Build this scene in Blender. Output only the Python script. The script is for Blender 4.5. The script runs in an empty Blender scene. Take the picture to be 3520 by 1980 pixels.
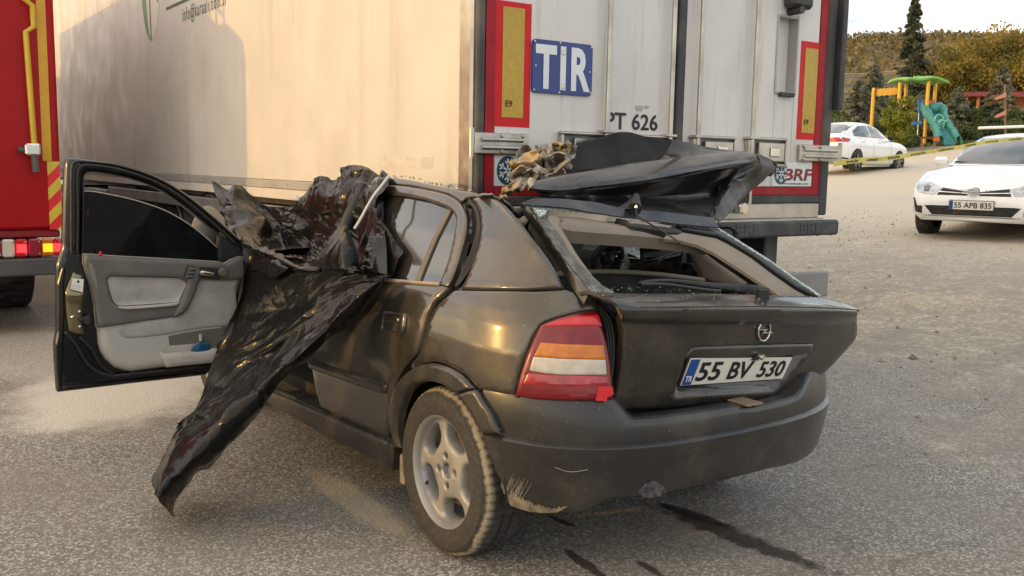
import bpy, math, random
import numpy as np
from mathutils import Vector, Matrix, noise
from mathutils.geometry import delaunay_2d_cdt
random.seed(7); rng = np.random.default_rng(11)
sc = bpy.context.scene
COL = sc.collection
R = math.radians

# ------------------------------------------------------------------ camera
CAM = np.array([-2.516, -2.8368, 1.3919]); YAW, PIT, ROL, FPX = 0.61070, 0.12604, 0.01805, 3270.17
_fw = np.array([math.sin(YAW)*math.cos(PIT), math.cos(YAW)*math.cos(PIT), -math.sin(PIT)])
_rt = np.array([math.cos(YAW), -math.sin(YAW), 0.0]); _up = np.cross(_rt, _fw)
RT = math.cos(ROL)*_rt + math.sin(ROL)*_up; UP = -math.sin(ROL)*_rt + math.cos(ROL)*_up; FW = _fw
cd = bpy.data.cameras.new('camera'); co = bpy.data.objects.new('camera', cd); COL.objects.link(co)
cd.sensor_width = 36; cd.lens = FPX/3520*36; cd.clip_start = .05; cd.clip_end = 6000
M = Matrix([(RT[0], UP[0], -FW[0], CAM[0]), (RT[1], UP[1], -FW[1], CAM[1]), (RT[2], UP[2], -FW[2], CAM[2]), (0, 0, 0, 1)])
co.matrix_world = M
sc.camera = co

# ------------------------------------------------------------------ sky, sun, exposure
SUN_EL = R(9.5); SUN_AZ = math.atan2(-1.0, .40)          # sun stands to the left and ahead
sundir = Vector((math.sin(SUN_AZ)*math.cos(SUN_EL), math.cos(SUN_AZ)*math.cos(SUN_EL), math.sin(SUN_EL)))
w = bpy.data.worlds.new('World'); sc.world = w; w.use_nodes = True
nt = w.node_tree; nt.nodes.clear()
N = nt.nodes.new; LK = nt.links.new
sky = N('ShaderNodeTexSky'); sky.sky_type = 'NISHITA'; sky.sun_disc = False
sky.sun_elevation = SUN_EL; sky.sun_rotation = SUN_AZ % (2*math.pi); sky.altitude = 300; sky.air_density = 1.0; sky.dust_density = 1.6
tc = N('ShaderNodeTexCoord'); sep = N('ShaderNodeSeparateXYZ'); LK(tc.outputs['Generated'], sep.inputs[0])
# broken cloud layer: project the view direction on a flat cloud base
zz = N('ShaderNodeMath'); zz.operation = 'MAXIMUM'; LK(sep.outputs['Z'], zz.inputs[0]); zz.inputs[1].default_value = 0.0
za = N('ShaderNodeMath'); za.operation = 'ADD'; LK(zz.outputs[0], za.inputs[0]); za.inputs[1].default_value = .10
dv = N('ShaderNodeVectorMath'); dv.operation = 'DIVIDE'; LK(tc.outputs['Generated'], dv.inputs[0]); LK(za.outputs[0], dv.inputs[1])
nz = N('ShaderNodeTexNoise'); nz.inputs['Scale'].default_value = .62; nz.inputs['Detail'].default_value = 7; nz.inputs['Roughness'].default_value = .56
mpv = N('ShaderNodeMapping'); mpv.inputs['Location'].default_value = (3.3, 7.1, 0); LK(dv.outputs[0], mpv.inputs[0]); LK(mpv.outputs[0], nz.inputs['Vector'])
rp = N('ShaderNodeValToRGB'); rp.color_ramp.elements[0].position = .27; rp.color_ramp.elements[1].position = .50
LK(nz.outputs['Fac'], rp.inputs['Fac'])
n2 = N('ShaderNodeTexNoise'); n2.inputs['Scale'].default_value = 1.5; n2.inputs['Detail'].default_value = 5; LK(mpv.outputs[0], n2.inputs['Vector'])
cr = N('ShaderNodeValToRGB'); e = cr.color_ramp.elements
e[0].position = .44; e[0].color = (1.75, 1.9, 2.15, 1); e[1].position = .74; e[1].color = (5.6, 5.2, 4.7, 1)
LK(n2.outputs['Fac'], cr.inputs['Fac'])
# clouds near the low sun take its colour
dt = N('ShaderNodeVectorMath'); dt.operation = 'DOT_PRODUCT'; LK(tc.outputs['Generated'], dt.inputs[0]); dt.inputs[1].default_value = sundir
wr = N('ShaderNodeMapRange'); wr.interpolation_type = 'SMOOTHSTEP'; LK(dt.outputs['Value'], wr.inputs[0]); wr.inputs[1].default_value = .1; wr.inputs[2].default_value = 1.0; wr.inputs[4].default_value = .5
wm = N('ShaderNodeMixRGB'); LK(wr.outputs[0], wm.inputs['Fac']); LK(cr.outputs[0], wm.inputs[1]); wm.inputs[2].default_value = (6.4, 4.8, 2.9, 1)
mx = N('ShaderNodeMixRGB'); LK(rp.outputs['Color'], mx.inputs['Fac']); LK(sky.outputs[0], mx.inputs[1]); LK(wm.outputs[0], mx.inputs[2])
bg = N('ShaderNodeBackground'); bg.inputs['Strength'].default_value = .15; LK(mx.outputs[0], bg.inputs['Color'])
wo = N('ShaderNodeOutputWorld'); LK(bg.outputs[0], wo.inputs['Surface'])
sl = bpy.data.lights.new('sun', 'SUN'); sl.energy = 2.0; sl.angle = R(.6); sl.color = (.285, .163, .039)
so = bpy.data.objects.new('sun', sl); COL.objects.link(so)
so.rotation_euler = sundir.to_track_quat('Z', 'Y').to_euler()
sc.view_settings.view_transform = 'Standard'; sc.view_settings.look = 'None'
sc.view_settings.gamma = 1; sc.view_settings.use_curve_mapping = False
sc.view_settings.exposure = 1.56

# ------------------------------------------------------------------ helpers: tracing from the photograph to the places things stand
def rays(px):
    px = np.asarray(px, float).reshape(-1, 2)
    return FW + np.outer((px[:, 0]-1760)/FPX, RT) - np.outer((px[:, 1]-990)/FPX, UP)
def on_plane(px, o, n):
    d = rays(px); o = np.asarray(o, float); n = np.asarray(n, float)
    t = ((o-CAM)@n)/(d@n); return CAM + d*t[:, None]
def atX(px, X): return on_plane(px, (X, 0, 0), (1, 0, 0))
def atY(px, Y): return on_plane(px, (0, Y, 0), (0, 1, 0))
def atZ(px, Z=0.0): return on_plane(px, (0, 0, Z), (0, 0, 1))
def at(x, y, Y): return atY([(x, y)], Y)[0]
def far(x, depth, y=600):
    d = rays([(x, y)])[0]; return CAM + d*depth
def zm(ox, oy, k=.375):
    def f(*pts): return [(ox+k*x, oy+k*y) for x, y in pts]
    return f
zA = zm(150, 500); zB = zm(150, 900); zC = zm(650, 550); zD = zm(450, 1300); zE = zm(1700, 430); zG = zm(1950, 700)
z1 = zm(1240, 640); z2 = zm(800, 900); z3 = zm(1600, 1000); z4 = zm(2100, 900); z5 = zm(1300, 1250); z6 = zm(2000, 1300)
zR = zm(1500, 0, .5452); zS = zm(0, 0, .46584); zW = zm(0, 0, 1.36646); zT = zm(2840, 180, .26398); zV = zm(2700, 0, .5659); zF = zm(0, 700, .26222)

def hits(px, f, t0=1.2, t1=9.0, step=.02):
    """first point along each view ray where f turns negative"""
    d = rays(px); n = len(d); ts = np.arange(t0, t1, step)
    lo = np.full(n, np.nan); bestv = np.full(n, 1e9); bestt = np.zeros(n); prev = None; done = np.zeros(n, bool)
    for t in ts:
        v = f(CAM + d*t)
        b = (np.abs(v) < bestv) & ~done; bestv[b] = np.abs(v)[b]; bestt[b] = t
        if prev is not None:
            c = (~done) & (prev > 0) & (v <= 0); lo[c] = t-step; done |= c
        prev = v
        if done.all(): break
    a = np.where(done, lo, bestt); bb = np.where(done, lo+step, bestt)
    for _ in range(22):
        m = (a+bb)/2; v = f(CAM + d*m[:, None]); p = v > 0
        a = np.where(p & done, m, a); bb = np.where(~p & done, m, bb)
    return CAM + d*bb[:, None]
def grad(f, P, h=1e-3):
    g = np.stack([(f(P+np.eye(3)[k]*h)-f(P-np.eye(3)[k]*h)) for k in range(3)], 1)
    return g/np.maximum(np.linalg.norm(g, axis=1), 1e-9)[:, None]

# ------------------------------------------------------------------ helpers: meshes
def link(name, me, parent=None, mat=None, smooth=True):
    for m in (mat if isinstance(mat, (list, tuple)) else [mat] if mat else []): me.materials.append(m)
    if smooth and len(me.polygons): me.polygons.foreach_set('use_smooth', [True]*len(me.polygons))
    o = bpy.data.objects.new(name, me); COL.objects.link(o)
    if parent: o.parent = parent
    return o
def mk(name, v, f, mat=None, parent=None, smooth=True):
    me = bpy.data.meshes.new(name); me.from_pydata([tuple(map(float, p)) for p in v], [], [tuple(map(int, q)) for q in f]); me.update()
    return link(name, me, parent, mat, smooth)
def tag(o, label=None, cat=None, group=None, kind=None):
    if label: o['label'] = label
    if cat: o['category'] = cat
    if group: o['group'] = group
    if kind: o['kind'] = kind
    return o
def thing(name, label, cat, loc=(0, 0, 0), rz=0, group=None):
    o = bpy.data.objects.new(name, None); COL.objects.link(o); o.location = loc; o.rotation_euler = (0, 0, rz)
    o.empty_display_size = .1
    return tag(o, label, cat, group)
def flat(o, ang=35):
    me = o.data
    try: me.set_sharp_from_angle(angle=R(ang))
    except Exception: pass
    return o
class MB:
    """collects simple shapes into one mesh"""
    def __init__(s): s.v = []; s.f = []
    def add(s, v, f):
        b = len(s.v); s.v += [tuple(map(float, p)) for p in v]; s.f += [tuple(b+i for i in q) for q in f]; return s
    def box(s, x0, x1, y0, y1, z0, z1, bev=0.0):
        x0, x1 = min(x0, x1), max(x0, x1); y0, y1 = min(y0, y1), max(y0, y1); z0, z1 = min(z0, z1), max(z0, z1)
        b = min(bev, (x1-x0)*.45, (y1-y0)*.45, (z1-z0)*.45)
        if b <= 0:
            v = [(x, y, z) for z in (z0, z1) for x, y in ((x0, y0), (x1, y0), (x1, y1), (x0, y1))]
            return s.add(v, [(3, 2, 1, 0), (4, 5, 6, 7), (0, 1, 5, 4), (1, 2, 6, 5), (2, 3, 7, 6), (3, 0, 4, 7)])
        v = []; idx = {}
        for ix, X in enumerate((x0, x1)):
            for iy, Y in enumerate((y0, y1)):
                for iz, Z in enumerate((z0, z1)):
                    sx, sy, sz = (1-2*ix)*b, (1-2*iy)*b, (1-2*iz)*b
                    idx[ix, iy, iz, 'x'] = len(v); v.append((X, Y+sy, Z+sz))
                    idx[ix, iy, iz, 'y'] = len(v); v.append((X+sx, Y, Z+sz))
                    idx[ix, iy, iz, 'z'] = len(v); v.append((X+sx, Y+sy, Z))
        f = []
        for a in (0, 1):
            f.append([idx[a, j, k, 'x'] for j, k in ((0, 0), (1, 0), (1, 1), (0, 1))][::1 if a else -1])
            f.append([idx[j, a, k, 'y'] for j, k in ((0, 0), (0, 1), (1, 1), (1, 0))][::1 if a else -1])
            f.append([idx[j, k, a, 'z'] for j, k in ((0, 0), (1, 0), (1, 1), (0, 1))][::1 if a else -1])
        for a in (0, 1):
            for c in (0, 1):
                f.append([idx[a, c, 0, 'x'], idx[a, c, 1, 'x'], idx[a, c, 1, 'y'], idx[a, c, 0, 'y']])
                f.append([idx[a, 0, c, 'x'], idx[a, 1, c, 'x'], idx[a, 1, c, 'z'], idx[a, 0, c, 'z']])
                f.append([idx[0, a, c, 'y'], idx[1, a, c, 'y'], idx[1, a, c, 'z'], idx[0, a, c, 'z']])
                for k in (0, 1): f.append([idx[a, c, k, 'x'], idx[a, c, k, 'y'], idx[a, c, k, 'z']])
        return s.add(v, f)
    def tube(s, pts, r, n=8, cap=True):
        pts = [Vector(p) for p in pts]; m = len(pts); rr = r if isinstance(r, (list, tuple)) else [r]*m
        v = []; prevu = None
        for i, p in enumerate(pts):
            t = (pts[min(i+1, m-1)]-pts[max(i-1, 0)])
            if t.length < 1e-9: t = Vector((0, 0, 1))
            t.normalize()
            a = prevu if prevu is not None else (Vector((0, 0, 1)) if abs(t.z) < .9 else Vector((1, 0, 0)))
            u = (a - t*a.dot(t)); u.normalize(); prevu = u; q = t.cross(u)
            for k in range(n):
                an = 2*math.pi*k/n; v.append(p+(u*math.cos(an)+q*math.sin(an))*rr[i])
        f = [(i*n+k, i*n+(k+1) % n, (i+1)*n+(k+1) % n, (i+1)*n+k) for i in range(m-1) for k in range(n)]
        if cap: f += [tuple(range(n))[::-1], tuple((m-1)*n+k for k in range(n))]
        return s.add(v, f)
    def prism(s, poly, axis, a, b):
        """closed 2D outline pushed along an axis from a to b"""
        n = len(poly)
        def P(p, t): return {'x': (t, p[0], p[1]), 'y': (p[0], t, p[1]), 'z': (p[0], p[1], t)}[axis]
        v = [P(p, a) for p in poly]+[P(p, b) for p in poly]
        f = [tuple(range(n)), tuple(range(2*n-1, n-1, -1))]+[(i, i+n, (i+1) % n+n, (i+1) % n) for i in range(n)]
        return s.add(v, f)
    def lathe(s, prof, c, axis='x', n=48, closed=False):
        """profile of (radius, offset along axis)"""
        v = []
        for r_, o_ in prof:
            for k in range(n):
                a = 2*math.pi*k/n; p, q = r_*math.cos(a), r_*math.sin(a)
                v.append({'x': (c[0]+o_, c[1]+p, c[2]+q), 'y': (c[0]+p, c[1]+o_, c[2]+q), 'z': (c[0]+p, c[1]+q, c[2]+o_)}[axis])
        m = len(prof)
        f = [(i*n+k, i*n+(k+1) % n, (i+1)*n+(k+1) % n, (i+1)*n+k) for i in range(m-1) for k in range(n)]
        return s.add(v, f)
    def quad(s, a, b, c, d): return s.add([a, b, c, d], [(0, 1, 2, 3)])
    def build(s, name, mat=None, parent=None, smooth=False, sharp=None):
        o = mk(name, s.v, s.f, mat, parent, smooth or sharp is not None)
        if sharp is not None: flat(o, sharp)
        return o
def box(name, dims, mat, parent=None, bev=0.0):
    return MB().box(*dims, bev=bev).build(name, mat, parent)

def densify(poly, step, closed=True):
    out = []; n = len(poly)
    for i in range(n if closed else n-1):
        a = np.array(poly[i], float); b = np.array(poly[(i+1) % n], float); k = max(1, int(np.ceil(np.linalg.norm(b-a)/step)))
        out += [tuple(a+(b-a)*j/k) for j in range(k)]
    if not closed: out.append(tuple(map(float, poly[-1])))
    return out
def curve(pts, k=6, closed=False):
    """smooth curve through the points"""
    p = [np.array(q, float) for q in pts]; n = len(p); out = []
    for i in range(n if closed else n-1):
        if closed: a, b, c, d = p[(i-1) % n], p[i], p[(i+1) % n], p[(i+2) % n]
        else: a, b, c, d = p[max(i-1, 0)], p[i], p[i+1], p[min(i+2, n-1)]
        for j in range(k):
            t = j/k
            out.append(tuple(.5*((2*b)+(-a+c)*t+(2*a-5*b+4*c-d)*t*t+(-a+3*b-3*c+d)*t**3)))
    if not closed: out.append(tuple(p[-1]))
    return out
def inside(P, poly):
    P = np.asarray(P, float); x, y = P[:, 0], P[:, 1]; r = np.zeros(len(P), bool); n = len(poly)
    for i in range(n):
        (xa, ya), (xb, yb) = poly[i], poly[(i+1) % n]
        if ya == yb: continue
        c = ((ya > y) != (yb > y)) & (x < (xb-xa)*(y-ya)/(yb-ya)+xa); r ^= c
    return r
def edge_dist(P, poly):
    P = np.asarray(P, float); d = np.full(len(P), 1e9); n = len(poly)
    for i in range(n):
        a = np.array(poly[i]); b = np.array(poly[(i+1) % n]); ab = b-a; L = ab@ab
        t = np.clip(((P-a)@ab)/max(L, 1e-12), 0, 1); d = np.minimum(d, np.linalg.norm(P-(a+np.outer(t, ab)), axis=1))
    return d
def inset_ring(loop, d, want_inside=True):
    """a row of points at a distance d inside a closed outline"""
    P = np.array(loop); nx, pv = np.roll(P, -1, 0), np.roll(P, 1, 0); t = nx-pv; L = np.linalg.norm(t, axis=1); t /= np.maximum(L, 1e-9)[:, None]
    area = .5*np.sum(P[:, 0]*nx[:, 1]-nx[:, 0]*P[:, 1]); s = (1 if area > 0 else -1)*(1 if want_inside else -1)
    return P+np.stack([-t[:, 1], t[:, 0]], 1)*s*d
def fill(poly, step, holes=(), ring=0.0):
    """triangulated outline with an even spread of inner points"""
    outer = densify(poly, step); hs = [densify(h, step) for h in holes]
    P = np.array(outer); x0, y0 = P.min(0); x1, y1 = P.max(0)
    gx, gy = np.meshgrid(np.arange(x0+step/2, x1, step), np.arange(y0+step/2, y1, step*.866))
    gx = gx+(np.arange(gx.shape[0]) % 2)[:, None]*step/2
    G = np.stack([gx.ravel(), gy.ravel()], 1)
    def ok(Q, m):
        if not len(Q): return Q
        k = inside(Q, outer) & (edge_dist(Q, outer) > m)
        for h in hs: k &= ~inside(Q, h) & (edge_dist(Q, h) > m)
        return Q[k]
    pts = list(outer); E = [(i, (i+1) % len(outer)) for i in range(len(outer))]
    for h in hs: b = len(pts); pts += h; E += [(b+i, b+(i+1) % len(h)) for i in range(len(h))]
    if ring:
        for fr in (.42, 1.0):
            for l, ins in [(outer, True)]+[(h, False) for h in hs]: pts += [tuple(q) for q in ok(inset_ring(l, ring*fr, ins), ring*fr*.93)]
        G = ok(G, ring+step*.45)
    else: G = ok(G, step*.45)
    pts += [tuple(g) for g in G]
    r = delaunay_2d_cdt([Vector(p) for p in pts], E, [], 0, 1e-6)
    V = np.array([tuple(p) for p in r[0]]); T = np.array([tuple(f) for f in r[2] if len(f) == 3])
    c = V[T].mean(1); k = inside(c, outer)
    for h in hs: k &= ~inside(c, h)
    return V, [tuple(map(int, t)) for t in T[k]], [outer]+hs
def shell(V3, T, nrm, thick):
    """gives a sheet a thickness behind it"""
    n = len(V3); back = V3-nrm*thick
    cnt = {}
    for t in T:
        for i in range(len(t)):
            a, b = t[i], t[(i+1) % len(t)]; cnt.setdefault((min(a, b), max(a, b)), []).append((a, b))
    F = [tuple(t) for t in T]+[tuple(i+n for i in t[::-1]) for t in T]
    for e_ in cnt.values():
        if len(e_) == 1: a, b = e_[0]; F.append((b, a, a+n, b+n))
    return np.vstack([V3, back]), F
def orient(V3, T, nrm):
    T2 = []
    for t in T:
        a, b, c = V3[t[0]], V3[t[1]], V3[t[2]]
        T2.append(t if np.cross(b-a, c-a)@nrm[t[0]] > 0 else t[::-1])
    return T2
def panel(name, poly, surf, mat, parent=None, thick=.012, step=16, holes=(), off=0.0, roll=0.0, rollw=14, dent=None, sharp=40):
    """sheet with the traced outline lying on a surface; the rim is rolled back"""
    V, T, loops = fill(poly, step, holes, rollw if roll else 0)
    if isinstance(surf, tuple): P = on_plane(V, surf[0], surf[1]); nr = np.tile(np.array(surf[1], float)/np.linalg.norm(surf[1]), (len(P), 1)); flip = -np.sign(((P-CAM)*nr).sum(1)); nr = nr*flip[:, None]
    else: P = hits(V, surf); nr = grad(surf, P)
    P = P+nr*off
    if roll:
        d = np.full(len(V), 1e9)
        for l in loops: d = np.minimum(d, edge_dist(V, l))
        tt = np.clip(1-d/rollw, 0, 1); P = P-nr*(roll*tt**2)[:, None]
    if dent is not None: P = P+nr*dent(V, P)[:, None]
    T = orient(P, T, nr)
    v, f = shell(P, T, nr, thick)
    o = mk(name, v, f, mat, parent); flat(o, sharp); return o
def resamp(pts, n):
    p = np.array(pts, float); L = np.r_[0, np.cumsum(np.linalg.norm(np.diff(p, axis=0), axis=1))]; L /= L[-1]
    t = np.linspace(0, 1, n); return np.stack([np.interp(t, L, p[:, k]) for k in range(p.shape[1])], 1)
def loft(rows, nu, nv, smooth=True):
    """surface through rows of 3D points"""
    rs = [resamp(curve(r_, 8) if len(r_) > 2 else r_, nu) for r_ in rows]
    if len(rs) > 2:
        cols = [resamp(curve([r_[i] for r_ in rs], 8), nv) for i in range(nu)]
    else: cols = [resamp([r_[i] for r_ in rs], nv) for i in range(nu)]
    G = np.array(cols)                    # nu x nv x 3
    V = G.reshape(-1, 3); F = [(i*nv+j, (i+1)*nv+j, (i+1)*nv+j+1, i*nv+j+1) for i in range(nu-1) for j in range(nv-1)]
    return G, V, F
def vnormals(V, F):
    n = np.zeros_like(V)
    for f in F:
        c = np.cross(V[f[1]]-V[f[0]], V[f[2]]-V[f[0]])
        for i in f: n[i] += c
    return n/np.maximum(np.linalg.norm(n, axis=1), 1e-12)[:, None]
def tri_count(): return sum(len(o.data.polygons) for o in bpy.data.objects if o.type == 'MESH')
def text(name, s, o, u, v, mat, parent, width=None, height=None, depth=.002, bold=0.0, shear=0.0, anchor='bl', space=1.0):
    """lettering in relief: o is the lower left corner, u runs along the line, v upwards"""
    cu = bpy.data.curves.new('lettering', 'FONT'); cu.body = s; cu.size = 1; cu.extrude = .001; cu.offset = bold; cu.resolution_u = 3; cu.space_character = space
    ob = bpy.data.objects.new('lettering', cu); COL.objects.link(ob)
    dg = bpy.context.evaluated_depsgraph_get(); me = bpy.data.meshes.new_from_object(ob.evaluated_get(dg))
    bpy.data.objects.remove(ob); bpy.data.curves.remove(cu)
    c = np.zeros(len(me.vertices)*3); me.vertices.foreach_get('co', c); c = c.reshape(-1, 3)
    lo, hi = c.min(0), c.max(0); wd, ht = hi[0]-lo[0], hi[1]-lo[1]
    kx = width/wd if width else height/ht; ky = height/ht if height else width/wd
    a = (c[:, 0]-lo[0])*kx; b = (c[:, 1]-lo[1])*ky; a = a+shear*b; d = (c[:, 2] > 0)*depth+.0004
    u = np.array(u, float); u /= np.linalg.norm(u); v = np.array(v, float); v = v-u*(v@u); v /= np.linalg.norm(v); n = np.cross(u, v)
    if anchor == 'c': a -= (wd*kx)/2; b -= (ht*ky)/2
    P = np.array(o, float)+np.outer(a, u)+np.outer(b, v)+np.outer(d, n)
    me.vertices.foreach_set('co', P.ravel()); me.update(); me.name = name
    return link(name, me, parent, mat, False)
# ------------------------------------------------------------------ materials
def nodes(name):
    m = bpy.data.materials.new(name); m.use_nodes = True; t = m.node_tree; b = t.nodes['Principled BSDF']; return m, t, b
def rgb(c): return (c[0], c[1], c[2], 1)
def mixc(t, fac, a, b, blend='MIX'):
    n = t.nodes.new('ShaderNodeMixRGB'); n.blend_type = blend
    for i, x in enumerate((fac, a, b)):
        if hasattr(x, 'links'): t.links.new(x, n.inputs[i])
        else: n.inputs[i].default_value = x if i == 0 else rgb(x)
    return n.outputs[0]
def noise_n(t, scale, detail=4, rough=.55, coord='Object', stretch=None, dist=0):
    c = t.nodes.new('ShaderNodeTexCoord'); n = t.nodes.new('ShaderNodeTexNoise'); v = c.outputs[coord]
    if stretch:
        mp = t.nodes.new('ShaderNodeMapping'); mp.inputs['Scale'].default_value = stretch; t.links.new(v, mp.inputs[0]); v = mp.outputs[0]
    t.links.new(v, n.inputs['Vector']); n.inputs['Scale'].default_value = scale; n.inputs['Detail'].default_value = detail
    n.inputs['Roughness'].default_value = rough; n.inputs['Distortion'].default_value = dist
    return n.outputs['Fac']
def ramp(t, v, a, b, ca=0.0, cb=1.0):
    r = t.nodes.new('ShaderNodeMapRange'); t.links.new(v, r.inputs[0]); r.interpolation_type = 'SMOOTHSTEP'
    for i, x in zip((1, 2, 3, 4), (a, b, ca, cb)): r.inputs[i].default_value = x
    return r.outputs[0]
def mathn(t, op, a, b=None):
    n = t.nodes.new('ShaderNodeMath'); n.operation = op
    for i, x in enumerate((a, b)):
        if x is None: continue
        if hasattr(x, 'links'): t.links.new(x, n.inputs[i])
        else: n.inputs[i].default_value = x
    return n.outputs[0]
def pm(name, col, rough=.5, metal=0.0, coat=0.0, coatr=.05, var=.12, vs=4, dirt=None, ds=2.5, da=.35, dlo=.45, dhi=.75, bump=0.0, bs=150, spec=.5,
       trans=0.0, alpha=1.0, streak=None, sheen=0, specks=None, rvar=.12):
    m, t, b = nodes(name)
    dark = tuple(c*(1-var) for c in col); lite = tuple(min(1, c*(1+var)) for c in col)
    c = mixc(t, ramp(t, noise_n(t, vs, 5), .3, .7), dark, lite)
    r = mathn(t, 'ADD', ramp(t, noise_n(t, vs*2.3, 5), .3, .7, -rvar*rough, rvar*rough), rough)
    mt = None
    if dirt:
        f = mathn(t, 'MULTIPLY', ramp(t, noise_n(t, ds, 7, .65), dlo, dhi), da)
        c = mixc(t, f, c, dirt); r = mathn(t, 'ADD', r, mathn(t, 'MULTIPLY', f, .45)); r = mathn(t, 'MINIMUM', r, 1.0)
        if metal: mt = mathn(t, 'SUBTRACT', metal, mathn(t, 'MULTIPLY', f, metal))
        if coat: t.links.new(mathn(t, 'MULTIPLY', mathn(t, 'SUBTRACT', 1.0, f), coat), b.inputs['Coat Weight'])
    if streak:
        f = mathn(t, 'MULTIPLY', ramp(t, noise_n(t, streak[1], 5, .6, stretch=streak[2]), .5, .8), streak[3]); c = mixc(t, f, c, streak[0])
    if specks:
        f = ramp(t, noise_n(t, specks[1], 2, .5), specks[2], specks[2]+.03); c = mixc(t, f, c, specks[0])
    t.links.new(c, b.inputs['Base Color']); t.links.new(r, b.inputs['Roughness'])
    if mt is not None: t.links.new(mt, b.inputs['Metallic'])
    else: b.inputs['Metallic'].default_value = metal
    if coat and not dirt: b.inputs['Coat Weight'].default_value = coat
    b.inputs['Coat Roughness'].default_value = coatr; b.inputs['Specular IOR Level'].default_value = spec
    b.inputs['Transmission Weight'].default_value = trans; b.inputs['Alpha'].default_value = alpha
    if bump:
        n = t.nodes.new('ShaderNodeBump'); n.inputs['Strength'].default_value = bump; n.inputs['Distance'].default_value = .004
        t.links.new(noise_n(t, bs, 4, .6), n.inputs['Height']); t.links.new(n.outputs[0], b.inputs['Normal'])
    return m
def emis(name, col, st, base=None):
    m, t, b = nodes(name); b.inputs['Base Color'].default_value = rgb(base or col); b.inputs['Roughness'].default_value = .25
    b.inputs['Emission Color'].default_value = rgb(col); b.inputs['Emission Strength'].default_value = st; return m
DUST = (.30, .25, .18)
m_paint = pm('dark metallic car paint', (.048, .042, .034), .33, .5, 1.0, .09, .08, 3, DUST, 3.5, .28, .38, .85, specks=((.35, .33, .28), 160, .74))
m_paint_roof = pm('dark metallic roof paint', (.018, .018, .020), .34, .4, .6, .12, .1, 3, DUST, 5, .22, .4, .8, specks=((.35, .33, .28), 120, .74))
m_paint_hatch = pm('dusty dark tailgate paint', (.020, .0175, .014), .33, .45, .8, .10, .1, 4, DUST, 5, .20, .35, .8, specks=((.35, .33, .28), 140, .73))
m_plastic = pm('dark bumper plastic', (.019, .0185, .018), .36, .1, .40, .16, .1, 3, DUST, 4, .20, .4, .8, bump=.02, bs=600, specks=((.3, .28, .24), 150, .74))
m_black = pm('black rubber', (.009, .009, .009), .55, var=.2, dirt=DUST, ds=6, da=.07, bump=.1, bs=300)
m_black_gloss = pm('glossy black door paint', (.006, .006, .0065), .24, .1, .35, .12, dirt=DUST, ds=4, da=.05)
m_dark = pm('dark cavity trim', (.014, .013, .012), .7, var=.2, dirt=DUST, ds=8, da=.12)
m_beige = pm('beige interior trim', (.225, .192, .15), .65, var=.08, dirt=(.2, .16, .11), ds=5, da=.35, bump=.15, bs=400)
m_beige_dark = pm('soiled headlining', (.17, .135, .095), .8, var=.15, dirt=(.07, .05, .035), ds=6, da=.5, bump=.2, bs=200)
m_grey_hi = pm('grey door card fabric', (.36, .348, .318), .85, var=.1, vs=7, dirt=(.12, .105, .085), ds=6, da=.4, bump=.25, bs=700)
m_grey_lo = pm('light grey door card plastic', (.43, .412, .37), .55, var=.07, vs=5, dirt=(.12, .10, .08), ds=5, da=.35, bump=.12, bs=500)
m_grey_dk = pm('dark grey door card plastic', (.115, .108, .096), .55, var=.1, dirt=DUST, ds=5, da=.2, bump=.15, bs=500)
m_chrome = pm('bright metal', (.72, .70, .66), .18, 1, var=.06)
m_steel = pm('worn stainless steel', (.52, .49, .44), .34, 1, var=.12, dirt=(.22, .19, .15), ds=6, da=.4)
m_alloy = pm('silver alloy wheel', (.31, .312, .308), .45, .5, .15, .2, .08, 6, (.26, .22, .165), 9, .5, .3, .8)
m_tyre_far = pm('black tyre rubber', (.018, .017, .016), .75, var=.2, dirt=DUST, ds=8, da=.4, bump=.15, bs=120)
m_lens_red = pm('red lamp lens', (.17, .004, .008), .22, 0, .25, .04, .18, 14)
m_lens_red_hi = pm('bright red lamp lens', (.50, .014, .024), .22, 0, .25, .04, .12, 30)
m_lens_amber = pm('amber lamp lens', (.50, .155, .012), .22, 0, .25, .04, .15, 25)
m_lens_clear = pm('clear lamp lens', (.46, .43, .37), .22, 0, .25, .04, .12, 25)
m_tape_red = pm('bright red tape', (.50, .010, .014), .5, var=.05)
m_white = pm('white plate', (.78, .75, .68), .35, var=.03, dirt=(.4, .35, .27), ds=9, da=.15)
m_blue = pm('blue plate field', (.010, .075, .30), .4, var=.05)
m_ink = pm('black lettering', (.012, .012, .012), .5, var=.05)
m_glass_dark, _t, _b = nodes('dark tinted glass'); _b.inputs['Base Color'].default_value = (.008, .008, .009, 1); _b.inputs['Roughness'].default_value = .06
_b.inputs['Coat Weight'].default_value = .0; _b.inputs['Specular IOR Level'].default_value = .3
_mt = _t.nodes.new('ShaderNodeMixShader'); _tr = _t.nodes.new('ShaderNodeBsdfTransparent'); _tr.inputs[0].default_value = (.30, .29, .27, 1)
_mt.inputs[0].default_value = .80; _t.links.new(_tr.outputs[0], _mt.inputs[1]); _t.links.new(_b.outputs[0], _mt.inputs[2]); _t.links.new(_mt.outputs[0], _t.nodes['Material Output'].inputs['Surface'])
m_glass_mirror = pm('dusty dark side glass', (.018, .018, .017), .08, 0, 1, .03, .1, 3, DUST, 3, .12, .3, .9)
m_glass_car = pm('parked car glass', (.035, .04, .045), .06, 0, 1, .02, .05, 2, (.2, .2, .19), 3, .3)
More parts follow.
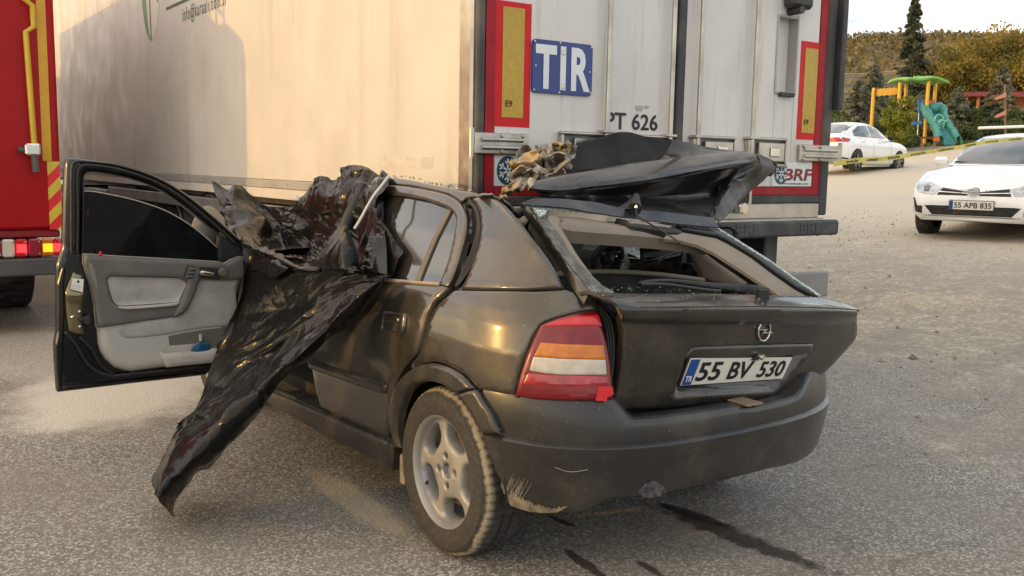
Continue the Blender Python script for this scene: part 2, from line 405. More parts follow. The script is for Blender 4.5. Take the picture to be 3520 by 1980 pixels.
# crazed safety glass
m_craze, _t, _b = nodes('crazed safety glass')
_v = _t.nodes.new('ShaderNodeTexVoronoi'); _v.feature = 'DISTANCE_TO_EDGE'; _v.inputs['Scale'].default_value = 90
_c = _t.nodes.new('ShaderNodeTexCoord'); _t.links.new(_c.outputs['Object'], _v.inputs['Vector'])
_t.links.new(mixc(_t, ramp(_t, _v.outputs['Distance'], .02, .16), (.62, .70, .66), (.16, .23, .21)), _b.inputs['Base Color']); _b.inputs['Roughness'].default_value = .25
_n = _t.nodes.new('ShaderNodeBump'); _n.inputs['Strength'].default_value = .8; _n.inputs['Distance'].default_value = .004
_t.links.new(_v.outputs['Distance'], _n.inputs['Height']); _t.links.new(_n.outputs[0], _b.inputs['Normal'])
m_foam = pm('torn padding and bent sheet', (.33, .275, .195), .85, var=.2, vs=14, dirt=(.14, .11, .075), ds=9, da=.7, bump=.5, bs=90)
m_foam2 = pm('torn yellow foam', (.46, .34, .19), .9, var=.2, vs=20, bump=.6, bs=120)
m_sheet_edge = pm('bare bent steel edge', (.34, .31, .25), .45, .5, var=.25, vs=14, dirt=(.12, .10, .07), ds=12, da=.5, bump=.2, bs=100)
# thin black plastic film: folds glint, some light comes through
m_film, _t, _b = nodes('thin black plastic sheet')
_b.inputs['Base Color'].default_value = (.007, .007, .0075, 1); _b.inputs['Roughness'].default_value = .21; _b.inputs['Specular IOR Level'].default_value = .34
_b.inputs['Coat Weight'].default_value = .05; _b.inputs['Coat Roughness'].default_value = .12; _b.inputs['IOR'].default_value = 1.38
_h1 = noise_n(_t, 7, 2.5, .5, dist=1.0); _h2 = noise_n(_t, 30, 2, .5, stretch=(1, 1, .45), dist=.6)
_r1 = mathn(_t, 'ABSOLUTE', mathn(_t, 'SUBTRACT', _h1, .5)); _r2 = mathn(_t, 'ABSOLUTE', mathn(_t, 'SUBTRACT', _h2, .5))
_hh = mathn(_t, 'ADD', _r1, mathn(_t, 'MULTIPLY', _r2, .35))
_n = _t.nodes.new('ShaderNodeBump'); _n.inputs['Strength'].default_value = .28; _n.inputs['Distance'].default_value = .02
_t.links.new(_hh, _n.inputs['Height']); _t.links.new(_n.outputs[0], _b.inputs['Normal']); _t.links.new(_n.outputs[0], _b.inputs['Coat Normal'])
_tl = _t.nodes.new('ShaderNodeBsdfTranslucent'); _tl.inputs[0].default_value = (.085, .066, .040, 1); _mm = _t.nodes.new('ShaderNodeMixShader'); _mm.inputs[0].default_value = .12
_t.links.new(_b.outputs[0], _mm.inputs[1]); _t.links.new(_tl.outputs[0], _mm.inputs[2]); _t.links.new(_mm.outputs[0], _t.nodes['Material Output'].inputs['Surface'])
# tyre with dried mud along the shoulder
m_tyre, _t, _b = nodes('muddy tyre rubber')
_c = _t.nodes.new('ShaderNodeTexCoord'); _s = _t.nodes.new('ShaderNodeSeparateXYZ'); _t.links.new(_c.outputs['Object'], _s.inputs[0])
_rad = mathn(_t, 'SQRT', mathn(_t, 'ADD', mathn(_t, 'MULTIPLY', _s.outputs['Y'], _s.outputs['Y']), mathn(_t, 'MULTIPLY', _s.outputs['Z'], _s.outputs['Z'])))
_no = noise_n(_t, 26, 6, .65); _wob = mathn(_t, 'MULTIPLY', mathn(_t, 'SUBTRACT', noise_n(_t, 9, 4), .5), .03)
_sx = mathn(_t, 'ADD', _s.outputs['X'], _wob)
_f1 = mathn(_t, 'MULTIPLY', ramp(_t, _sx, .045, .012), ramp(_t, mathn(_t, 'ADD', _rad, _wob), .283, .293)); _f1 = mathn(_t, 'MULTIPLY', _f1, ramp(_t, _no, .22, .45))
_f2 = mathn(_t, 'MULTIPLY', ramp(_t, noise_n(_t, 60, 5, .6), .40, .8), .11); _fm = mathn(_t, 'MINIMUM', mathn(_t, 'MAXIMUM', _f1, _f2), .95)
_t.links.new(mixc(_t, _fm, (.028, .0275, .027), (.34, .28, .19)), _b.inputs['Base Color']); _b.inputs['Roughness'].default_value = .8
_n = _t.nodes.new('ShaderNodeBump'); _n.inputs['Strength'].default_value = .35; _n.inputs['Distance'].default_value = .004
_t.links.new(noise_n(_t, 130, 5, .6), _n.inputs['Height']); _t.links.new(_n.outputs[0], _b.inputs['Normal'])
# trailer and fire engine
m_tr_white = pm('white trailer wall', (.69, .655, .59), .5, 0, .08, .25, .03, 1.5, (.46, .40, .31), 1.3, .38, .42, .8, streak=((.40, .34, .25), 2.6, (2.2, 2.2, .10), .42), rvar=.3)
m_tr_door = pm('white trailer door', (.66, .64, .60), .40, 0, .3, .2, .03, 2, (.36, .31, .24), 2.5, .28, .45, .85, streak=((.34, .30, .24), 5, (5, 5, .25), .5))
m_tr_band = pm('grey trailer edge strip', (.42, .42, .40), .5, .2, var=.08, dirt=(.3, .26, .2), da=.3)
m_tr_dark = pm('dark trailer frame', (.045, .045, .047), .55, .1, var=.15, dirt=DUST, ds=4, da=.3, bump=.06, bs=60)
m_tr_grey = pm('grey galvanised underframe', (.24, .24, .24), .5, .4, var=.12, dirt=DUST, da=.4)
m_red = pm('red reflective strip', (.33, .008, .016), .5, 0, .05, .2, .12, 8, (.22, .1, .08), 5, .25, spec=.25)
m_red_hi = pm('bright red marker', (.58, .008, .016), .45, 0, .05, .15, .06, 6, (.3, .15, .1), 4, .10, spec=.25)
m_yellow = pm('yellow reflective marker', (.47, .30, .015), .5, 0, .4, .2, .1, 60, (.3, .2, .05), 5, .3)
m_tir = pm('blue sign plate', (.008, .032, .20), .45, 0, .1, .15, .06, 6, (.1, .12, .2), 7, .25)
m_sign_white = pm('white sign lettering', (.70, .74, .75), .45, var=.04)
m_maroon = pm('dark red lettering', (.20, .022, .022), .5, var=.05)
m_petrol = pm('petrol blue print', (.018, .062, .09), .5, var=.05)
m_green_logo = pm('green logo print', (.17, .30, .10), .5, var=.06)
m_green_dk = pm('dark green lettering', (.035, .085, .055), .5, var=.06)
m_logo_pale = pm('pale logo field', (.74, .73, .60), .5, var=.03)
m_ft_red = pm('fire engine red paint', (.36, .005, .009), .42, 0, .05, .12, .05, 2, (.2, .06, .05), 3, .12, spec=.2)
m_ft_band = pm('dark red lower band', (.20, .009, .012), .4, 0, .5, .2, .08, 3)
m_ft_yel = pm('yellow painted bar', (.62, .42, .02), .4, 0, .4, .15, .08, 5)
m_ft_stripe = pm('amber yellow stripe', (.62, .34, .008), .45, 0, .3, .2, .05, 6)
m_chev_r = pm('chevron red', (.72, .022, .03), .4, 0, .5, .15, .05, 8)
m_chev_y = pm('chevron yellow', (.66, .50, .05), .4, 0, .5, .15, .08, 20)
m_ft_grey = pm('grey fire engine bumper', (.085, .085, .088), .5, .2, var=.1, dirt=DUST, da=.2)
m_lamp_r = emis('lit red tail lamp', (1, .02, .02), 1.6, (.6, .01, .02)); m_lamp_a = emis('lit amber lamp', (1, .26, .01), 1.0, (.6, .2, .01)); m_lamp_m = pm('dim red lamp', (.26, .012, .03), .3, 0, .6)
m_lamp_w = pm('white lamp lens', (.62, .58, .48), .3, 0, .6)
m_carwhite = pm('white car paint', (.86, .86, .84), .28, 0, 1, .05, .02, 2, (.55, .50, .42), 2, .18)
m_headlamp = pm('headlamp glass', (.42, .43, .42), .15, .4, 1, .03, .2, 20)
m_tape = pm('yellow barrier tape', (.66, .56, .06), .45, 0, .2, .2, .08, 10)
m_wood_or = pm('orange stained wood', (.38, .145, .035), .65, var=.2, vs=6, bump=.2, bs=40, streak=((.16, .06, .02), 5, (5, 5, .4), .5))
m_roof_red = pm('red roof sheet', (.25, .05, .045), .6, var=.15)
m_play_y = pm('yellow playground post', (.66, .36, .015), .45, 0, .3, .2, .06); m_play_g = pm('green playground roof', (.17, .42, .06), .45, 0, .3, .2, .08)
m_play_t = pm('teal slide plastic', (.035, .21, .20), .5, 0, .2, .3, .18, 3); m_play_t2 = pm('pale teal slide plastic', (.14, .42, .34), .5, 0, .2, .3, .1)
m_play_b = pm('blue playground panel', (.03, .15, .42), .5); m_play_o = pm('orange playground panel', (.62, .12, .02), .5)
m_bark = pm('tree bark', (.085, .062, .045), .9, var=.3, vs=8, bump=.5, bs=20)
def leafm(name, a, b, tr=.25):
    m, t, bb = nodes(name)
    oi = t.nodes.new('ShaderNodeAttribute'); oi.attribute_name = 'tint'
    t.links.new(mixc(t, oi.outputs['Fac'], a, b), bb.inputs['Base Color']); bb.inputs['Roughness'].default_value = .6; bb.inputs['Specular IOR Level'].default_value = .25
    if tr:
        tl = t.nodes.new('ShaderNodeBsdfTranslucent'); t.links.new(mixc(t, oi.outputs['Fac'], a, b), tl.inputs[0]); mxs = t.nodes.new('ShaderNodeMixShader'); mxs.inputs[0].default_value = tr
        t.links.new(bb.outputs[0], mxs.inputs[1]); t.links.new(tl.outputs[0], mxs.inputs[2]); t.links.new(mxs.outputs[0], t.nodes['Material Output'].inputs['Surface'])
    return m
m_lf_spruce = leafm('spruce needles', (.032, .048, .026), (.11, .12, .066), .12); m_lf_yellow = leafm('turning leaves', (.085, .105, .026), (.34, .235, .040))
m_lf_blue = leafm('blue green cypress', (.075, .092, .068), (.26, .27, .185), .15); m_lf_thuja = leafm('yellow green thuja', (.05, .08, .012), (.28, .30, .045), .2)
m_lf_bush = leafm('dark green bush', (.035, .058, .022), (.16, .19, .068), .22); m_lf_hill = leafm('autumn hill woodland', (.095, .098, .042), (.26, .185, .075), .15)
# ------------------------------------------------------------------ ground: one sheet, level round the wreck, rising to the right
def gz(x, y=0):
    return np.interp(x, [-1e4, 2.8, 4.2, 8.07, 22.4, 37.6, 60, 110, 300, 3000], [0, 0, .09, .56, 1.36, 2.68, 4.4, 7, 10, 14])
def axis_pts(c, near, step, farv):
    a = list(np.arange(0, near, step)); s = step
    while a[-1] < farv: s *= 1.22; a.append(a[-1]+s)
    a = np.array(a); return np.r_[c-a[:0:-1], c+a]
gx, gy = axis_pts(2, 9, .3, 2600), axis_pts(2, 8, .35, 2600)
GX, GY = np.meshgrid(gx, gy); GZ = gz(GX)
nearf = np.clip(1-np.hypot(GX-2, GY-2)/60, 0, 1)
GZ = GZ+np.array([[noise.noise(Vector((x*.35, y*.35, 0)))*.035*min(1, max(0, (x-3.2)/3)) for x in gx] for y in gy])*nearf
V = np.stack([GX.ravel(), GY.ravel(), GZ.ravel()], 1); nx_ = len(gx)
F = [(j*nx_+i, j*nx_+i+1, (j+1)*nx_+i+1, (j+1)*nx_+i) for j in range(len(gy)-1) for i in range(nx_-1)]
m_ground, t, b = nodes('weathered asphalt and dirt')
gc = t.nodes.new('ShaderNodeTexCoord'); gs = t.nodes.new('ShaderNodeSeparateXYZ'); t.links.new(gc.outputs['Object'], gs.inputs[0])
vo = t.nodes.new('ShaderNodeTexVoronoi'); vo.inputs['Scale'].default_value = 115; vo.inputs['Randomness'].default_value = 1; t.links.new(gc.outputs['Object'], vo.inputs['Vector'])
vs_ = t.nodes.new('ShaderNodeSeparateColor'); t.links.new(vo.outputs['Color'], vs_.inputs[0])
chip = ramp(t, vs_.outputs[0], .15, 1.0)
pal = t.nodes.new('ShaderNodeValToRGB'); pe = pal.color_ramp.elements
pe[0].position = 0; pe[0].color = (.15, .144, .130, 1); pe[1].position = 1; pe[1].color = (.52, .50, .455, 1)
for p_, c_ in ((.45, (.235, .224, .204, 1)), (.80, (.30, .287, .262, 1))):
    q_ = pal.color_ramp.elements.new(p_); q_.color = c_
t.links.new(chip, pal.inputs['Fac'])
asph = mixc(t, ramp(t, noise_n(t, 1.1, 6, .6), .35, .7, 0, .55), pal.outputs[0], (.25, .225, .185))
asph = mixc(t, ramp(t, noise_n(t, .45, 4, .5), .45, .75, 0, .30), asph, (.15, .135, .115))
# hairline cracks in the worn surface
cv = t.nodes.new('ShaderNodeTexVoronoi'); cv.feature = 'DISTANCE_TO_EDGE'; cv.inputs['Scale'].default_value = .75
cn = t.nodes.new('ShaderNodeTexNoise'); cn.inputs['Scale'].default_value = 2.5; cn.inputs['Detail'].default_value = 6; t.links.new(gc.outputs['Object'], cn.inputs['Vector'])
ca = t.nodes.new('ShaderNodeVectorMath'); ca.operation = 'MULTIPLY_ADD'; t.links.new(cn.outputs['Color'], ca.inputs[0]); ca.inputs[1].default_value = (.55, .55, 0); t.links.new(gc.outputs['Object'], ca.inputs[2]); t.links.new(ca.outputs[0], cv.inputs['Vector'])
asph = mixc(t, mathn(t, 'MULTIPLY', ramp(t, cv.outputs['Distance'], .011, .003), ramp(t, noise_n(t, .5, 3), .5, .6, 0, .22)), asph, (.05, .045, .04))
# sandy dirt on the right hand yard, broken up by noise
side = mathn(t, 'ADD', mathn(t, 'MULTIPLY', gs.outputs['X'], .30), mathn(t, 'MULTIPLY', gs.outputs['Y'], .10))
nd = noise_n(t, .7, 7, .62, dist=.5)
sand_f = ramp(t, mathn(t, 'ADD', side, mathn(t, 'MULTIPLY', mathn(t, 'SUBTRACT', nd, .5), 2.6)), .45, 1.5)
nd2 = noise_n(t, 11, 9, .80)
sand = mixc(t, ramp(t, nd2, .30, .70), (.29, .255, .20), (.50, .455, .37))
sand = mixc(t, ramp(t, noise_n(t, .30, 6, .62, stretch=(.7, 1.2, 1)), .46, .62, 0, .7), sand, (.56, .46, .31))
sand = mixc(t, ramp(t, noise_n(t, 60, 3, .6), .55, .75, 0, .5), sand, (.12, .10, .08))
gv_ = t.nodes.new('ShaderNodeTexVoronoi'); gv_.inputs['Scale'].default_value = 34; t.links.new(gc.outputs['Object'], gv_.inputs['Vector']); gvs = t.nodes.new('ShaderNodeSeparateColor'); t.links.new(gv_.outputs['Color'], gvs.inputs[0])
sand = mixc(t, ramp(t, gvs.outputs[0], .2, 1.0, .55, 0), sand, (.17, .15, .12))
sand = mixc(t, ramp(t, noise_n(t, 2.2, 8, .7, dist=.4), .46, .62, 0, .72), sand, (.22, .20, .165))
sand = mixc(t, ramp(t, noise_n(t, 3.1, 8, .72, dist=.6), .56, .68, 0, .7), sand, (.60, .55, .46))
sand = mixc(t, ramp(t, gs.outputs['X'], 4.5, 12, 0, .65), sand, (.70, .62, .49)); col = mixc(t, mathn(t, 'MULTIPLY', sand_f, .85), asph, sand)  # far sand paled along X, missing sunlight put into the colour
def spot(t, c, rx, ry, rot, wob, ns, lo=1.0, hi=.55):
    mp = t.nodes.new('ShaderNodeMapping'); mp.vector_type = 'TEXTURE'; mp.inputs['Location'].default_value = (c[0], c[1], 0); mp.inputs['Rotation'].default_value = (0, 0, rot); mp.inputs['Scale'].default_value = (rx, ry, 1)
    t.links.new(gc.outputs['Object'], mp.inputs[0]); ln = t.nodes.new('ShaderNodeVectorMath'); ln.operation = 'LENGTH'
    sx = t.nodes.new('ShaderNodeSeparateXYZ'); t.links.new(mp.outputs[0], sx.inputs[0]); cb = t.nodes.new('ShaderNodeCombineXYZ')
    t.links.new(sx.outputs[0], cb.inputs[0]); t.links.new(sx.outputs[1], cb.inputs[1]); t.links.new(cb.outputs[0], ln.inputs[0])
    d = mathn(t, 'ADD', ln.outputs['Value'], mathn(t, 'MULTIPLY', mathn(t, 'SUBTRACT', noise_n(t, ns, 6, .65), .5), wob)); return ramp(t, d, lo, hi)
def seg(p, q):
    a, c = atZ([p])[0], atZ([q])[0]; return ((a+c)/2)[:2], np.linalg.norm(a-c)/2, math.atan2(c[1]-a[1], c[0]-a[0])
# pale patches on the ground beyond the open door, sand dragged out beside the wheel, dark fluid runs behind the bumper
c_, l_, r_ = seg((120, 1330), (760, 1330)); f = spot(t, c_, l_*1.25, 1.25, r_, .9, 2.2); col = mixc(t, mathn(t, 'MULTIPLY', f, .72), col, (.70, .66, .585))
c_, l_, r_ = seg((20, 1190), (260, 1260)); f = spot(t, c_, 1.5, .8, r_, 1.2, 3.0); col = mixc(t, mathn(t, 'MULTIPLY', f, .35), col, (.6, .57, .52))
c_, l_, r_ = seg((1060, 1610), (1400, 1850)); f = spot(t, c_, l_*1.15, .10, r_, .9, 5); col = mixc(t, mathn(t, 'MULTIPLY', f, .62), col, (.50, .42, .29))
c_, l_, r_ = seg((2180, 1710), (2960, 2010)); f = spot(t, c_, l_, .075, r_, 1.5, 14, 1.0, .5); col = mixc(t, mathn(t, 'MULTIPLY', f, .86), col, (.022, .016, .012))
c_, l_, r_ = seg((2230, 1720), (2560, 1830)); f = spot(t, c_, l_, .05, r_, 1.1, 8, 1.0, .6); col = mixc(t, mathn(t, 'MULTIPLY', f, .9), col, (.016, .012, .010))
c_, l_, r_ = seg((1880, 1770), (1985, 1815)); f = spot(t, c_, l_, .022, r_, 1.1, 16, 1.0, .6); col = mixc(t, mathn(t, 'MULTIPLY', f, .85), col, (.022, .016, .012))
c_, l_, r_ = seg((1930, 1880), (2110, 2010)); f = spot(t, c_, l_, .03, r_, 1.5, 16, 1.0, .6); col = mixc(t, mathn(t, 'MULTIPLY', f, .85), col, (.022, .016, .012))
c_, l_, r_ = seg((2180, 1920), (2290, 1990)); f = spot(t, c_, l_, .022, r_, 1.5, 16, 1.0, .6); col = mixc(t, mathn(t, 'MULTIPLY', f, .85), col, (.022, .016, .012))
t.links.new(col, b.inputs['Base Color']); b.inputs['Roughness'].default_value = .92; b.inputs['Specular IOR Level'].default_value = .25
bp = t.nodes.new('ShaderNodeBump'); bp.inputs['Strength'].default_value = .5; bp.inputs['Distance'].default_value = .009
hsum = mathn(t, 'ADD', mathn(t, 'MULTIPLY', mathn(t, 'SUBTRACT', 1.0, vo.outputs['Distance']), .45), mathn(t, 'MULTIPLY', nd2, .8))
t.links.new(hsum, bp.inputs['Height']); t.links.new(bp.outputs[0], b.inputs['Normal'])
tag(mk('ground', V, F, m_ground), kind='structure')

# paved strip beyond the yard and the low kerb before the playground
# ------------------------------------------------------------------ far hill and its woodland
HX0, HY0 = 220, 112
def hill_h(x, y):
    dist = (x-HX0)*.87+(y-HY0)*.5; cross = -(x-HX0)*.5+(y-HY0)*.87
    base = 97*np.clip(dist/660, 0, 1)**.8
    prof = 1+.10*np.sin(cross/240+.6)+.05*np.sin(cross/94)-.00045*np.clip(cross, -600, 1000)
    return np.maximum(0, base*prof)
u_ = np.linspace(0, 1240, 46); v_ = np.linspace(-840, 1400, 70)
UU, VV = np.meshgrid(u_, v_); HX = HX0+UU*.87-VV*.5; HY = HY0+UU*.5+VV*.87
HZ = gz(HX)+hill_h(HX, HY)-1.0+np.array([[noise.noise(Vector((x/90, y/90, 3)))*9*min(1, u/120) for u, x, y in zip(u_, rx, ry)] for rx, ry in zip(HX, HY)])
V = np.stack([HX.ravel(), HY.ravel(), HZ.ravel()], 1); n_ = len(u_)
F = [(j*n_+i, j*n_+i+1, (j+1)*n_+i+1, (j+1)*n_+i) for j in range(len(v_)-1) for i in range(n_-1)]
m_hill = pm('dry hill slope', (.13, .095, .038), .95, var=.5, vs=.12, dirt=(.06, .062, .026), ds=.09, da=.85)
tag(mk('hill', V, F, m_hill), kind='structure')
hz_grid = HZ
def hill_at(x, y):
    uu = (x-HX0)*.87+(y-HY0)*.5; vv = -(x-HX0)*.5+(y-HY0)*.87
    uu, vv = uu/(.87**2+.25), vv/(.87**2+.25)
    i = np.clip(uu/1240*(len(u_)-1), 0, len(u_)-1.001); j = np.clip((vv+840)/2240*(len(v_)-1), 0, len(v_)-1.001)
    i0 = i.astype(int); j0 = j.astype(int); fi, fj = i-i0, j-j0
    return hz_grid[j0, i0]*(1-fi)*(1-fj)+hz_grid[j0, i0+1]*fi*(1-fj)+hz_grid[j0+1, i0]*(1-fi)*fj+hz_grid[j0+1, i0+1]*fi*fj
def leaf_mesh(name, P, size, mat, parent=None, tint=None, elong=1.0, up=.0, flat_=None):
    """many small leaf faces at the points P"""
    n = len(P); P = np.asarray(P, float); s = np.broadcast_to(np.asarray(size, float), (n,))
    a = rng.normal(size=(n, 3)); a[:, 2] += up; a /= np.linalg.norm(a, axis=1)[:, None]
    r = rng.normal(size=(n, 3)); bb = np.cross(a, r); bb /= np.linalg.norm(bb, axis=1)[:, None]
    a = a*(s*elong)[:, None]; bb = bb*s[:, None]
    V = np.empty((n, 4, 3)); V[:, 0] = P-a*.5; V[:, 1] = P+bb*.32; V[:, 2] = P+a*.5; V[:, 3] = P-bb*.32
    me = bpy.data.meshes.new(name); me.vertices.add(n*4); me.vertices.foreach_set('co', V.ravel())
    me.loops.add(n*4); me.loops.foreach_set('vertex_index', np.arange(n*4, dtype=np.int32))
    me.polygons.add(n); me.polygons.foreach_set('loop_start', np.arange(0, n*4, 4, dtype=np.int32))
    try: me.polygons.foreach_set('loop_total', np.full(n, 4, dtype=np.int32))
    except Exception: pass
    me.update(calc_edges=True)
    at_ = me.attributes.new('tint', 'FLOAT', 'FACE'); at_.data.foreach_set('value', (rng.random(n) if tint is None else np.asarray(tint)).astype(np.float32))
    return link(name, me, parent, mat, False)
nt_ = 26000
uu = rng.random(nt_)**.75*820+15; vv = rng.random(nt_)*1500-600
tx = HX0+uu*.87-vv*.5; ty = HY0+uu*.5+vv*.87; tz = hill_at(tx, ty)
per = 8; kk = nt_*per
hh = rng.uniform(4, 8, nt_); ww = rng.uniform(2.2, 4.2, nt_)
d = rng.normal(size=(kk, 3)); d /= np.linalg.norm(d, axis=1)[:, None]; d *= rng.uniform(.6, 1, kk)[:, None]
P = np.stack([np.repeat(tx, per)+d[:, 0]*np.repeat(ww, per), np.repeat(ty, per)+d[:, 1]*np.repeat(ww, per), np.repeat(tz+hh*.5, per)+d[:, 2]*np.repeat(hh*.55, per)], 1)
tt = np.clip(np.repeat(rng.random(nt_), per)*.75+rng.random(kk)*.35, 0, 1)
tag(leaf_mesh('hill_woodland', P, rng.uniform(1.6, 3.0, kk), m_lf_hill, None, tt), kind='stuff', label='autumn woodland covering the far hillside')
# loose stones and grit on the yard
n_ = 2600; sx_ = np.r_[rng.uniform(1.2, 12, 1900), rng.uniform(-3.5, 3, 700)]; sy_ = np.r_[rng.uniform(-3, 9, 1900), rng.uniform(-2, 4.5, 700)]; ss = np.r_[rng.uniform(.004, .016, 1900)*(1+1.5*(rng.random(1900) > .95)), rng.uniform(.002, .006, 700)]
oct_v = np.array([(1, 0, 0), (-1, 0, 0), (0, 1, 0), (0, -1, 0), (0, 0, .8), (0, 0, -.5)]); oct_f = [(0, 2, 4), (2, 1, 4), (1, 3, 4), (3, 0, 4), (2, 0, 5), (1, 2, 5), (3, 1, 5), (0, 3, 5)]
V = []; F = []
for i in range(n_):
    q = rng.random()*6.28; c_, s_ = math.cos(q), math.sin(q); o_ = oct_v*ss[i]*rng.uniform(.6, 1.3, (6, 1)); b = len(V)
    V += [(sx_[i]+p[0]*c_-p[1]*s_, sy_[i]+p[0]*s_+p[1]*c_, gz(sx_[i])+.002+p[2]) for p in o_]; F += [tuple(b+k for k in f) for f in oct_f]
tag(mk('loose_gravel', V, F, pm('loose stones', (.27, .24, .195), .9, var=.45, vs=6), None, False), kind='stuff', label='loose stones and grit scattered over the yard')
# ------------------------------------------------------------------ the white refrigerated semi-trailer
TY = .9653; TX0 = -.089; TX1 = 2.535; TZ0 = 1.13; TZ1 = 4.02; TYF = 14.4
def rr(*pts):                       # pixels of the rear view -> (x, z) on the rear face
    return [(p[0], p[2]) for p in atY(zR(*pts), TY)]
def rx(x, y): return rr((x, y))[0][0]
def rz(x, y): return rr((x, y))[0][1]
tr = thing('semi_trailer', 'white refrigerated semi-trailer with a blue TIR plate on its rear doors', 'trailer', (1.2, TY, 0))
tr.location = (0, 0, 0)
# side wall, roof, front wall, far wall: the box
MB().box(TX0, TX0+.06, TY+.07, TYF, 1.2785, TZ1-.06, .004).build('side_wall', m_tr_white, tr)
MB().box(TX1-.06, TX1, TY+.07, TYF, TZ0+.05, TZ1-.06).build('far_wall', m_tr_white, tr)
MB().box(TX0, TX1, TYF, TYF+.06, TZ0+.05, TZ1-.06).build('front_wall', m_tr_white, tr)
MB().box(TX0-.01, TX1+.01, TY+.05, TYF+.07, TZ1-.06, TZ1, .01).build('roof', m_tr_grey, tr)
bz = 1.2761
MB().box(TX0-.008, TX0+.05, TY+.14, TYF, bz-.055, bz, .003).build('grey_band', m_tr_band, tr)
MB().box(TX0-.004, TX0+.05, TY+.14, TYF, TZ0+.02, bz-.057, .003).build('lower_side_strip', m_tr_white, tr)
mb = MB()
for i in range(60): mb.box(TX0-.011, TX0, TY+.3+i*.22, TY+.318+i*.22, bz-.034, bz-.022)
tag(mb.build('rivet_row', m_tr_band, tr), kind='stuff')
MB().box(TX0+.05, TX1-.05, TY+.1, TYF, TZ0-.02, TZ0+.05).build('floor', m_tr_dark, tr)
# rear left corner post, polished
MB().box(TX0-.006, TX0+.05, TY+.02, TY+.135, TZ0+.02, TZ1-.06, .012).build('corner_post', m_steel, tr, sharp=30)
# rear frame
x0 = TX0; xa = rx(300, 600); xb = rx(362, 600); xc = rx(2400, 700); xd = rx(2432, 600)
MB().box(x0+.012, xa, TY-.012, TY+.05, 1.02, TZ1, .008).build('rear_frame_post', m_tr_dark, tr)
MB().box(rx(2436, 600), TX1, TY-.02, TY+.06, 1.13, TZ1, .01).build('rear_frame_post', m_tr_dark, tr)
MB().box(TX1+.004, TX1+.05, TY-.06, TY+.03, 1.78, TZ1, .008).build('rubber_bumper', m_tr_dark, tr)
z_red0 = rz(2150, 1228); z_red1 = rz(2150, 1178); z_sill = rz(2150, 1280)
MB().box(xa+.003, xb, TY-.008, TY+.04, z_red0, TZ1-.1).build('red_strip', m_red, tr)
MB().box(rx(2388, 700), rx(2436, 700)-.003, TY-.008, TY+.04, z_red0, TZ1-.1).build('red_strip', m_red, tr)
MB().box(xb+.003, rx(2388, 700)-.003, TY-.008, TY+.04, z_red0, z_red1-.002).build('red_strip', m_red, tr)
MB().box(x0+.05, TX1-.02, TY-.016, TY+.05, z_sill, z_red0-.003, .004).build('rear_seal', m_tr_dark, tr)
MB().box(x0+.03, TX1-.08, TY-.02, TY+.08, 1.115, z_sill-.003, .006).build('rear_sill', m_steel, tr)
MB().box(x0, TX1, TY, TY+.06, TZ1-.1, TZ1, .006).build('rear_header', m_tr_dark, tr)
# doors
xs0 = rx(1508, 400); xs1 = rx(1560, 400)
dz0, dz1 = z_red1, TZ1-.1
dl = MB().box(xb+.002, xs0, TY-.004, TY+.06, dz0, dz1, .004).build('left_door', m_tr_door, tr)
# the right door has a recessed light and ventilation box, so it is built round the opening
wx0, wx1, wz1, wz0 = rx(2146, 350), rx(2262, 350), rz(2200, 112), rz(2180, 578)
dr = MB().box(xs1, wx0-.004, TY-.004, TY+.06, dz0, dz1, .004).box(wx1+.004, rx(2388, 700)-.003, TY-.004, TY+.06, dz0, dz1, .004).box(wx0-.001, wx1+.001, TY-.004, TY+.06, wz1+.004, dz1, .004).box(wx0-.001, wx1+.001, TY-.004, TY+.06, dz0, wz0-.004, .004).build('right_door', m_tr_door, tr)
MB().box(wx0-.015, wx0, TY-.012, TY+.06, wz0-.015, wz1+.015, .003).box(wx1, wx1+.015, TY-.012, TY+.06, wz0-.015, wz1+.015, .003).box(wx0, wx1, TY-.012, TY+.06, wz1, wz1+.015, .003).box(wx0, wx1, TY-.012, TY+.06, wz0-.015, wz0, .003).build('recess_frame', m_tr_band, dr)
MB().box(wx0+.002, wx1-.002, TY+.055, TY+.065, wz0, wz1).build('recess_back', m_tr_door, dr)
mb = MB()
for i in range(13):
    for j in range(2): mb.lathe([(.0001, 0), (.008, 0)], (wx0+.028+.026*j, TY+.0535, wz0+.05+i*(wz1-wz0-.1)/12), 'y', 8)
tag(mb.build('vent_hole', m_dark, dr), kind='stuff')
MB().box(rx(2150, 590), rx(2236, 590), TY-.035, TY, rz(2190, 612), rz(2190, 584), .006).build('recess_catch', m_tr_dark, tr)
MB().box(rx(2178, 30), rx(2310, 30), TY-.09, TY, rz(2240, 62), rz(2240, 0)+.12, .02).build('rear_lamp', m_tr_dark, tr, sharp=30)
MB().lathe([(.0001, -.1), (.022, -.1), (.026, 0)], (rx(2222, 70), TY-.0, rz(2222, 74)), 'y', 12).build('lamp_knob', m_tr_dark, tr, sharp=30)
MB().box(xs0+.003, xs1-.003, TY-.022, TY+.03, dz0, dz1, .006).build('door_seal', m_tr_dark, tr)
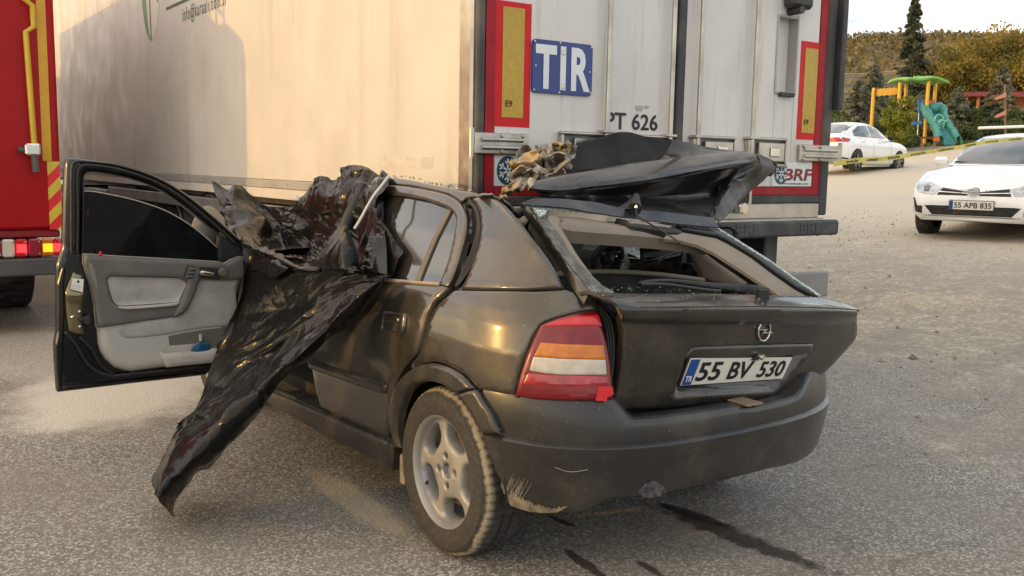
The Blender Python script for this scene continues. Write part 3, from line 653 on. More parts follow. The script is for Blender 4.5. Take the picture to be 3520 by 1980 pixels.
# lock rods with their handle boxes
def handle_box(x0_, x1_, zt, zb):
    h = MB(); fr = .016
    h.box(x0_, x1_, TY-.045, TY-.006, zt-fr, zt, .005).box(x0_, x1_, TY-.045, TY-.006, zb, zb+fr, .005).box(x0_, x0_+fr, TY-.045, TY-.006, zb+fr, zt-fr, .005).box(x1_-fr, x1_, TY-.045, TY-.006, zb+fr, zt-fr, .005)
    o = h.build('handle_box', m_steel, tr, sharp=30)
    MB().box(x0_+fr, x1_-fr, TY-.012, TY-.006, zb+fr, zt-fr).build('box_back', m_tr_grey, o)
    MB().box(x0_+.28*(x1_-x0_), x1_-.06*(x1_-x0_), TY-.04, TY-.02, zb+.03, zt-.03, .004).build('handle_plate', m_steel, o, sharp=30)
    MB().box(x0_+.55*(x1_-x0_), x0_+.78*(x1_-x0_), TY-.052, TY-.041, (zt+zb)/2-.028, (zt+zb)/2+.028, .012).build('handle_catch', m_chrome, o, sharp=30)
for X, zb_ in ((1047, (1046, 830)), (1446, (1436, 855)), (1622, (1600, 860)), (1966, (1955, 870))):
    xx = rx(X, 620); MB().tube([(xx, TY-.045, 1.2), (xx, TY-.045, 3.9)], .0135, 12).build('lock_rod', m_steel, tr, smooth=True, sharp=40)
    MB().box(xx-.035, xx+.035, TY-.065, TY-.003, rz(*zb_)-.008, rz(*zb_)+.006, .003).build('rod_guide', m_steel, tr)
handle_box(rx(760, 850), rx(1060, 850), rz(900, 832), rz(900, 832)-.16)
handle_box(rx(1150, 860), rx(1440, 860), rz(1300, 850), rz(1300, 850)-.16)
handle_box(rx(1592, 900), rx(1858, 900), rz(1700, 856), rz(1700, 856)-.165)
handle_box(rx(1935, 940), rx(2178, 940), rz(2050, 866), rz(2050, 866)-.17)
# hinges
for (a, bq, zt, zb, side) in ((222, 556, 832, 972, -1), (2272, 2520, 908, 1018, 1)):
    xa_, xb_ = rx(a, 900), rx(bq, 950); z1_, z0_ = rz((a+bq)/2, zt+8), rz((a+bq)/2, zb)
    h = MB().box(xa_, xb_, TY-.03, TY-.008, z0_, z1_, .004).build('hinge_strap', m_steel, tr, sharp=30)
    for k in (.3, .68): MB().tube([(xa_+.035, TY-.032, z0_+k*(z1_-z0_)), (xb_-.035, TY-.032, z0_+k*(z1_-z0_))], .011, 8).build('strap_rib', m_steel, h, sharp=50)
    for px_ in ((xa_+xb_)/2, xa_+.03 if side > 0 else xb_-.03):
        for k in (.12, .9): MB().lathe([(.0001, -.041), (.007, -.041), (.011, -.036), (.011, -.030)], (px_, TY, z0_+k*(z1_-z0_)), 'y', 10).build('bolt', m_steel, h, sharp=40)
    hx_ = xa_-.012 if side < 0 else xb_+.012
    MB().tube([(hx_, TY-.02, z0_-.015), (hx_, TY-.02, z1_+.02)], .013, 10).build('hinge_pin', m_steel, h, sharp=50)
# markers
def marker(tl, tr_, bl, br, inner):
    o4 = rr(tl, tr_, br, bl); i4 = rr(*inner)
    MB().prism([(min(o4[0][0], o4[3][0]), o4[0][1]), (o4[1][0], o4[0][1]), (o4[1][0], o4[2][1]), (min(o4[0][0], o4[3][0]), o4[2][1])], 'y', TY-.006, TY-.003).build('red_marker', m_red_hi, tr)
    xs = sorted(p[0] for p in i4); zs = sorted(p[1] for p in i4)
    xa_, xb_, za_, zb_ = (xs[0]+xs[1])/2, (xs[2]+xs[3])/2, (zs[0]+zs[1])/2, (zs[2]+zs[3])/2
    MB().box(xa_, xb_, TY-.0085, TY-.007, za_, zb_).build('yellow_marker', m_yellow, tr)
    text('marker_print', 'E9', (xa_+.02, TY-.0095, za_+.05), (1, 0, 0), (0, 0, 1), m_ink, tr, height=.03)
marker((366, -4), (598, 14), (362, 795), (582, 806), ((417, 40), (552, 58), (540, 745), (405, 738)))
marker((2300, 256), (2434, 272), (2264, 876), (2388, 884), ((2325, 302), (2408, 312), (2368, 842), (2292, 835)))
# TIR plate
q4 = rr((596, 246), (974, 284), (966, 612), (588, 580)); X0, X1 = (q4[0][0]+q4[3][0])/2, (q4[1][0]+q4[2][0])/2; Z0, Z1 = (q4[2][1]+q4[3][1])/2, (q4[0][1]+q4[1][1])/2
def rounded(x0_, x1_, z0_, z1_, r, k=5):
    o = []
    for cx_, cz_, a0 in ((x1_-r, z1_-r, 0), (x0_+r, z1_-r, 90), (x0_+r, z0_+r, 180), (x1_-r, z0_+r, 270)):
        o += [(cx_+r*math.cos(R(a0+90*i/k)), cz_+r*math.sin(R(a0+90*i/k))) for i in range(k+1)]
    return o
tp = MB().prism(rounded(X0, X1, Z0, Z1, .022), 'y', TY-.016, TY-.009).build('tir_plate', m_tir, tr)
W = X1-X0; H = Z1-Z0
MB().prism(rounded(X0+.004, X1-.004, Z0+.004, Z1-.004, .02), 'y', TY-.0165, TY-.0161).build('plate_rim', pm('deep blue plate', (.010, .035, .21), .4, 0, .3, .15, .08, 6), tp)
text('letter_t', 'T', (X0+.05*W, TY-.017, Z0+.08*H), (1, 0, 0), (0, 0, 1), m_sign_white, tp, width=.34*W, height=.83*H, bold=.035)
MB().box(X0+.455*W, X0+.545*W, TY-.0185, TY-.0168, Z0+.08*H, Z0+.91*H).build('letter_i', m_sign_white, tp)
text('letter_r', 'R', (X0+.635*W, TY-.017, Z0+.08*H), (1, 0, 0), (0, 0, 1), m_sign_white, tp, width=.325*W, height=.83*H, bold=.035)
for k in (.16, .80):
    MB().box(X0+.47*W, X0+.53*W, TY-.022, TY-.019, Z0+(k-.05)*H, Z0+(k+.05)*H, .002).build('plate_hinge', m_steel, tp)
for fx, fz in ((.03, .05), (.03, .95), (.97, .06), (.97, .95), (.44, .03), (.44, .97), (.05, .5), (.95, .47)):
    MB().lathe([(.0001, -.022), (.005, -.021), (.006, -.017)], (X0+fx*W, TY, Z0+fz*H), 'y', 8).build('plate_screw', m_steel, tp, sharp=50)
# lettering on the door
p = rr((1064, 812), (1390, 826), (1064, 706), (1392, 724)); zb_ = (p[0][1]+p[1][1])/2; zt_ = (p[2][1]+p[3][1])/2
pa = rr((1064, 760), (1190, 765), (1228, 770), (1390, 775))
text('door_lettering', 'PT', (pa[0][0], TY-.005, zb_), (1, 0, 0), (0, 0, 1), m_ink, tr, width=pa[1][0]-pa[0][0], height=zt_-zb_, bold=.015)
text('door_lettering', '626', (pa[2][0], TY-.005, zb_), (1, 0, 0), (0, 0, 1), m_ink, tr, width=pa[3][0]-pa[2][0], height=zt_-zb_, bold=.015)
for cx_, cz_, w_ in ((1275, 684, 24), (1322, 676, 14)):
    c0 = rr((cx_, cz_))[0]; k_ = .0024
    MB().prism([(c0[0]+w_*k_*.5*math.cos(a)*(1+.2*math.sin(3*a)), c0[1]+w_*k_*.34*math.sin(a)*(1+.25*math.cos(2*a))) for a in np.linspace(0, 2*math.pi, 16, endpoint=False)], 'y', TY-.0055, TY-.0045).build('scrape_mark', m_tr_band, tr)
# maker's stickers with a snowflake
def sticker(x0_, x1_, zt, zb, flip=False, name='sticker'):
    s = MB().box(x0_, x1_, TY-.0075, TY-.0045, zb, zt).build(name, m_sign_white, tr); H = zt-zb
    cx_, cz_, rxx, rzz = x0_+.075, (zt+zb)/2+.005, .062, H*.47
    MB().prism([(cx_+rxx*math.cos(a), cz_+rzz*math.sin(a)) for a in np.linspace(R(38), R(322), 30)], 'y', TY-.0095, TY-.008).build('emblem_disc', m_petrol, s)
    f = MB()
    for k in range(6):
        a = R(30+60*k); ux, uz = math.cos(a), math.sin(a)
        def bar(px_, pz_, dx, dz, L, wd):
            nx__, nz__ = -dz, dx
            f.prism([(px_+nx__*wd, pz_+nz__*wd), (px_-nx__*wd, pz_-nz__*wd), (px_+dx*L-nx__*wd, pz_+dz*L-nz__*wd), (px_+dx*L+nx__*wd, pz_+dz*L+nz__*wd)], 'y', TY-.0112, TY-.0098)
        bar(cx_, cz_, ux, uz, .056, .0042)
        for s_ in (-1, 1):
            a2 = a+s_*R(48); bar(cx_+ux*.03, cz_+uz*.03, math.cos(a2), math.sin(a2), .022, .0035)
    f.build('snowflake', m_sign_white, s)
    text('sticker_lettering', 'BRF', (x0_+.098, TY-.0085, zb+.24*H), (1, 0, 0), (0, 0, 1), m_maroon, s, width=(x1_-x0_)-.108, height=.5*H, bold=.02, shear=.22)
    text('web_address', 'www.brftreyler.com', (x0_+.10, TY-.0085, zb+.05*H), (1, 0, 0), (0, 0, 1), m_ink, s, width=(x1_-x0_)-.13, height=.09*H)
p = rr((358, 982), (360, 1178)); sticker(p[0][0]+.004, p[0][0]+.36, p[0][1], p[1][1])
p = rr((2118, 1022), (2385, 1030), (2118, 1172)); sticker(p[0][0], rx(2388, 700)-.008, p[0][1], p[2][1])
# rubber dock bumper and light board, underride bar
bx0 = .55
MB().box(bx0, TX1+.02, .86, TY-.03, 1.012, 1.105, .012).build('dock_bumper', m_tr_dark, tr, sharp=30)
text('bumper_lettering', 'BRF', (1.62, .859, 1.03), (1, 0, 0), (0, 0, 1), pm('moulded rubber lettering', (.075, .075, .075), .6), tr, width=.19, height=.06)
text('bumper_lettering', 'BRF', (2.18, .859, 1.03), (1, 0, 0), (0, 0, 1), bpy.data.materials['moulded rubber lettering'], tr, width=.19, height=.06)
MB().box(bx0, TX1-.05, .93, TY-.022, 1.107, 1.116).build('bumper_top', m_steel, tr)
MB().box(1.45, 1.75, 1.0, 1.25, .80, 1.0, .02).build('lamp_bracket', m_tr_dark, tr, sharp=30)
MB().box(1.1, TX1, .90, .96, .62, .78, .008).build('underride_bar', m_tr_grey, tr, sharp=30)
MB().box(2.0, 2.12, .97, 1.2, .66, 1.02, .01).build('bar_bracket', m_tr_dark, tr)
c = at(*zG((1580, 40))[0], .94); MB().lathe([(.0001, -.05), (.03, -.05), (.034, -.03), (.018, -.02), (.018, .02)], (c[0], .95, c[2]), 'y', 14).box(c[0]-.045, c[0]-.02, .9, .94, c[2]-.03, c[2]+.02, .006).build('sill_catch', m_chrome, tr, sharp=40)
# running gear
MB().box(.55, .75, 1.3, TYF-1, .82, 1.08).box(1.68, 1.88, 1.3, TYF-1, .82, 1.08).build('chassis_rail', m_tr_dark, tr)
def truck_wheel(x, y, side, parent, r=.5, wd=.38):
    n = 64; prof = [(.0001, .06), (.14, .06), (.18, .02), (.29, .015), (.30, 0), (r*.82, -.004), (r*.95, .012), (r, .04), (r, wd-.04), (r*.95, wd-.012), (r*.8, wd), (.0001, wd)]
    mb = MB(); v0 = len(mb.v)
    mb.lathe([(a, -side*(b_)) if side > 0 else (a, b_) for a, b_ in prof], (x, y, r), 'x', n)
    for k in range(n):
        if k % 2:
            for j in (7, 8):
                i = j*n+k; p_ = Vector(mb.v[i]); c_ = Vector((p_.x, y, r)); mb.v[i] = tuple(c_+(p_-c_)*.965)
    return mb.build('wheel', m_tyre_far, parent, sharp=25)
for y in (5.0, 6.3, 7.6):
    truck_wheel(TX0+.05, y, -1, tr); truck_wheel(TX1-.05, y, 1, tr)
    MB().tube([(TX0+.3, y, .5), (TX1-.3, y, .5)], .07, 10).build('axle', m_tr_dark, tr)
    MB().tube([(TX0+.02, y+.62*math.cos(a), .5+.62*math.sin(a)) for a in np.linspace(R(20), R(160), 12)], .012, 6).build('fender_rim', m_tr_dark, tr)
pts = [(TX0+.03, 5.0+.66*math.cos(a), .5+.66*math.sin(a)) for a in np.linspace(R(165), R(15), 14)]
for y in (0, 1.3, 2.6):
    mb = MB()
    for i in range(13):
        a_, b_ = np.array(pts[i])+(0, y, 0), np.array(pts[i+1])+(0, y, 0); mb.quad(a_, b_, b_+(.42, 0, 0), a_+(.42, 0, 0))
    mb.build('wheel_fender', m_tr_dark, tr, smooth=True)
MB().box(TX0, TX0+.05, 3.3, 8.6, 1.0, 1.1, .006).build('side_rail', m_tr_grey, tr)
MB().box(TX0, TX0+.05, 8.7, 12.5, .95, 1.05, .006).box(TX0, TX0+.05, 8.7, 12.5, .55, .65, .006).build('side_guard', m_tr_grey, tr)
MB().box(TX0+.02, TX0+.62, 8.75, 9.9, .62, 1.06, .02).build('tool_box', m_tr_white, tr, sharp=30)
MB().box(TX0+.02, TX0+.5, 10.3, 11.0, .65, 1.06, .02).build('tool_box', m_tr_grey, tr, sharp=30)
MB().tube([(TX0+.2, 11.1, .85), (TX0+.2, 12.0, .85)], .2, 16).build('air_tank', m_red_hi, tr, sharp=40)
c = atX(zA((1165, 465)), TX0-.004)[0]; MB().lathe([(.0001, -.02), (.03, -.018), (.034, 0)], (TX0, c[1], c[2]), 'x', 12).build('side_reflector', m_lens_amber, tr, sharp=50)
MB().box(.7, .86, 11.9, 12.05, .05, .9).box(1.6, 1.76, 11.9, 12.05, .05, .9).box(.6, .96, 11.8, 12.15, 0, .05).box(1.5, 1.86, 11.8, 12.15, 0, .05).build('landing_leg', m_tr_dark, tr)
# print on the side: oval logo, rule, mail address
def sidep(*pts): return [(p[1], p[2]) for p in atX(zS(*pts), TX0)]
a, b_ = sidep((1350, 190), (1675, 62)); a2, = sidep((1352, 122),)
text('mail_address', 'info@karaali.com.tr', (TX0-.0015, a[0], a[1]), (0, b_[0]-a[0], 0), (0, 0, 1), m_green_dk, tr, width=abs(b_[0]-a[0]), height=.15, depth=.0004, space=1.25)
a, b_ = sidep((1228, 68), (1370, 0)); yy0, yy1 = sorted((a[0], b_[0])); zc = (a[1]+b_[1])/2
MB().box(TX0-.003, TX0-.0005, yy0-.9, yy1, zc-.012, zc+.012).build('print_rule', m_green_dk, tr)
pL, pR, pB = sidep((1048, 60), (1188, 40), (1117, 302)); cy_ = (pL[0]+pR[0])/2; ry_ = abs(pL[0]-pR[0])/2; rz_ = .62; cz_ = pB[1]+rz_
ell = [(cy_+ry_*math.cos(q), cz_+rz_*math.sin(q)) for q in np.linspace(0, 2*math.pi, 48, endpoint=False)]
lg = MB().prism(ell, 'x', TX0-.0025, TX0-.0005).build('logo_oval', m_logo_pale, tr)
def clipell(f): return [(cy_+ry_*y_, cz_+rz_*z_) for y_, z_ in f]
arc = [(math.cos(q), math.sin(q)) for q in np.linspace(R(-88), R(60), 20)]       # +Y is towards the front: left in the picture
arc2 = [(max(c_*.62, .12) if False else c_*.56+.0, s_*.985) for c_, s_ in arc][::-1]
MB().prism(clipell(arc+arc2), 'x', TX0-.0045, TX0-.003).build('logo_stroke', m_green_logo, lg)
MB().prism(clipell([(.30, .9), (.16, .9), (.02, -.98), (.10, -.97)]), 'x', TX0-.0045, TX0-.003).build('logo_stroke', m_green_dk, lg)
MB().prism(clipell([(.22, .42), (.06, .30), (-.62, -.46), (-.74, -.50), (-.86, -.40), (-.72, -.22)]), 'x', TX0-.0045, TX0-.003).build('logo_stroke', m_green_logo, lg)
MB().prism(clipell([(.2, .3), (.04, .15), (-.55, .82), (-.35, .92)]), 'x', TX0-.0046, TX0-.003).build('logo_stroke', m_green_logo, lg)
m_res = pm('old sticker residue', (.66, .615, .535), .6, var=.10, vs=9, dirt=(.42, .36, .27), ds=14, da=.5)
for x0_, y0_, x1_, y1_ in ((1770, -30, 2240, 72), (2420, 60, 2465, 260)):
    q = [atX(zC((x, y)), TX0)[0] for x, y in ((x0_, y0_), (x1_, y0_), (x1_, y1_), (x0_, y1_))]; ys = sorted(p[1] for p in q); zs = sorted(p[2] for p in q)
    MB().box(TX0-.0012, TX0+.01, (ys[0]+ys[1])/2, (ys[2]+ys[3])/2, (zs[0]+zs[1])/2, (zs[2]+zs[3])/2).build('sticker_residue', m_res, tr)
c = atX(zA((410, 622)), TX0-.03)[0]; ml_ = MB().box(TX0-.035, TX0+.02, c[1]-.06, c[1]+.06, c[2]-.03, c[2]+.03, .01).build('marker_lamp', m_lens_amber, tr, sharp=30)
MB().box(TX0-.038, TX0-.0355, c[1]-.035, c[1]+.035, c[2]-.018, c[2]+.018, .001).build('lit_bulb', emis('lit amber marker', (1, .22, .01), 6, (.6, .2, .01)), ml_)
MB().box(TX0+.0, TX0+.3, c[1]-.1, c[1]+.1, c[2]+.031, 1.0, .01).build('lamp_bracket', m_tr_dark, tr)
# ------------------------------------------------------------------ the fire engine standing alongside the trailer
FY = 5.44
def fe(*pts): return [(p[0], p[2]) for p in atY(pts, FY)]
ft = thing('fire_engine', 'red fire engine seen from behind with a chevron strip and lit tail lamps', 'fire engine', (0, 0, 0))
fxr = fe((196, 300))[0][0]; fxl = fxr-2.5; FT = 2.80
zb_band = fe(zF((400, 345))[0])[0][1]; zl1 = fe(zF((400, 458))[0])[0][1]; zl0 = fe(zF((400, 690))[0])[0][1]; zbb = fe(zF((400, 940))[0])[0][1]
MB().box(fxl, fxr, FY, FY+6.2, zb_band, FT, .025).build('body', m_ft_red, ft, sharp=30)
MB().box(fxl+.02, fxr-.02, FY+.01, FY+6.2, zl1+.005, zb_band-.004, .01).build('lower_band', m_ft_band, ft, sharp=30)
MB().box(fxl+.05, fxr-.05, FY+6.25, FY+8.3, .55, 2.7, .12).build('cab', m_ft_red, ft, sharp=30)
MB().box(fxl+.15, fxr-.15, FY+.05, FY+8, zbb+.06, zl1, .03).build('chassis', m_tr_dark, ft, sharp=30)
MB().box(fxl, fxr, FY-.05, FY+.12, zbb, zl0-.012, .015).build('rear_bumper', m_ft_grey, ft, sharp=30)
lx = [fe(zF((x, 560))[0])[0][0] for x in (-170, 15, 190, 355, 535, 695, 800)]
for i, (nm, ml) in enumerate((('dim_lamp', m_lamp_m), ('reverse_lamp', m_lamp_w), ('tail_lamp', m_lamp_r), ('dim_lamp', m_lamp_m), ('indicator_lamp', m_lamp_a), ('side_lamp', m_lamp_r))):
    if nm in ('tail_lamp', 'side_lamp', 'indicator_lamp'): ml2 = m_lens_red_hi if nm != 'indicator_lamp' else m_lens_amber
    else: ml2 = ml
    l = MB().box(lx[i]+.002, lx[i+1]-.002, FY-.045, FY+.01, zl0, zl1, .012).build(nm, ml2, ft, sharp=30)
    if nm in ('tail_lamp', 'side_lamp', 'indicator_lamp'):
        cx_, cz_ = (lx[i]+lx[i+1])/2, (zl0+zl1)/2; MB().box(cx_-.035, cx_+.035, FY-.049, FY-.046, cz_-.035, cz_+.03, .001).build('lit_bulb', ml, l)
    for k in (.16, .84): MB().lathe([(.0001, -.05), (.008, -.049), (.009, -.044)], (lx[i+1]-.015, FY, zl0+k*(zl1-zl0)), 'y', 8).build('lamp_screw', m_steel, l, sharp=50)
# mirrored lamp group on the far side
for i, ml in enumerate((m_lens_red_hi, m_lens_amber, m_lamp_m, m_lens_red_hi, m_lamp_w)):
    MB().box(fxl+.01+i*.16, fxl+.165+i*.16, FY-.045, FY+.01, zl0, zl1, .012).build('lamp', ml, ft, sharp=30)
# stripe and chevrons
s0 = fe((131, 200))[0][0]; s1 = fe((163, 200))[0][0]; zc1 = fe((178, 555))[0][1]; xc0 = fe((163, 600))[0][0]
MB().box(s0, s1, FY-.006, FY-.002, zc1+.003, FT-.05, .001).build('yellow_stripe', m_ft_stripe, ft)
Wc = fxr-.004-xc0; ch = Wc*1.05; zz_ = zc1
cb0, cb1 = zb_band, zc1
def clipz(poly):
    def cl(poly, s, lim):
        out = []
        for i in range(len(poly)):
            a_, c_ = poly[i], poly[(i+1) % len(poly)]; ia, ic = s*(a_[1]-lim) <= 0, s*(c_[1]-lim) <= 0
            if ia: out.append(a_)
            if ia != ic: t_ = (lim-a_[1])/(c_[1]-a_[1]); out.append((a_[0]+t_*(c_[0]-a_[0]), lim))
        return out
    return cl(cl(poly, 1, cb1), -1, cb0)
k = 0; z_ = cb1+.08
while z_ > cb0-ch:
    po = clipz([(xc0, z_-ch), (fxr-.004, z_), (fxr-.004, z_-ch), (xc0, z_-2*ch)])
    if len(po) > 2: MB().prism(po, 'y', FY-.007, FY-.002).build('chevron', (m_chev_y, m_chev_r)[k % 2], ft)
    z_ -= ch; k += 1
po = clipz([(xc0, cb1), (fxr-.004, cb1), (fxr-.004, cb1+.08), (xc0, cb1+.08-ch)])
MB().prism(po, 'y', FY-.0072, FY-.002).build('chevron', m_chev_y, ft)
# kinked yellow bar with its clamp and dark grip
bar = [fe(q)[0] for q in zS((165, -80), (168, 0), (228, 48), (240, 205), (180, 240), (245, 1085))]
MB().tube([(p[0], FY-.06, p[1]) for p in bar], .022, 10).build('locking_bar', m_ft_yel, ft, sharp=50)
g = [fe(q)[0] for q in zS((240, 1120), (258, 1268))]; MB().tube([(p[0], FY-.065, p[1]) for p in g], .028, 10).build('bar_grip', m_ft_grey, ft, sharp=50)
c = fe(zS((230, 1108))[0])[0]; MB().box(c[0]-.055, c[0]+.055, FY-.1, FY-.01, c[1]-.04, c[1]+.05, .012).build('bar_clamp', m_chrome, ft, sharp=30)
MB().tube([(c[0]-.055, FY-.06, c[1]), (c[0]-.1, FY-.06, c[1])], [.02, .026], 10).build('clamp_knob', m_ft_grey, ft, sharp=50)
for i in range(1): MB().box(fxl+.3, s0-.35, FY-.012, FY, zb_band+.1, FT-.12, .006).build('rear_shutter', m_ft_red, ft, sharp=30)
# rear wheels, ladder rails and kit on the roof
for x_, sd in ((fxr-.02, 1), (fxl+.02, -1)): truck_wheel(x_, FY+1.75, sd, ft, .47, .34); truck_wheel(x_, FY+6.9, sd, ft, .47, .30)
for x_, sd in ((fxr-.37, 1), (fxl+.37, -1)): truck_wheel(x_, FY+1.75, sd, ft, .47, .30)
mb = MB()
for y_ in (.03, .45):
    for x_ in (fxl+1.1, fxl+1.55, fxl+1.95): mb.tube([(x_, FY+y_, FT), (x_, FY+y_, FT+.26)], .022, 8)
    for z_ in (.13, .26): mb.tube([(fxl+1.1, FY+y_, FT+z_), (fxl+1.95, FY+y_, FT+z_)], .02, 8)
mb.build('roof_rail', m_steel, ft, sharp=50)
MB().box(fxr-.42, fxr-.01, FY+.02, FY+6.1, FT, FT+.42, .03).build('roof_locker', m_ft_red, ft, sharp=30)
MB().box(fxl+.02, fxl+1.0, FY+.02, FY+3.0, FT, FT+.10, .03).build('roof_box', m_tr_grey, ft, sharp=30)
for y_ in (3.0, 3.9): MB().tube([(fxr-.3, FY+y_, FT+.42), (fxr-.3, FY+y_, FT+.62), (fxr-.3, FY+y_+.18, FT+.66), (fxr-.3, FY+y_+.18, FT+.42)], .03, 8).build('roof_bracket', m_tr_dark, ft, sharp=50)
MB().tube([(fxr, FY+.35, 1.05), (fxr+.04, FY+.35, 1.08), (fxr+.04, FY+.35, 2.3), (fxr, FY+.35, 2.33)], .016, 8).build('grab_rail', m_steel, ft, sharp=50)
for i in range(3): MB().box(fxr+.001, fxr+.012, FY+.25+i*1.9, FY+2.0+i*1.9, zb_band+.2, FT-.18, .004).build('bounce_shutter', m_tr_grey, ft, sharp=30)  # unseen grey shutters, added to keep red bounce off the trailer wall
# ------------------------------------------------------------------ the wrecked hatchback
def hx(z): return np.interp(z, [0, .25, .5, .7, .8, .88, .93, .97, 1.01, 1.15, 1.28, 1.4], [.8, .825, .852, .85, .843, .829, .813, .79, .765, .70, .625, .55])
def hy(z): return np.interp(z, [.2, .3, .45, .55, .62, .68, .8, .9, 1.0], [.62, .67, .71, .72, .70, .685, .665, .645, .60])
def Fb(P):
    x, y, z = P[:, 0], P[:, 1], P[:, 2]; a = np.abs(x)/hx(z); n = np.where(x > 0, 2.4, 3.0)
    q = np.where(y < 0, (a**n+(np.abs(y)/hy(z))**n)**(1/n), a); return (q-1)*.8
car = thing('hatchback', 'wrecked dark hatchback with its roof torn back and driver door open', 'car', (0, 0, 0))
# --- body sides
quarter = (z1((850, 942), (1100, 948), (1300, 950), (1600, 955), (1870, 944), (2050, 985), (2158, 1020)) + z3((1203, 100), (1208, 172), (1080, 188), (1000, 205), (850, 245), (730, 288), (680, 322), (605, 455), (545, 610), (492, 780), (452, 960), (300, 940), (110, 902)) +
           curve(z2((2225, 1155), (2130, 1050), (2000, 970), (1870, 925), (1780, 930), (1690, 968), (1625, 1015)), 3) + curve(z2((1625, 930), (1690, 850), (1722, 760), (1765, 600), (1805, 480), (1855, 405), (1950, 315), (2025, 248)), 3)[:-1])
body = panel('rear_quarter', quarter, Fb, m_paint, car, .014, 13, roll=.010, rollw=7, sharp=50)
cpil = (curve(z1((880, 938), (930, 890), (975, 790), (1025, 650), (1062, 540), (1085, 400), (1083, 280), (1060, 200), (1020, 135), (990, 105)), 3) + curve(z1((1090, 82), (1200, 100), (1270, 140), (1330, 200), (1420, 300), (1500, 400), (1600, 530), (1700, 660), (1790, 800), (1862, 942)), 3) + z1((1500, 952), (1100, 943)))
panel('rear_pillar', cpil, Fb, m_paint, car, .014, 13, roll=.012, rollw=8, sharp=50)
rail = z1((60, -10), (170, 6), (250, -14), (450, 0), (650, 35), (800, 75), (905, 142), (950, 108), (1000, 97), (1090, 80), (1060, 55), (985, 45)) + zC((2400, 258), (2250, 228), (2100, 192), (1950, 165), (1830, 150), (1700, 150))
panel('roof_rail', rail, Fb, m_paint, car, .014, 12, roll=.006, rollw=6)
seal = curve(z1((835, 930), (900, 800), (960, 680), (1010, 540), (1050, 400), (1052, 280), (1020, 190), (960, 150), (915, 150)), 3) + curve(z1((990, 103), (1022, 137), (1062, 200), (1086, 280), (1088, 400), (1064, 540), (1027, 650), (977, 790), (932, 890), (880, 940)), 3)
panel('door_seal', seal, Fb, m_black, car, .02, 10, off=-.018, roll=.01, rollw=6)
mb = MB()
for k, o_ in enumerate((0, 22, 44)):
    p = hits(curve(z1((845+o_*.3, 925), (905+o_, 800), (965+o_*.9, 680), (1012+o_*.8, 540), (1046+o_*.5, 400), (1046+o_*.4, 280), (1015+o_*.4, 195), (970, 155-o_*.7)), 4), Fb); p[:, 0] += .012; mb.tube(p, .006, 6)
mb.build('seal_lip', m_black, car, smooth=True)
# inner shell seen through the gaps
inner = z1((700, 60), (1100, 90), (1300, 170), (1500, 380), (1900, 930), (2200, 1000)) + z3((1380, 500), (1400, 1080), (900, 950), (100, 850)) + z2((2000, 900), (1500, 900), (1500, 400), (1900, 200))
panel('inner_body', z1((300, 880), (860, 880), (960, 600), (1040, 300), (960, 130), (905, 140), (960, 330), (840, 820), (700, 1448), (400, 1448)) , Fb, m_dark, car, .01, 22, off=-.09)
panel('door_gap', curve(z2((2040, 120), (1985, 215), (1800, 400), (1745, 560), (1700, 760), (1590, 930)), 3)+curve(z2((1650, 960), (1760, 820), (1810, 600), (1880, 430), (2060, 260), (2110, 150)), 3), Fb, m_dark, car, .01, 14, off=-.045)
# --- rear door
door_lo = (z2((540, 115), (900, 140), (1395, 182), (1890, 208), (1978, 215)) + curve(z2((1978, 222), (1920, 285), (1840, 375), (1795, 465), (1752, 600), (1712, 760), (1675, 845), (1600, 930), (1535, 1020), (1485, 1120), (1455, 1250), (1447, 1440)), 3) +
           zD((2345, 545), (2000, 395), (1700, 262), (1500, 180)) + z2((790, 1335), (745, 1185), (715, 1005), (690, 915), (560, 500)))
rd = panel('rear_door', door_lo, Fb, m_paint, car, .03, 16, roll=.012, rollw=7, sharp=50)
fo = curve(z1((720, 905), (800, 908), (870, 760), (930, 560), (965, 420), (970, 300), (950, 220), (900, 142), (800, 80), (650, 40), (450, 5), (250, -12), (60, -10)), 3)
fi = curve(z1((50, 55), (200, 65), (400, 85), (600, 125), (750, 180), (822, 215), (862, 270), (872, 330), (850, 470), (800, 680), (722, 890)), 3)
panel('window_frame', fo+fi, Fb, m_paint, rd, .025, 9, off=.004, roll=.006, rollw=6)
gl = curve(z1((50, 50), (200, 60), (400, 80), (600, 120), (750, 175), (825, 212), (866, 270), (876, 330), (855, 470), (805, 680), (725, 895)), 3)+z1((200, 880), (-100, 850))
panel('window_pane', gl, Fb, m_glass_mirror, rd, .005, 14, off=-.012)
panel('window_divider', z1((800, 190), (825, 206), (690, 470), (610, 660), (532, 858), (486, 858), (560, 680), (640, 490)), Fb, pm('dusty window divider', (.13, .105, .08), .6, var=.1, dirt=DUST, da=.4), rd, .012, 9, off=-.002, roll=.003, rollw=4)
panel('belt_moulding', z1((100, 838), (240, 846), (722, 884), (716, 912), (225, 876), (90, 865)), Fb, pm('dusty belt moulding', (.30, .235, .18), .6, var=.1, dirt=DUST, da=.4), rd, .015, 8, off=.006, roll=.004, rollw=4)
panel('window_frame_seal', z1((200, 55), (400, 73), (600, 112), (750, 165), (830, 208), (822, 218), (750, 182), (600, 128), (400, 90), (200, 70)), Fb, m_black, rd, .01, 8, off=.001)
trim = z2((690, 885), (900, 955), (1230, 1052), (1405, 1108), (1424, 1122), (1418, 1185), (1400, 1205), (1385, 1205), (1230, 1162), (900, 1045), (705, 972))
panel('side_moulding', trim, Fb, m_plastic, rd, .016, 9, off=.014, roll=.010, rollw=9)
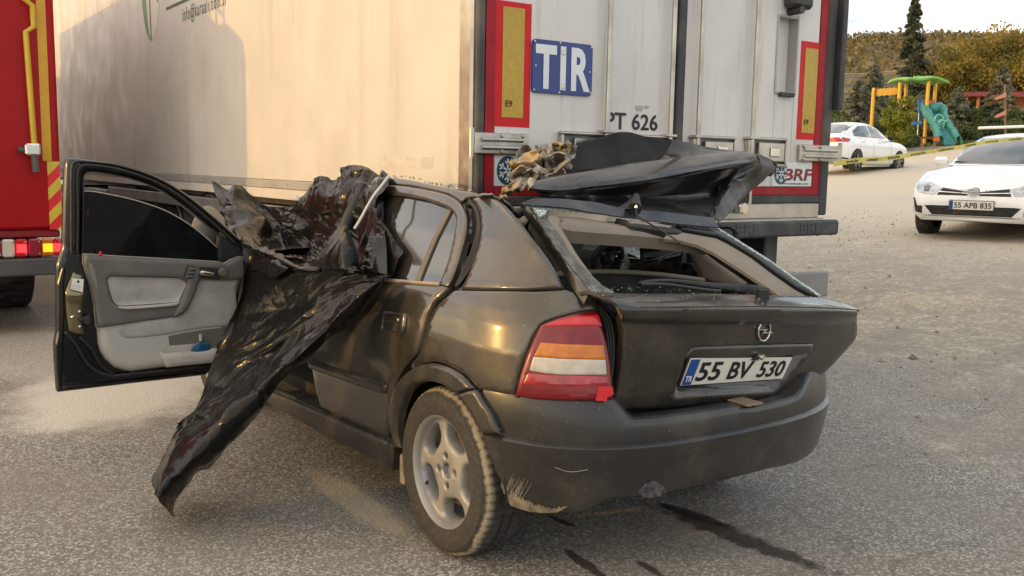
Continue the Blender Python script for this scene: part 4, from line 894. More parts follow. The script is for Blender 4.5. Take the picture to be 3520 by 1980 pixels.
# door handle: frame round a recess, with a pull flap
ho = curve(z2((1392, 470), (1420, 455), (1500, 460), (1575, 470), (1600, 495), (1595, 570), (1580, 640), (1550, 664), (1480, 658), (1395, 640), (1368, 615), (1378, 540)), 3, True)
hi_ = curve(z2((1410, 500), (1430, 488), (1520, 492), (1540, 510), (1532, 590), (1515, 628), (1480, 636), (1400, 620), (1388, 600), (1396, 550)), 3, True)
hb = panel('door_handle', ho, Fb, m_paint, rd, .012, 5, holes=[hi_], off=.012, roll=.007, rollw=5)
panel('handle_recess', hi_, Fb, m_dark, hb, .004, 6, off=.0015)
panel('handle_flap', z2((1400, 500), (1430, 489), (1520, 493), (1540, 512), (1534, 560), (1470, 552), (1395, 548)), Fb, m_paint, hb, .012, 6, off=.010, roll=.004, rollw=4)
# --- sill, wheel arch, wheel housing
panel('sill', zD((1100, 40), (1350, 135), (1500, 195), (1700, 280), (2000, 415), (2330, 572), (2400, 622), (2396, 690), (2380, 855), (2100, 695), (1800, 548), (1500, 375), (1260, 238), (1000, 120)), Fb, m_plastic, car, .03, 14, off=.004, roll=.012, rollw=9)
panel('sill_joint', zD((1480, 165), (1700, 250), (2000, 385), (2350, 545), (2420, 640), (2330, 590), (2000, 430), (1700, 295), (1480, 205)), Fb, m_dark, car, .01, 9, off=-.01)
ao = curve(z5((165, 765), (130, 640), (113, 500), (120, 380), (150, 250), (205, 150), (300, 60), (400, 10), (520, -2), (650, 33), (780, 110), (888, 228)), 3)
ai = curve(z5((725, 272), (620, 200), (500, 163), (400, 170), (305, 220), (245, 310), (205, 450), (188, 600), (200, 700), (218, 772)), 3)
panel('wheel_arch_trim', ao+ai, Fb, m_plastic, car, .03, 8, off=.014, roll=.012, rollw=8)
panel('wheel_arch_trim', curve(z5((730, 278), (892, 236), (970, 335), (1055, 465), (1122, 640)), 3)[:]+z5((1040, 640), (952, 630))+curve(z5((950, 628), (880, 500), (800, 372), (728, 280)), 3)[:-1], Fb, m_plastic, car, .03, 8, off=.013, roll=.011, rollw=8)
lin = MB()
a_ = np.linspace(R(-12), R(192), 26)
for i in range(25):
    p, q = a_[i], a_[i+1]; r_ = .365
    lin.quad((-.80, r_*math.cos(p), .335+r_*math.sin(p)), (-.80, r_*math.cos(q), .335+r_*math.sin(q)), (-.5, r_*math.cos(q), .335+r_*math.sin(q)), (-.5, r_*math.cos(p), .335+r_*math.sin(p)))
lin.prism([(r_*math.cos(p), .335+r_*math.sin(p)) for p in a_], 'x', -.52, -.5)
lin.build('wheel_housing', m_dark, car, smooth=True, sharp=40)
MB().box(-.815, -.74, .30, .335, .165, .285, .006).build('mud_flap', m_sheet_edge, car, sharp=30)
# --- wheels
def car_wheel(x, y, name='wheel'):
    w_ = bpy.data.objects.new(name, None); COL.objects.link(w_); w_.parent = car; w_.location = (x, y, .307); w_.empty_display_size = .1
    n = 180; prof = [(.198, .018), (.205, .004), (.22, -.002), (.250, -.006), (.275, -.001), (.288, .008), (.298, .020), (.304, .036), (.3065, .050), (.3075, .068), (.3075, .072), (.3005, .074), (.3005, .080), (.308, .082), (.308, .108), (.3005, .110), (.3005, .116), (.308, .118), (.3075, .146), (.304, .160), (.296, .178), (.27, .196), (.22, .196), (.20, .18)]
    mb = MB().lathe(prof, (0, 0, 0), 'x', n)
    for i, (r_, o_) in enumerate(prof):
        for k in range(n):
            cut = 0
            if i in (7, 8, 9) and k % 3 == 0: cut = .0065
            if i in (10, 13) and k % 3 == 1: cut = .006
            if i in (14, 17, 18) and (k % 3 == 0): cut = .006
            if i in (5, 6) and k % 3 == 0: cut = .004
            if cut:
                p = mb.v[i*n+k]; s = (r_-cut)/r_; mb.v[i*n+k] = (p[0], p[1]*s, p[2]*s)
    mb.build('tyre', m_tyre, w_, sharp=22)
    # alloy rim: five openings, four bolt holes and the hub, cut through a dished disc
    Rr = .187; hol = []
    for k in range(5):
        a0 = R(-3+72*k)
        pts = [(.100, 0), (.108, 20), (.135, 27), (.163, 25.5), (.1745, 22), (.1775, 12), (.178, 0), (.1775, -12), (.1745, -22), (.163, -25.5), (.135, -27), (.108, -20)]
        hol.append(curve([(r_*math.cos(a0+R(a)), r_*math.sin(a0+R(a))) for r_, a in pts], 3, True))
    for k in range(4): hol.append([(.055*math.cos(R(90*k+5))+.0125*math.cos(q), .055*math.sin(R(90*k+5))+.0125*math.sin(q)) for q in np.linspace(0, 2*math.pi, 12, endpoint=False)])
    hol.append([(.0285*math.cos(q), .0285*math.sin(q)) for q in np.linspace(0, 2*math.pi, 20, endpoint=False)])
    outer = [(Rr*math.cos(q), Rr*math.sin(q)) for q in np.linspace(0, 2*math.pi, 90, endpoint=False)]
    V2, T, L = fill(outer, .0075, hol)
    rad = np.hypot(V2[:, 0], V2[:, 1]); dep = np.interp(rad, [0, .03, .07, .10, .15, .18, .187], [.030, .028, .026, .030, .034, .036, .030])
    dh = np.full(len(V2), 1e9)
    for h in L[1:6]: dh = np.minimum(dh, edge_dist(V2, h))
    dep = dep+.010*np.clip(1-dh/.010, 0, 1)**2
    dh2 = np.full(len(V2), 1e9)
    for h in L[6:]: dh2 = np.minimum(dh2, edge_dist(V2, h))
    dep = dep+.004*np.clip(1-dh2/.006, 0, 1)**2
    P = np.stack([dep, -V2[:, 0], V2[:, 1]], 1)
    T = orient(P, T, np.tile((-1.0, 0, 0), (len(P), 1))); v, f = shell(P, T, np.tile((-1.0, 0, 0), (len(P), 1)), .035)
    rm = mk('rim', v, f, m_alloy, w_); flat(rm, 50)
    MB().lathe([(.186, .034), (.190, .022), (.196, .010), (.2035, .004), (.206, .008), (.204, .016), (.196, .03), (.186, .06), (.185, .16)], (0, 0, 0), 'x', 90).build('rim_flange', m_alloy, rm, sharp=40)
    MB().lathe([(.0001, .075), (.13, .075), (.135, .08), (.135, .10)], (0, 0, 0), 'x', 48).build('brake_drum', pm('rusty brake drum', (.10, .06, .04), .8, .3, var=.3, vs=12), rm, sharp=40)
    MB().lathe([(.0001, .050), (.026, .050), (.0275, .045), (.028, .06)], (0, 0, 0), 'x', 24).build('hub_cap', m_alloy, rm, sharp=40)
    for k in range(4):
        q = R(90*k+5); MB().lathe([(.0001, .048), (.007, .048), (.009, .052), (.009, .075)], (0, -.055*math.cos(q), .055*math.sin(q)), 'x', 6).build('wheel_bolt', m_steel, rm, sharp=30)
    q = R(212); MB().tube([(.03, -.165*math.cos(q), .165*math.sin(q)), (.02, -.15*math.cos(q), .15*math.sin(q)), (.016, -.135*math.cos(q), .135*math.sin(q))], [.006, .0065, .0055], 8).build('valve', m_black, rm, smooth=True)
    return w_
wl = car_wheel(-.832, 0)
def copy_tree(o, parent=None, loc=None, rz=None):
    c = o.copy(); COL.objects.link(c); c.parent = parent
    if loc is not None: c.location = loc
    if rz is not None: c.rotation_euler = (0, 0, rz)
    for ch in [x for x in bpy.data.objects if x.parent == o]: copy_tree(ch, c)
    return c
copy_tree(wl, car, (.71, 0.10, .307), math.pi); copy_tree(wl, car, (-.832, 2.606, .307)); copy_tree(wl, car, (.832, 2.606, .307), math.pi)
# --- bumper: swept round the tail
m_ = 190; ph = np.linspace(.0, 1.0, m_)
def plan(s, z, dy=0, inw=0):
    """s 0..1 from the left wheel arch round to the right one"""
    n = 3.0 if s < .5 else 2.4; y0 = np.interp(z, [.28, .35, .52, .66, .7], [-.405, -.345, -.28, -.262, -.26])
    H, Y = hx(z)-inw, hy(z)-inw
    if s < .5: a0 = math.asin(min(1, (abs(y0)/Y)**(n/2))); a = a0+(math.pi/2-a0)*(s*2)**.9; sx = -1
    else: a0 = math.asin(min(1, (.26/Y)**(n/2))); a = a0+(math.pi/2-a0)*((1-s)*2)**.9; sx = 1
    return np.array([sx*H*abs(math.cos(a))**(2/n), -Y*abs(math.sin(a))**(2/n), z])
rows = []
for s in ph:
    x = plan(s, .55)[0]
    zt = .672
    sl_ = lambda a, b_: np.clip((x-a)/(b_-a), 0, 1)**2*(3-2*np.clip((x-a)/(b_-a), 0, 1))
    zt -= .066*sl_(-.575, -.505); zt -= .014*sl_(-.1, .0); zt += .062*sl_(.24, .42)
    zb = .283+.052*sl_(-.74, -.60)-.02*sl_(.1, .4)
    col_ = [(zb+.002, .06), (zb, .02), (zb+.008, .006), (zb+.025, 0), (.40, 0), (.47, 0), (.500, -.003), (.514, -.004), (.520, .003), (.525, .013), (.54, .013), (.58, .010), (zt-.02, .010), (zt-.006, .013), (zt, .020), (zt+.001, .055), (zt-.012, .11)]
    rows.append([plan(s, z, 0, i) for z, i in col_])
G = np.array(rows); nr_ = G.shape[1]
F = [(i*nr_+j, (i+1)*nr_+j, (i+1)*nr_+j+1, i*nr_+j+1) for i in range(m_-1) for j in range(nr_-1)]
bm = mk('rear_bumper', G.reshape(-1, 3), F, m_plastic, car); flat(bm, 28)
MB().box(-.045, .035, -.715, -.62, .598, .606, .003).build('latch_cover', pm('dusty latch cover', (.22, .17, .11), .7), bm)
panel('bumper_scuff', curve(z6((515, 1045), (560, 990), (600, 950), (660, 940), (720, 970), (770, 1020), (760, 1045), (700, 1075), (600, 1090), (550, 1070)), 3, True), Fb, pm('torn bumper scuff', (.075, .075, .078), .55, var=.5, vs=40, bump=.8, bs=60), bm, .002, 8, off=.003, dent=lambda V, P: np.array([noise.noise(Vector((v[0]*.07, v[1]*.07, 0)))*.006 for v in V]))
mudm = pm('dried mud splash', (.165, .138, .098), .95, var=.4, vs=30, bump=.6, bs=150)
mp = []
for i, x in enumerate(np.linspace(1130, 1740, 60)):
    top = np.interp(x, [1130, 1200, 1300, 1450, 1620, 1740], [1080, 1190, 1230, 1300, 1330, 1305])+(rng.random()*60-45)*(1 if i % 2 else .2)*np.interp(x, [1130, 1350, 1740], [1.8, 1, .3])
    mp.append((x, top))
bot = [(1740, 1308), (1640, 1362), (1500, 1366), (1400, 1358), (1300, 1330), (1215, 1298), (1160, 1200), (1128, 1120)]
panel('mud_splash', z5(*mp)+z5(*bot), Fb, mudm, bm, .001, 7, off=.0016)
mb = MB()
for i in range(26):
    x = rng.uniform(1150, 1330); y = 1160+(x-1150)*.45; L = rng.uniform(40, 260); a = R(rng.uniform(52, 75)); 
    p = hits(z5((x, y), (x+L*math.cos(a)*.6, y-L*math.sin(a)*.75)), Fb); p[:, 0] -= .0012; p[:, 1] -= .0012; mb.tube(p, .0006, 4)
p = hits(curve(z5((1620, 948), (1700, 980), (1790, 992), (1920, 970)), 4), Fb); p[:, 1] -= .001; mb.tube(p, .001, 4)
tag(mb.build('scratch', pm('pale scratch', (.32, .29, .23), .8), bm), kind='stuff')
# --- tail lamp
lo_ = curve(z3((690, 310), (850, 250), (1000, 211), (1208, 184)), 3)[:-1]+curve(z3((1210, 184), (1240, 270), (1290, 450), (1322, 620), (1345, 870), (1350, 992)), 3)[:-1]+z3((1350, 992), (1100, 1008), (800, 1004), (600, 990), (455, 962))+curve(z3((458, 955), (500, 780), (560, 600), (622, 450), (685, 318)), 3)[1:-1]
tlmp = panel('tail_lamp', lo_, Fb, m_lens_red, car, .03, 11, off=.010, roll=.012, rollw=12)
panel('brake_lens', z3((735, 318), (850, 282), (1000, 246), (1215, 226), (1246, 322), (760, 328)), Fb, m_lens_red_hi, tlmp, .004, 9, off=.0125, roll=.002, rollw=4)
panel('indicator_lens', z3((698, 476), (900, 490), (1256, 500), (1276, 626), (900, 618), (640, 596)), Fb, m_lens_amber, tlmp, .004, 9, off=.013, roll=.002, rollw=4)
panel('reverse_lens', z3((634, 602), (900, 622), (1276, 630), (1286, 760), (1270, 766), (900, 766), (740, 752), (604, 728), (600, 715)), Fb, m_lens_clear, tlmp, .004, 9, off=.013, roll=.002, rollw=4)
panel('lower_lens', z3((585, 752), (740, 770), (1290, 786), (1310, 860), (900, 880), (540, 850)), Fb, pm('mid red lamp lens', (.30, .007, .012), .12, 0, 1, .04, .3, 12), tlmp, .003, 9, off=.0115, roll=.001, rollw=4)
panel('red_tape', z3((1205, 872), (1335, 872), (1340, 890), (1346, 945), (1310, 958), (1290, 972), (1285, 1008), (1185, 1004)), Fb, m_tape_red, tlmp, .001, 9, off=.0155)
# black seal between quarter and lamp, open channel beside the tailgate
panel('lamp_seal', z3((1203, 70), (1000, 140), (850, 200), (720, 270), (650, 350), (560, 560), (470, 850), (440, 975), (470, 985), (700, 320), (860, 258), (1000, 220), (1215, 190), (1215, 80)), Fb, m_black, car, .01, 10, off=-.006)
panel('tailgate_channel', z3((1090, 0), (1190, 0), (1340, 60), (1480, 250), (1500, 560), (1450, 900), (1400, 1130), (1345, 1060), (1350, 900), (1300, 450), (1215, 170), (1205, 60)), Fb, m_dark, car, .01, 14, off=-.055)
mb = MB()
for o_ in (0, 26, 52):
    p = hits(curve(z3((1250+o_*.3, 150-o_*.4), (1330+o_, 260), (1368+o_, 420), (1372+o_, 600), (1355+o_*.9, 800), (1345+o_*.5, 1000)), 4), Fb); p[:, 1] += .035; mb.tube(p, .007, 6)
mb.build('tailgate_seal', m_black, car, smooth=True)
# --- far side, nose and floor (mostly hidden by the trailer)
def mirror_panel(name, yz, mat, x_off=0.0):
    V2, T, L = fill(yz, .06); z = V2[:, 1]; y = V2[:, 0]
    a = np.where(y < 0, np.maximum(0, 1-(np.abs(y)/hy(z))**2.4)**(1/2.4), 1.0)
    fr = np.clip((y-2.4)/1.0, 0, 1); P = np.stack([hx(z)*a-x_off-.16*fr**2, y, z], 1); nr = np.tile((1.0, 0, 0), (len(P), 1)); T = orient(P, T, nr)
    v, f = shell(P, T, nr, .015); return mk(name, v, f, mat, car)
mirror_panel('far_quarter', [(.36, .3), (.36, .94), (-.1, .97), (-.5, .9), (-.55, .70), (-.26, .67)]+[(.345*math.cos(a), .33+.345*math.sin(a)) for a in np.linspace(R(170), R(0), 14)], m_paint)
mirror_panel('far_rear_door', [(.37, .3), (1.1, .28), (1.1, .93), (.37, .95)], m_paint)
mirror_panel('far_front_door', [(1.11, .28), (2.0, .27), (2.0, .9), (1.11, .93)], m_paint)
mirror_panel('far_fender', [(2.01, .27), (2.01, .88), (3.2, .76), (3.3, .6), (3.0, .3)]+[(2.606+.345*math.cos(a), .33+.345*math.sin(a)) for a in np.linspace(R(0), R(180), 14)], m_paint)
def left_panel(name, yz, mat):
    V2, T, L = fill(yz, .06); z = V2[:, 1]; y = V2[:, 0]; fr = np.clip((y-2.4)/1.0, 0, 1); P = np.stack([-hx(z)+.16*fr**2, y, z], 1); nr = np.tile((-1.0, 0, 0), (len(P), 1)); T = orient(P, T, nr)
    v, f = shell(P, T, nr, .015); return mk(name, v, f, mat, car)
left_panel('front_fender', [(2.02, .27), (2.02, .88), (3.2, .74), (3.3, .6), (3.0, .3)]+[(2.606+.345*math.cos(a), .33+.345*math.sin(a)) for a in np.linspace(R(0), R(180), 14)], m_paint)
G, V, F = loft([[(-.74, 2.0, .93), (0, 1.9, .97), (.74, 2.0, .93)], [(-.7, 2.7, .86), (0, 2.7, .91), (.7, 2.7, .86)], [(-.6, 3.25, .72), (0, 3.38, .76), (.6, 3.25, .72)]], 14, 12); mk('bonnet', V, F, m_paint, car)
MB().box(-.68, .68, 3.2, 3.4, .28, .70, .08).build('front_bumper', m_plastic, car, sharp=30)
MB().box(-.66, .66, -.12, 3.2, .24, .30).build('floor_pan', m_dark, car)
MB().box(-.70, .70, 1.72, 1.95, .5, .90, .08).build('dashboard', m_grey_dk, car, sharp=30)
MB().box(-.50, .50, -.42, .1, .42, .62).build('boot_floor', m_dark, car)
MB().box(-.80, -.70, 1.0, 1.14, .3, .98, .03).build('centre_pillar', m_paint, car, sharp=30)
MB().tube([(-.60, 1.05, 1.30), (-.68, 1.06, 1.15), (-.76, 1.07, .95)], .035, 8).build('pillar_post', m_black, car, smooth=True)
def seat(x, y, w_, nm):
    s = MB().box(x-w_/2, x+w_/2, y, y+.5, .42, .56, .06).build(nm, m_grey_dk, car, sharp=30)
    G, V, F = loft([[(x-w_/2, y-.02, .5), (x, y-.05, .5), (x+w_/2, y-.02, .5)], [(x-w_/2, y-.10, .75), (x, y-.13, .76), (x+w_/2, y-.10, .75)], [(x-w_/2+.05, y-.17, .98), (x, y-.19, 1.0), (x+w_/2-.05, y-.17, .98)]], 9, 9)
    v, f = shell(V, F, np.tile((0, -1.0, 0), (len(V), 1)), -.12); mk('backrest', v, f, m_grey_dk, s)
seat(-.38, 1.05, .5, 'front_seat'); seat(.38, 1.05, .5, 'front_seat')
# --- tailgate: pushed down on its right side, glass gone
tl_, tr__ = at(*z3((1430, 150))[0], -.68), at(*z4((2288, 440))[0], -.66)
ux = (tr__-tl_)/np.linalg.norm(tr__-tl_); mid = (tl_+tr__)/2; slope = -ux[2]/ux[0]
def hatch_depth(zd): return np.interp(zd, [-.44, -.40, -.34, -.26, -.16, -.10, -.055, -.048, -.02, 0, .03], [-.560, -.588, -.612, -.634, -.655, -.664, -.672, -.690, -.712, -.716, -.712])
def Fh(P):
    zd = P[:, 2]-(mid[2]-slope*(P[:, 0]-mid[0])); g = hatch_depth(zd)+.052*(np.abs(P[:, 0]-.02)/.62)**2.2
    return g-P[:, 1]
hat_o = (z3((1430, 152))+z4((400, 415), (800, 408), (1400, 406), (1800, 414), (2100, 426), (2286, 440))+curve(z4((2290, 445), (2272, 520), (2278, 640), (2252, 725), (2190, 800), (2100, 900), (2020, 985), (1925, 1062)), 3)[:-1]+z4((1925, 1062), (1850, 1120))+z6((2120, 110), (1900, 165), (1440, 232), (1100, 262), (760, 285), (330, 303))+curve(z3((1378, 1098), (1362, 1010), (1400, 850), (1450, 560), (1460, 410), (1434, 255)), 3))
def recess(V, P):
    q = z4((690, 880), (740, 800), (800, 775), (1400, 752), (1800, 745), (1855, 750), (1850, 800), (1800, 850), (1560, 1140), (1500, 1190), (700, 1235), (560, 1250), (600, 1150))
    i = inside(V, q); d = edge_dist(V, q); return np.where(i, -.034*np.clip(d/22, 0, 1)**1.0, .002*np.clip(1-d/14, 0, 1))
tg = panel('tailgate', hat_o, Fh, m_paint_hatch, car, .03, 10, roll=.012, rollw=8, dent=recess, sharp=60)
Fp = lambda P: Fh(P)+0
ridge = curve(z4((672, 878), (720, 800), (790, 772), (1100, 762), (1500, 752), (1820, 745), (1860, 752), (1852, 790), (1800, 848), (1300, 878), (740, 892)), 3, True)
panel('plate_lamp_bar', ridge, Fh, m_paint_hatch, tg, .03, 8, off=.006, roll=.010, rollw=9)
# number plate
pl = np.array([at(*q, -.654) for q in z4((735, 890), (1662, 880))]); uvec = (pl[1]-pl[0]); uvec /= np.linalg.norm(uvec)
vdir = np.array([.0, -.30, 1.0]); vdir -= uvec*(vdir@uvec); vdir /= np.linalg.norm(vdir)
nrm = np.cross(uvec, vdir)
bl = at(*z4((640, 1135))[0], -.613); br = on_plane(z4((1572, 1070)), bl, np.cross(pl[1]-pl[0], pl[0]-bl))[0]
def plate_pt(a, b_, d=0.0):
    p = (pl[0]*(1-a)+pl[1]*a)*b_+(bl*(1-a)+br*a)*(1-b_); n = np.cross(pl[1]-pl[0], pl[0]-bl); n /= np.linalg.norm(n); return p+n*d
pn = np.cross(pl[1]-pl[0], pl[0]-bl); pn /= np.linalg.norm(pn)
def plate_box(name, a0, a1, b0, b1, d0, d1, mat, parent):
    c = [plate_pt(a, b_, d) for d in (d0, d1) for a, b_ in ((a0, b0), (a1, b0), (a1, b1), (a0, b1))]
    return mk(name, c, [(3, 2, 1, 0), (4, 5, 6, 7), (0, 1, 5, 4), (1, 2, 6, 5), (2, 3, 7, 6), (3, 0, 4, 7)], mat, parent, False)
npl = plate_box('number_plate', 0, 1, 0, 1, -.004, 0, m_white, tg)
plate_box('plate_frame', -.018, 1.012, -.07, 1.07, -.012, -.0045, m_black, tg)
plate_box('country_band', .004, .088, .02, .98, .0004, .0012, m_blue, npl)
def plate_text(name, s, a0, a1, b0, b1, mat):
    o = plate_pt(a0, b0); u = plate_pt(a1, b0)-o; v = plate_pt(a0, b1)-o
    ob = text(name, s, o+pn*.0006, u, np.cross(pn, u), mat, npl, width=np.linalg.norm(u), height=1.0, depth=.0012, bold=.02)
    me = ob.data; c = np.zeros(len(me.vertices)*3); me.vertices.foreach_get('co', c); c = c.reshape(-1, 3)
    uu = u/np.linalg.norm(u); vv = np.cross(pn, uu); rel = c-(o+pn*.0006); A = rel@uu; B = rel@vv; D = rel@pn
    c = (o+pn*.0006)+np.outer(A/np.linalg.norm(u), u)+np.outer(B, v)+np.outer(D, pn); me.vertices.foreach_set('co', c.ravel()); me.update()
plate_text('plate_lettering', '55', .108, .325, .14, .86, m_ink); plate_text('plate_lettering', 'BV', .405, .625, .14, .86, m_ink); plate_text('plate_lettering', '530', .70, .965, .14, .86, m_ink)
plate_text('country_lettering', 'TR', .016, .078, .14, .36, m_sign_white)
# emblem: ring with a lightning bolt
ec = hits(z4((1395, 630)), Fh)[0]; er = .036
def ep(a, b_, d=.006): return ec+ux*a+np.array([0, -.10, 1.0])*b_+np.array([0, -1.0, 0])*d
eb = MB().tube([ep(.031*math.cos(q), .036*math.sin(q)) for q in np.linspace(0, 2*math.pi, 33)], .0032, 8).build('emblem', m_chrome, tg, smooth=True)
bolt = [(-.040, .0065), (.013, .0065), (.000, -.0045), (.042, -.0045), (.042, -.0085), (-.016, -.0085), (-.003, .0025), (-.040, .0025)]
mk('emblem_bolt', [ep(a, b_, .010) for a, b_ in bolt]+[ep(a, b_, .003) for a, b_ in bolt], [tuple(range(7, -1, -1))]+[(i, (i+1) % 8, (i+1) % 8+8, i+8) for i in range(8)], m_chrome, eb, False)
lc = hits(z4((1338, 862)), Fh)[0]; MB().lathe([(.0001, -.030), (.009, -.030), (.011, -.026), (.011, -.006), (.014, -.004), (.014, .01)], lc, 'y', 18).build('lock_barrel', m_chrome, tg, sharp=40)
MB().prism([(lc[0]-.03, lc[2]-.012), (lc[0]-.008, lc[2]+.012), (lc[0]-.005, lc[2]-.014)], 'y', lc[1]-.012, lc[1]+.01).build('lock_shroud', m_dark, tg)
# deck of the tailgate below the missing window
lip = hits(z3((1430, 152))+z4((400, 417), (800, 410), (1400, 408), (1800, 416), (2100, 428), (2286, 440)), Fh)
mid_r = np.array([at(x, y, -.635) for x, y in z3((1310, 70))+z4((200, 355), (700, 345), (1200, 350), (1700, 370), (2000, 385), (2200, 405))])
upr = np.array([at(x, y, -.565) for x, y in z3((1130, 2))+z4((150, 292), (700, 288), (1200, 298), (1600, 312), (1900, 322), (2010, 345))])
G, V, F = loft([lip+np.array([0, .004, .001]), mid_r, upr, upr+np.array([0, .05, -.01])], 40, 14); v, f = shell(V, F, np.tile((0, 0, 1.0), (len(V), 1)), .01); flat(mk('tailgate_deck', v, f, m_paint_hatch, tg), 50)
p4 = hits(z3((1430, 152), (1434, 255)), Fh); w0 = at(*z3((1340, 75))[0], -.60); w1 = at(*z3((1430, 250))[0], -.665)
MB().add([lip[0], p4[1], at(*z3((1428, 256))[0], -.64), w0], [(0, 1, 2, 3)]).build('bent_corner', pm('bare bent corner', (.28, .22, .13), .5, .3), tg)
# window frame of the tailgate
L0 = at(*z1((2110, 990))[0], -.56); R0 = at(*zG((2330, 855))[0], -.56)
wn = np.cross(R0-L0, (0, math.cos(R(28)), math.sin(R(28)))); wn /= np.linalg.norm(wn); WP = (L0, wn); 
if wn@(CAM-L0) < 0: wn = -wn; WP = (L0, wn)
wf = panel('window_surround', z1((1488, 125), (1515, 135), (1570, 190), (1650, 330), (1795, 560), (2005, 820), (2135, 985), (2085, 990), (1985, 850), (1838, 620), (1688, 390), (1555, 215)), WP, m_paint_hatch, tg, .03, 10, roll=.008, rollw=6)
panel('glass_residue', z1((1556, 178), (1680, 188), (1725, 225), (1700, 280), (1765, 355), (1850, 470), (1880, 560), (1960, 640), (2010, 700), (2170, 870), (2330, 960), (2270, 985), (2135, 985), (2005, 820), (1795, 560), (1650, 330)), WP, pm('dusty window edge with glass', (.085, .078, .064), .5, var=.4, vs=30, dirt=(.34, .39, .35), ds=25, da=.45, bump=.5, bs=120), tg, .012, 10, off=-.004)
panel('crazed_corner', z1((1556, 178), (1690, 190), (1715, 215), (1690, 265), (1645, 285), (1600, 235)), WP, m_craze, tg, .006, 8, off=.003)
panel('inner_surround', curve(z1((1720, 235), (1780, 222), (1850, 270)), 3)+z1((1840, 330), (2010, 610), (2150, 800), (2260, 900), (2350, 945), (2440, 955), (2400, 965), (2290, 958), (2170, 868), (2012, 698), (1902, 556), (1852, 466), (1765, 350), (1700, 272)), WP, m_beige, tg, .03, 10, off=-.008, roll=.01, rollw=8)
hd = panel('rear_header_trim', zE((480, 775), (800, 800), (1115, 852), (1240, 878), (1630, 935), (1720, 955), (2060, 1000), (2000, 1040), (1720, 1000), (1500, 975), (1230, 950), (1100, 940), (750, 912), (620, 885), (590, 850), (620, 838), (560, 850), (500, 830)), WP, m_beige, tg, .05, 12, off=-.01, roll=.018, rollw=14)
bl_ = panel('high_brake_lamp', zE((1118, 852), (1150, 858), (1240, 876), (1630, 933), (1718, 970), (1690, 988), (1600, 985), (1235, 922)), WP, m_dark, tg, .03, 10, off=.004, roll=.004, rollw=6)
panel('brake_lamp_strip', zE((1210, 880), (1250, 882), (1620, 936), (1600, 948), (1240, 908)), WP, pm('clear ribbed lamp strip', (.48, .45, .40), .25, .3, .8, var=.4, vs=120), bl_, .004, 8, off=.006)
panel('glass_edge', zE((340, 738), (480, 750), (1000, 805), (1500, 872), (1750, 912), (2050, 950), (2050, 962), (1750, 926), (1500, 888), (1000, 820), (480, 772)), WP, m_craze, tg, .006, 9, off=.004)
panel('window_surround', zG((940, 205), (1050, 225), (1380, 285), (1500, 345), (1700, 465), (1900, 615), (2100, 755), (2260, 838), (1985, 818), (1750, 662), (1565, 540), (1375, 420), (1230, 350), (1050, 300), (900, 285)), WP, m_beige, tg, .012, 12, off=-.006, roll=.012, rollw=14)
panel('window_surround', zG((1000, 195), (1180, 205), (1395, 222), (1560, 335), (1850, 520), (2100, 700), (2335, 858), (2262, 840), (2102, 757), (1902, 617), (1702, 467), (1502, 347), (1380, 287), (1050, 227)), WP, m_black_gloss, tg, .03, 10, off=.004, roll=.006, rollw=5)
panel('glass_edge', zG((1380, 235), (1560, 345), (1850, 528), (2100, 708), (2320, 856), (2300, 856), (2090, 716), (1840, 536), (1550, 354), (1380, 248)), WP, m_craze, tg, .006, 8, off=.007)
# crumbs of safety glass along the lower edge and on the deck
mb = MB()
for i in range(260):
    t_ = rng.random(); k = rng.random()
    if k < .6: p = upr[0]*(1-t_)+upr[-1]*t_+np.array([0, rng.uniform(-.01, .03), rng.uniform(.0, .012)+(.012 if .08 < t_ < .75 else 0)*rng.random()])
    else: a_ = int(rng.integers(0, 34)); q = G[a_, int(rng.integers(1, 9))]; p = q+np.array([0, 0, .003])
    s = rng.uniform(.001, .003); d = rng.normal(size=(4, 3)); d /= np.linalg.norm(d, axis=1)[:, None]; mb.add(p+d*s, [(0, 1, 2), (0, 2, 3), (0, 3, 1), (1, 3, 2)])
tag(mb.build('glass_crumbs', pm('glass crumbs', (.40, .45, .43), .2, 0, .5, var=.4, vs=90), tg), kind='stuff')
# wiper
wpz = -.615
arm = curve(zG((682, 728), (725, 704), (850, 688), (1000, 694), (1300, 722), (1700, 745)), 3)+curve(zG((1760, 755), (1850, 775), (1885, 800), (1882, 840), (1866, 880)), 3)+zG((1830, 872), (1690, 832), (1300, 785), (1000, 738), (850, 728), (760, 738), (700, 748))
wa = panel('wiper_arm', arm, ((0, wpz, 0), (0, -1.0, .15)), m_black, tg, .028, 9, off=.012, roll=.006, rollw=6)
c = at(*zG((1790, 890))[0], wpz+.02); MB().lathe([(.0001, .04), (.022, .04), (.026, .0), (.03, -.02), (.034, -.03)], c, 'z', 20).build('wiper_pivot', m_black, wa, sharp=40)
p = atY(curve(zG((690, 742), (900, 742), (1200, 782), (1400, 805)), 4), wpz+.022); MB().tube(p, .006, 6).build('wiper_blade', m_black, wa, smooth=True)
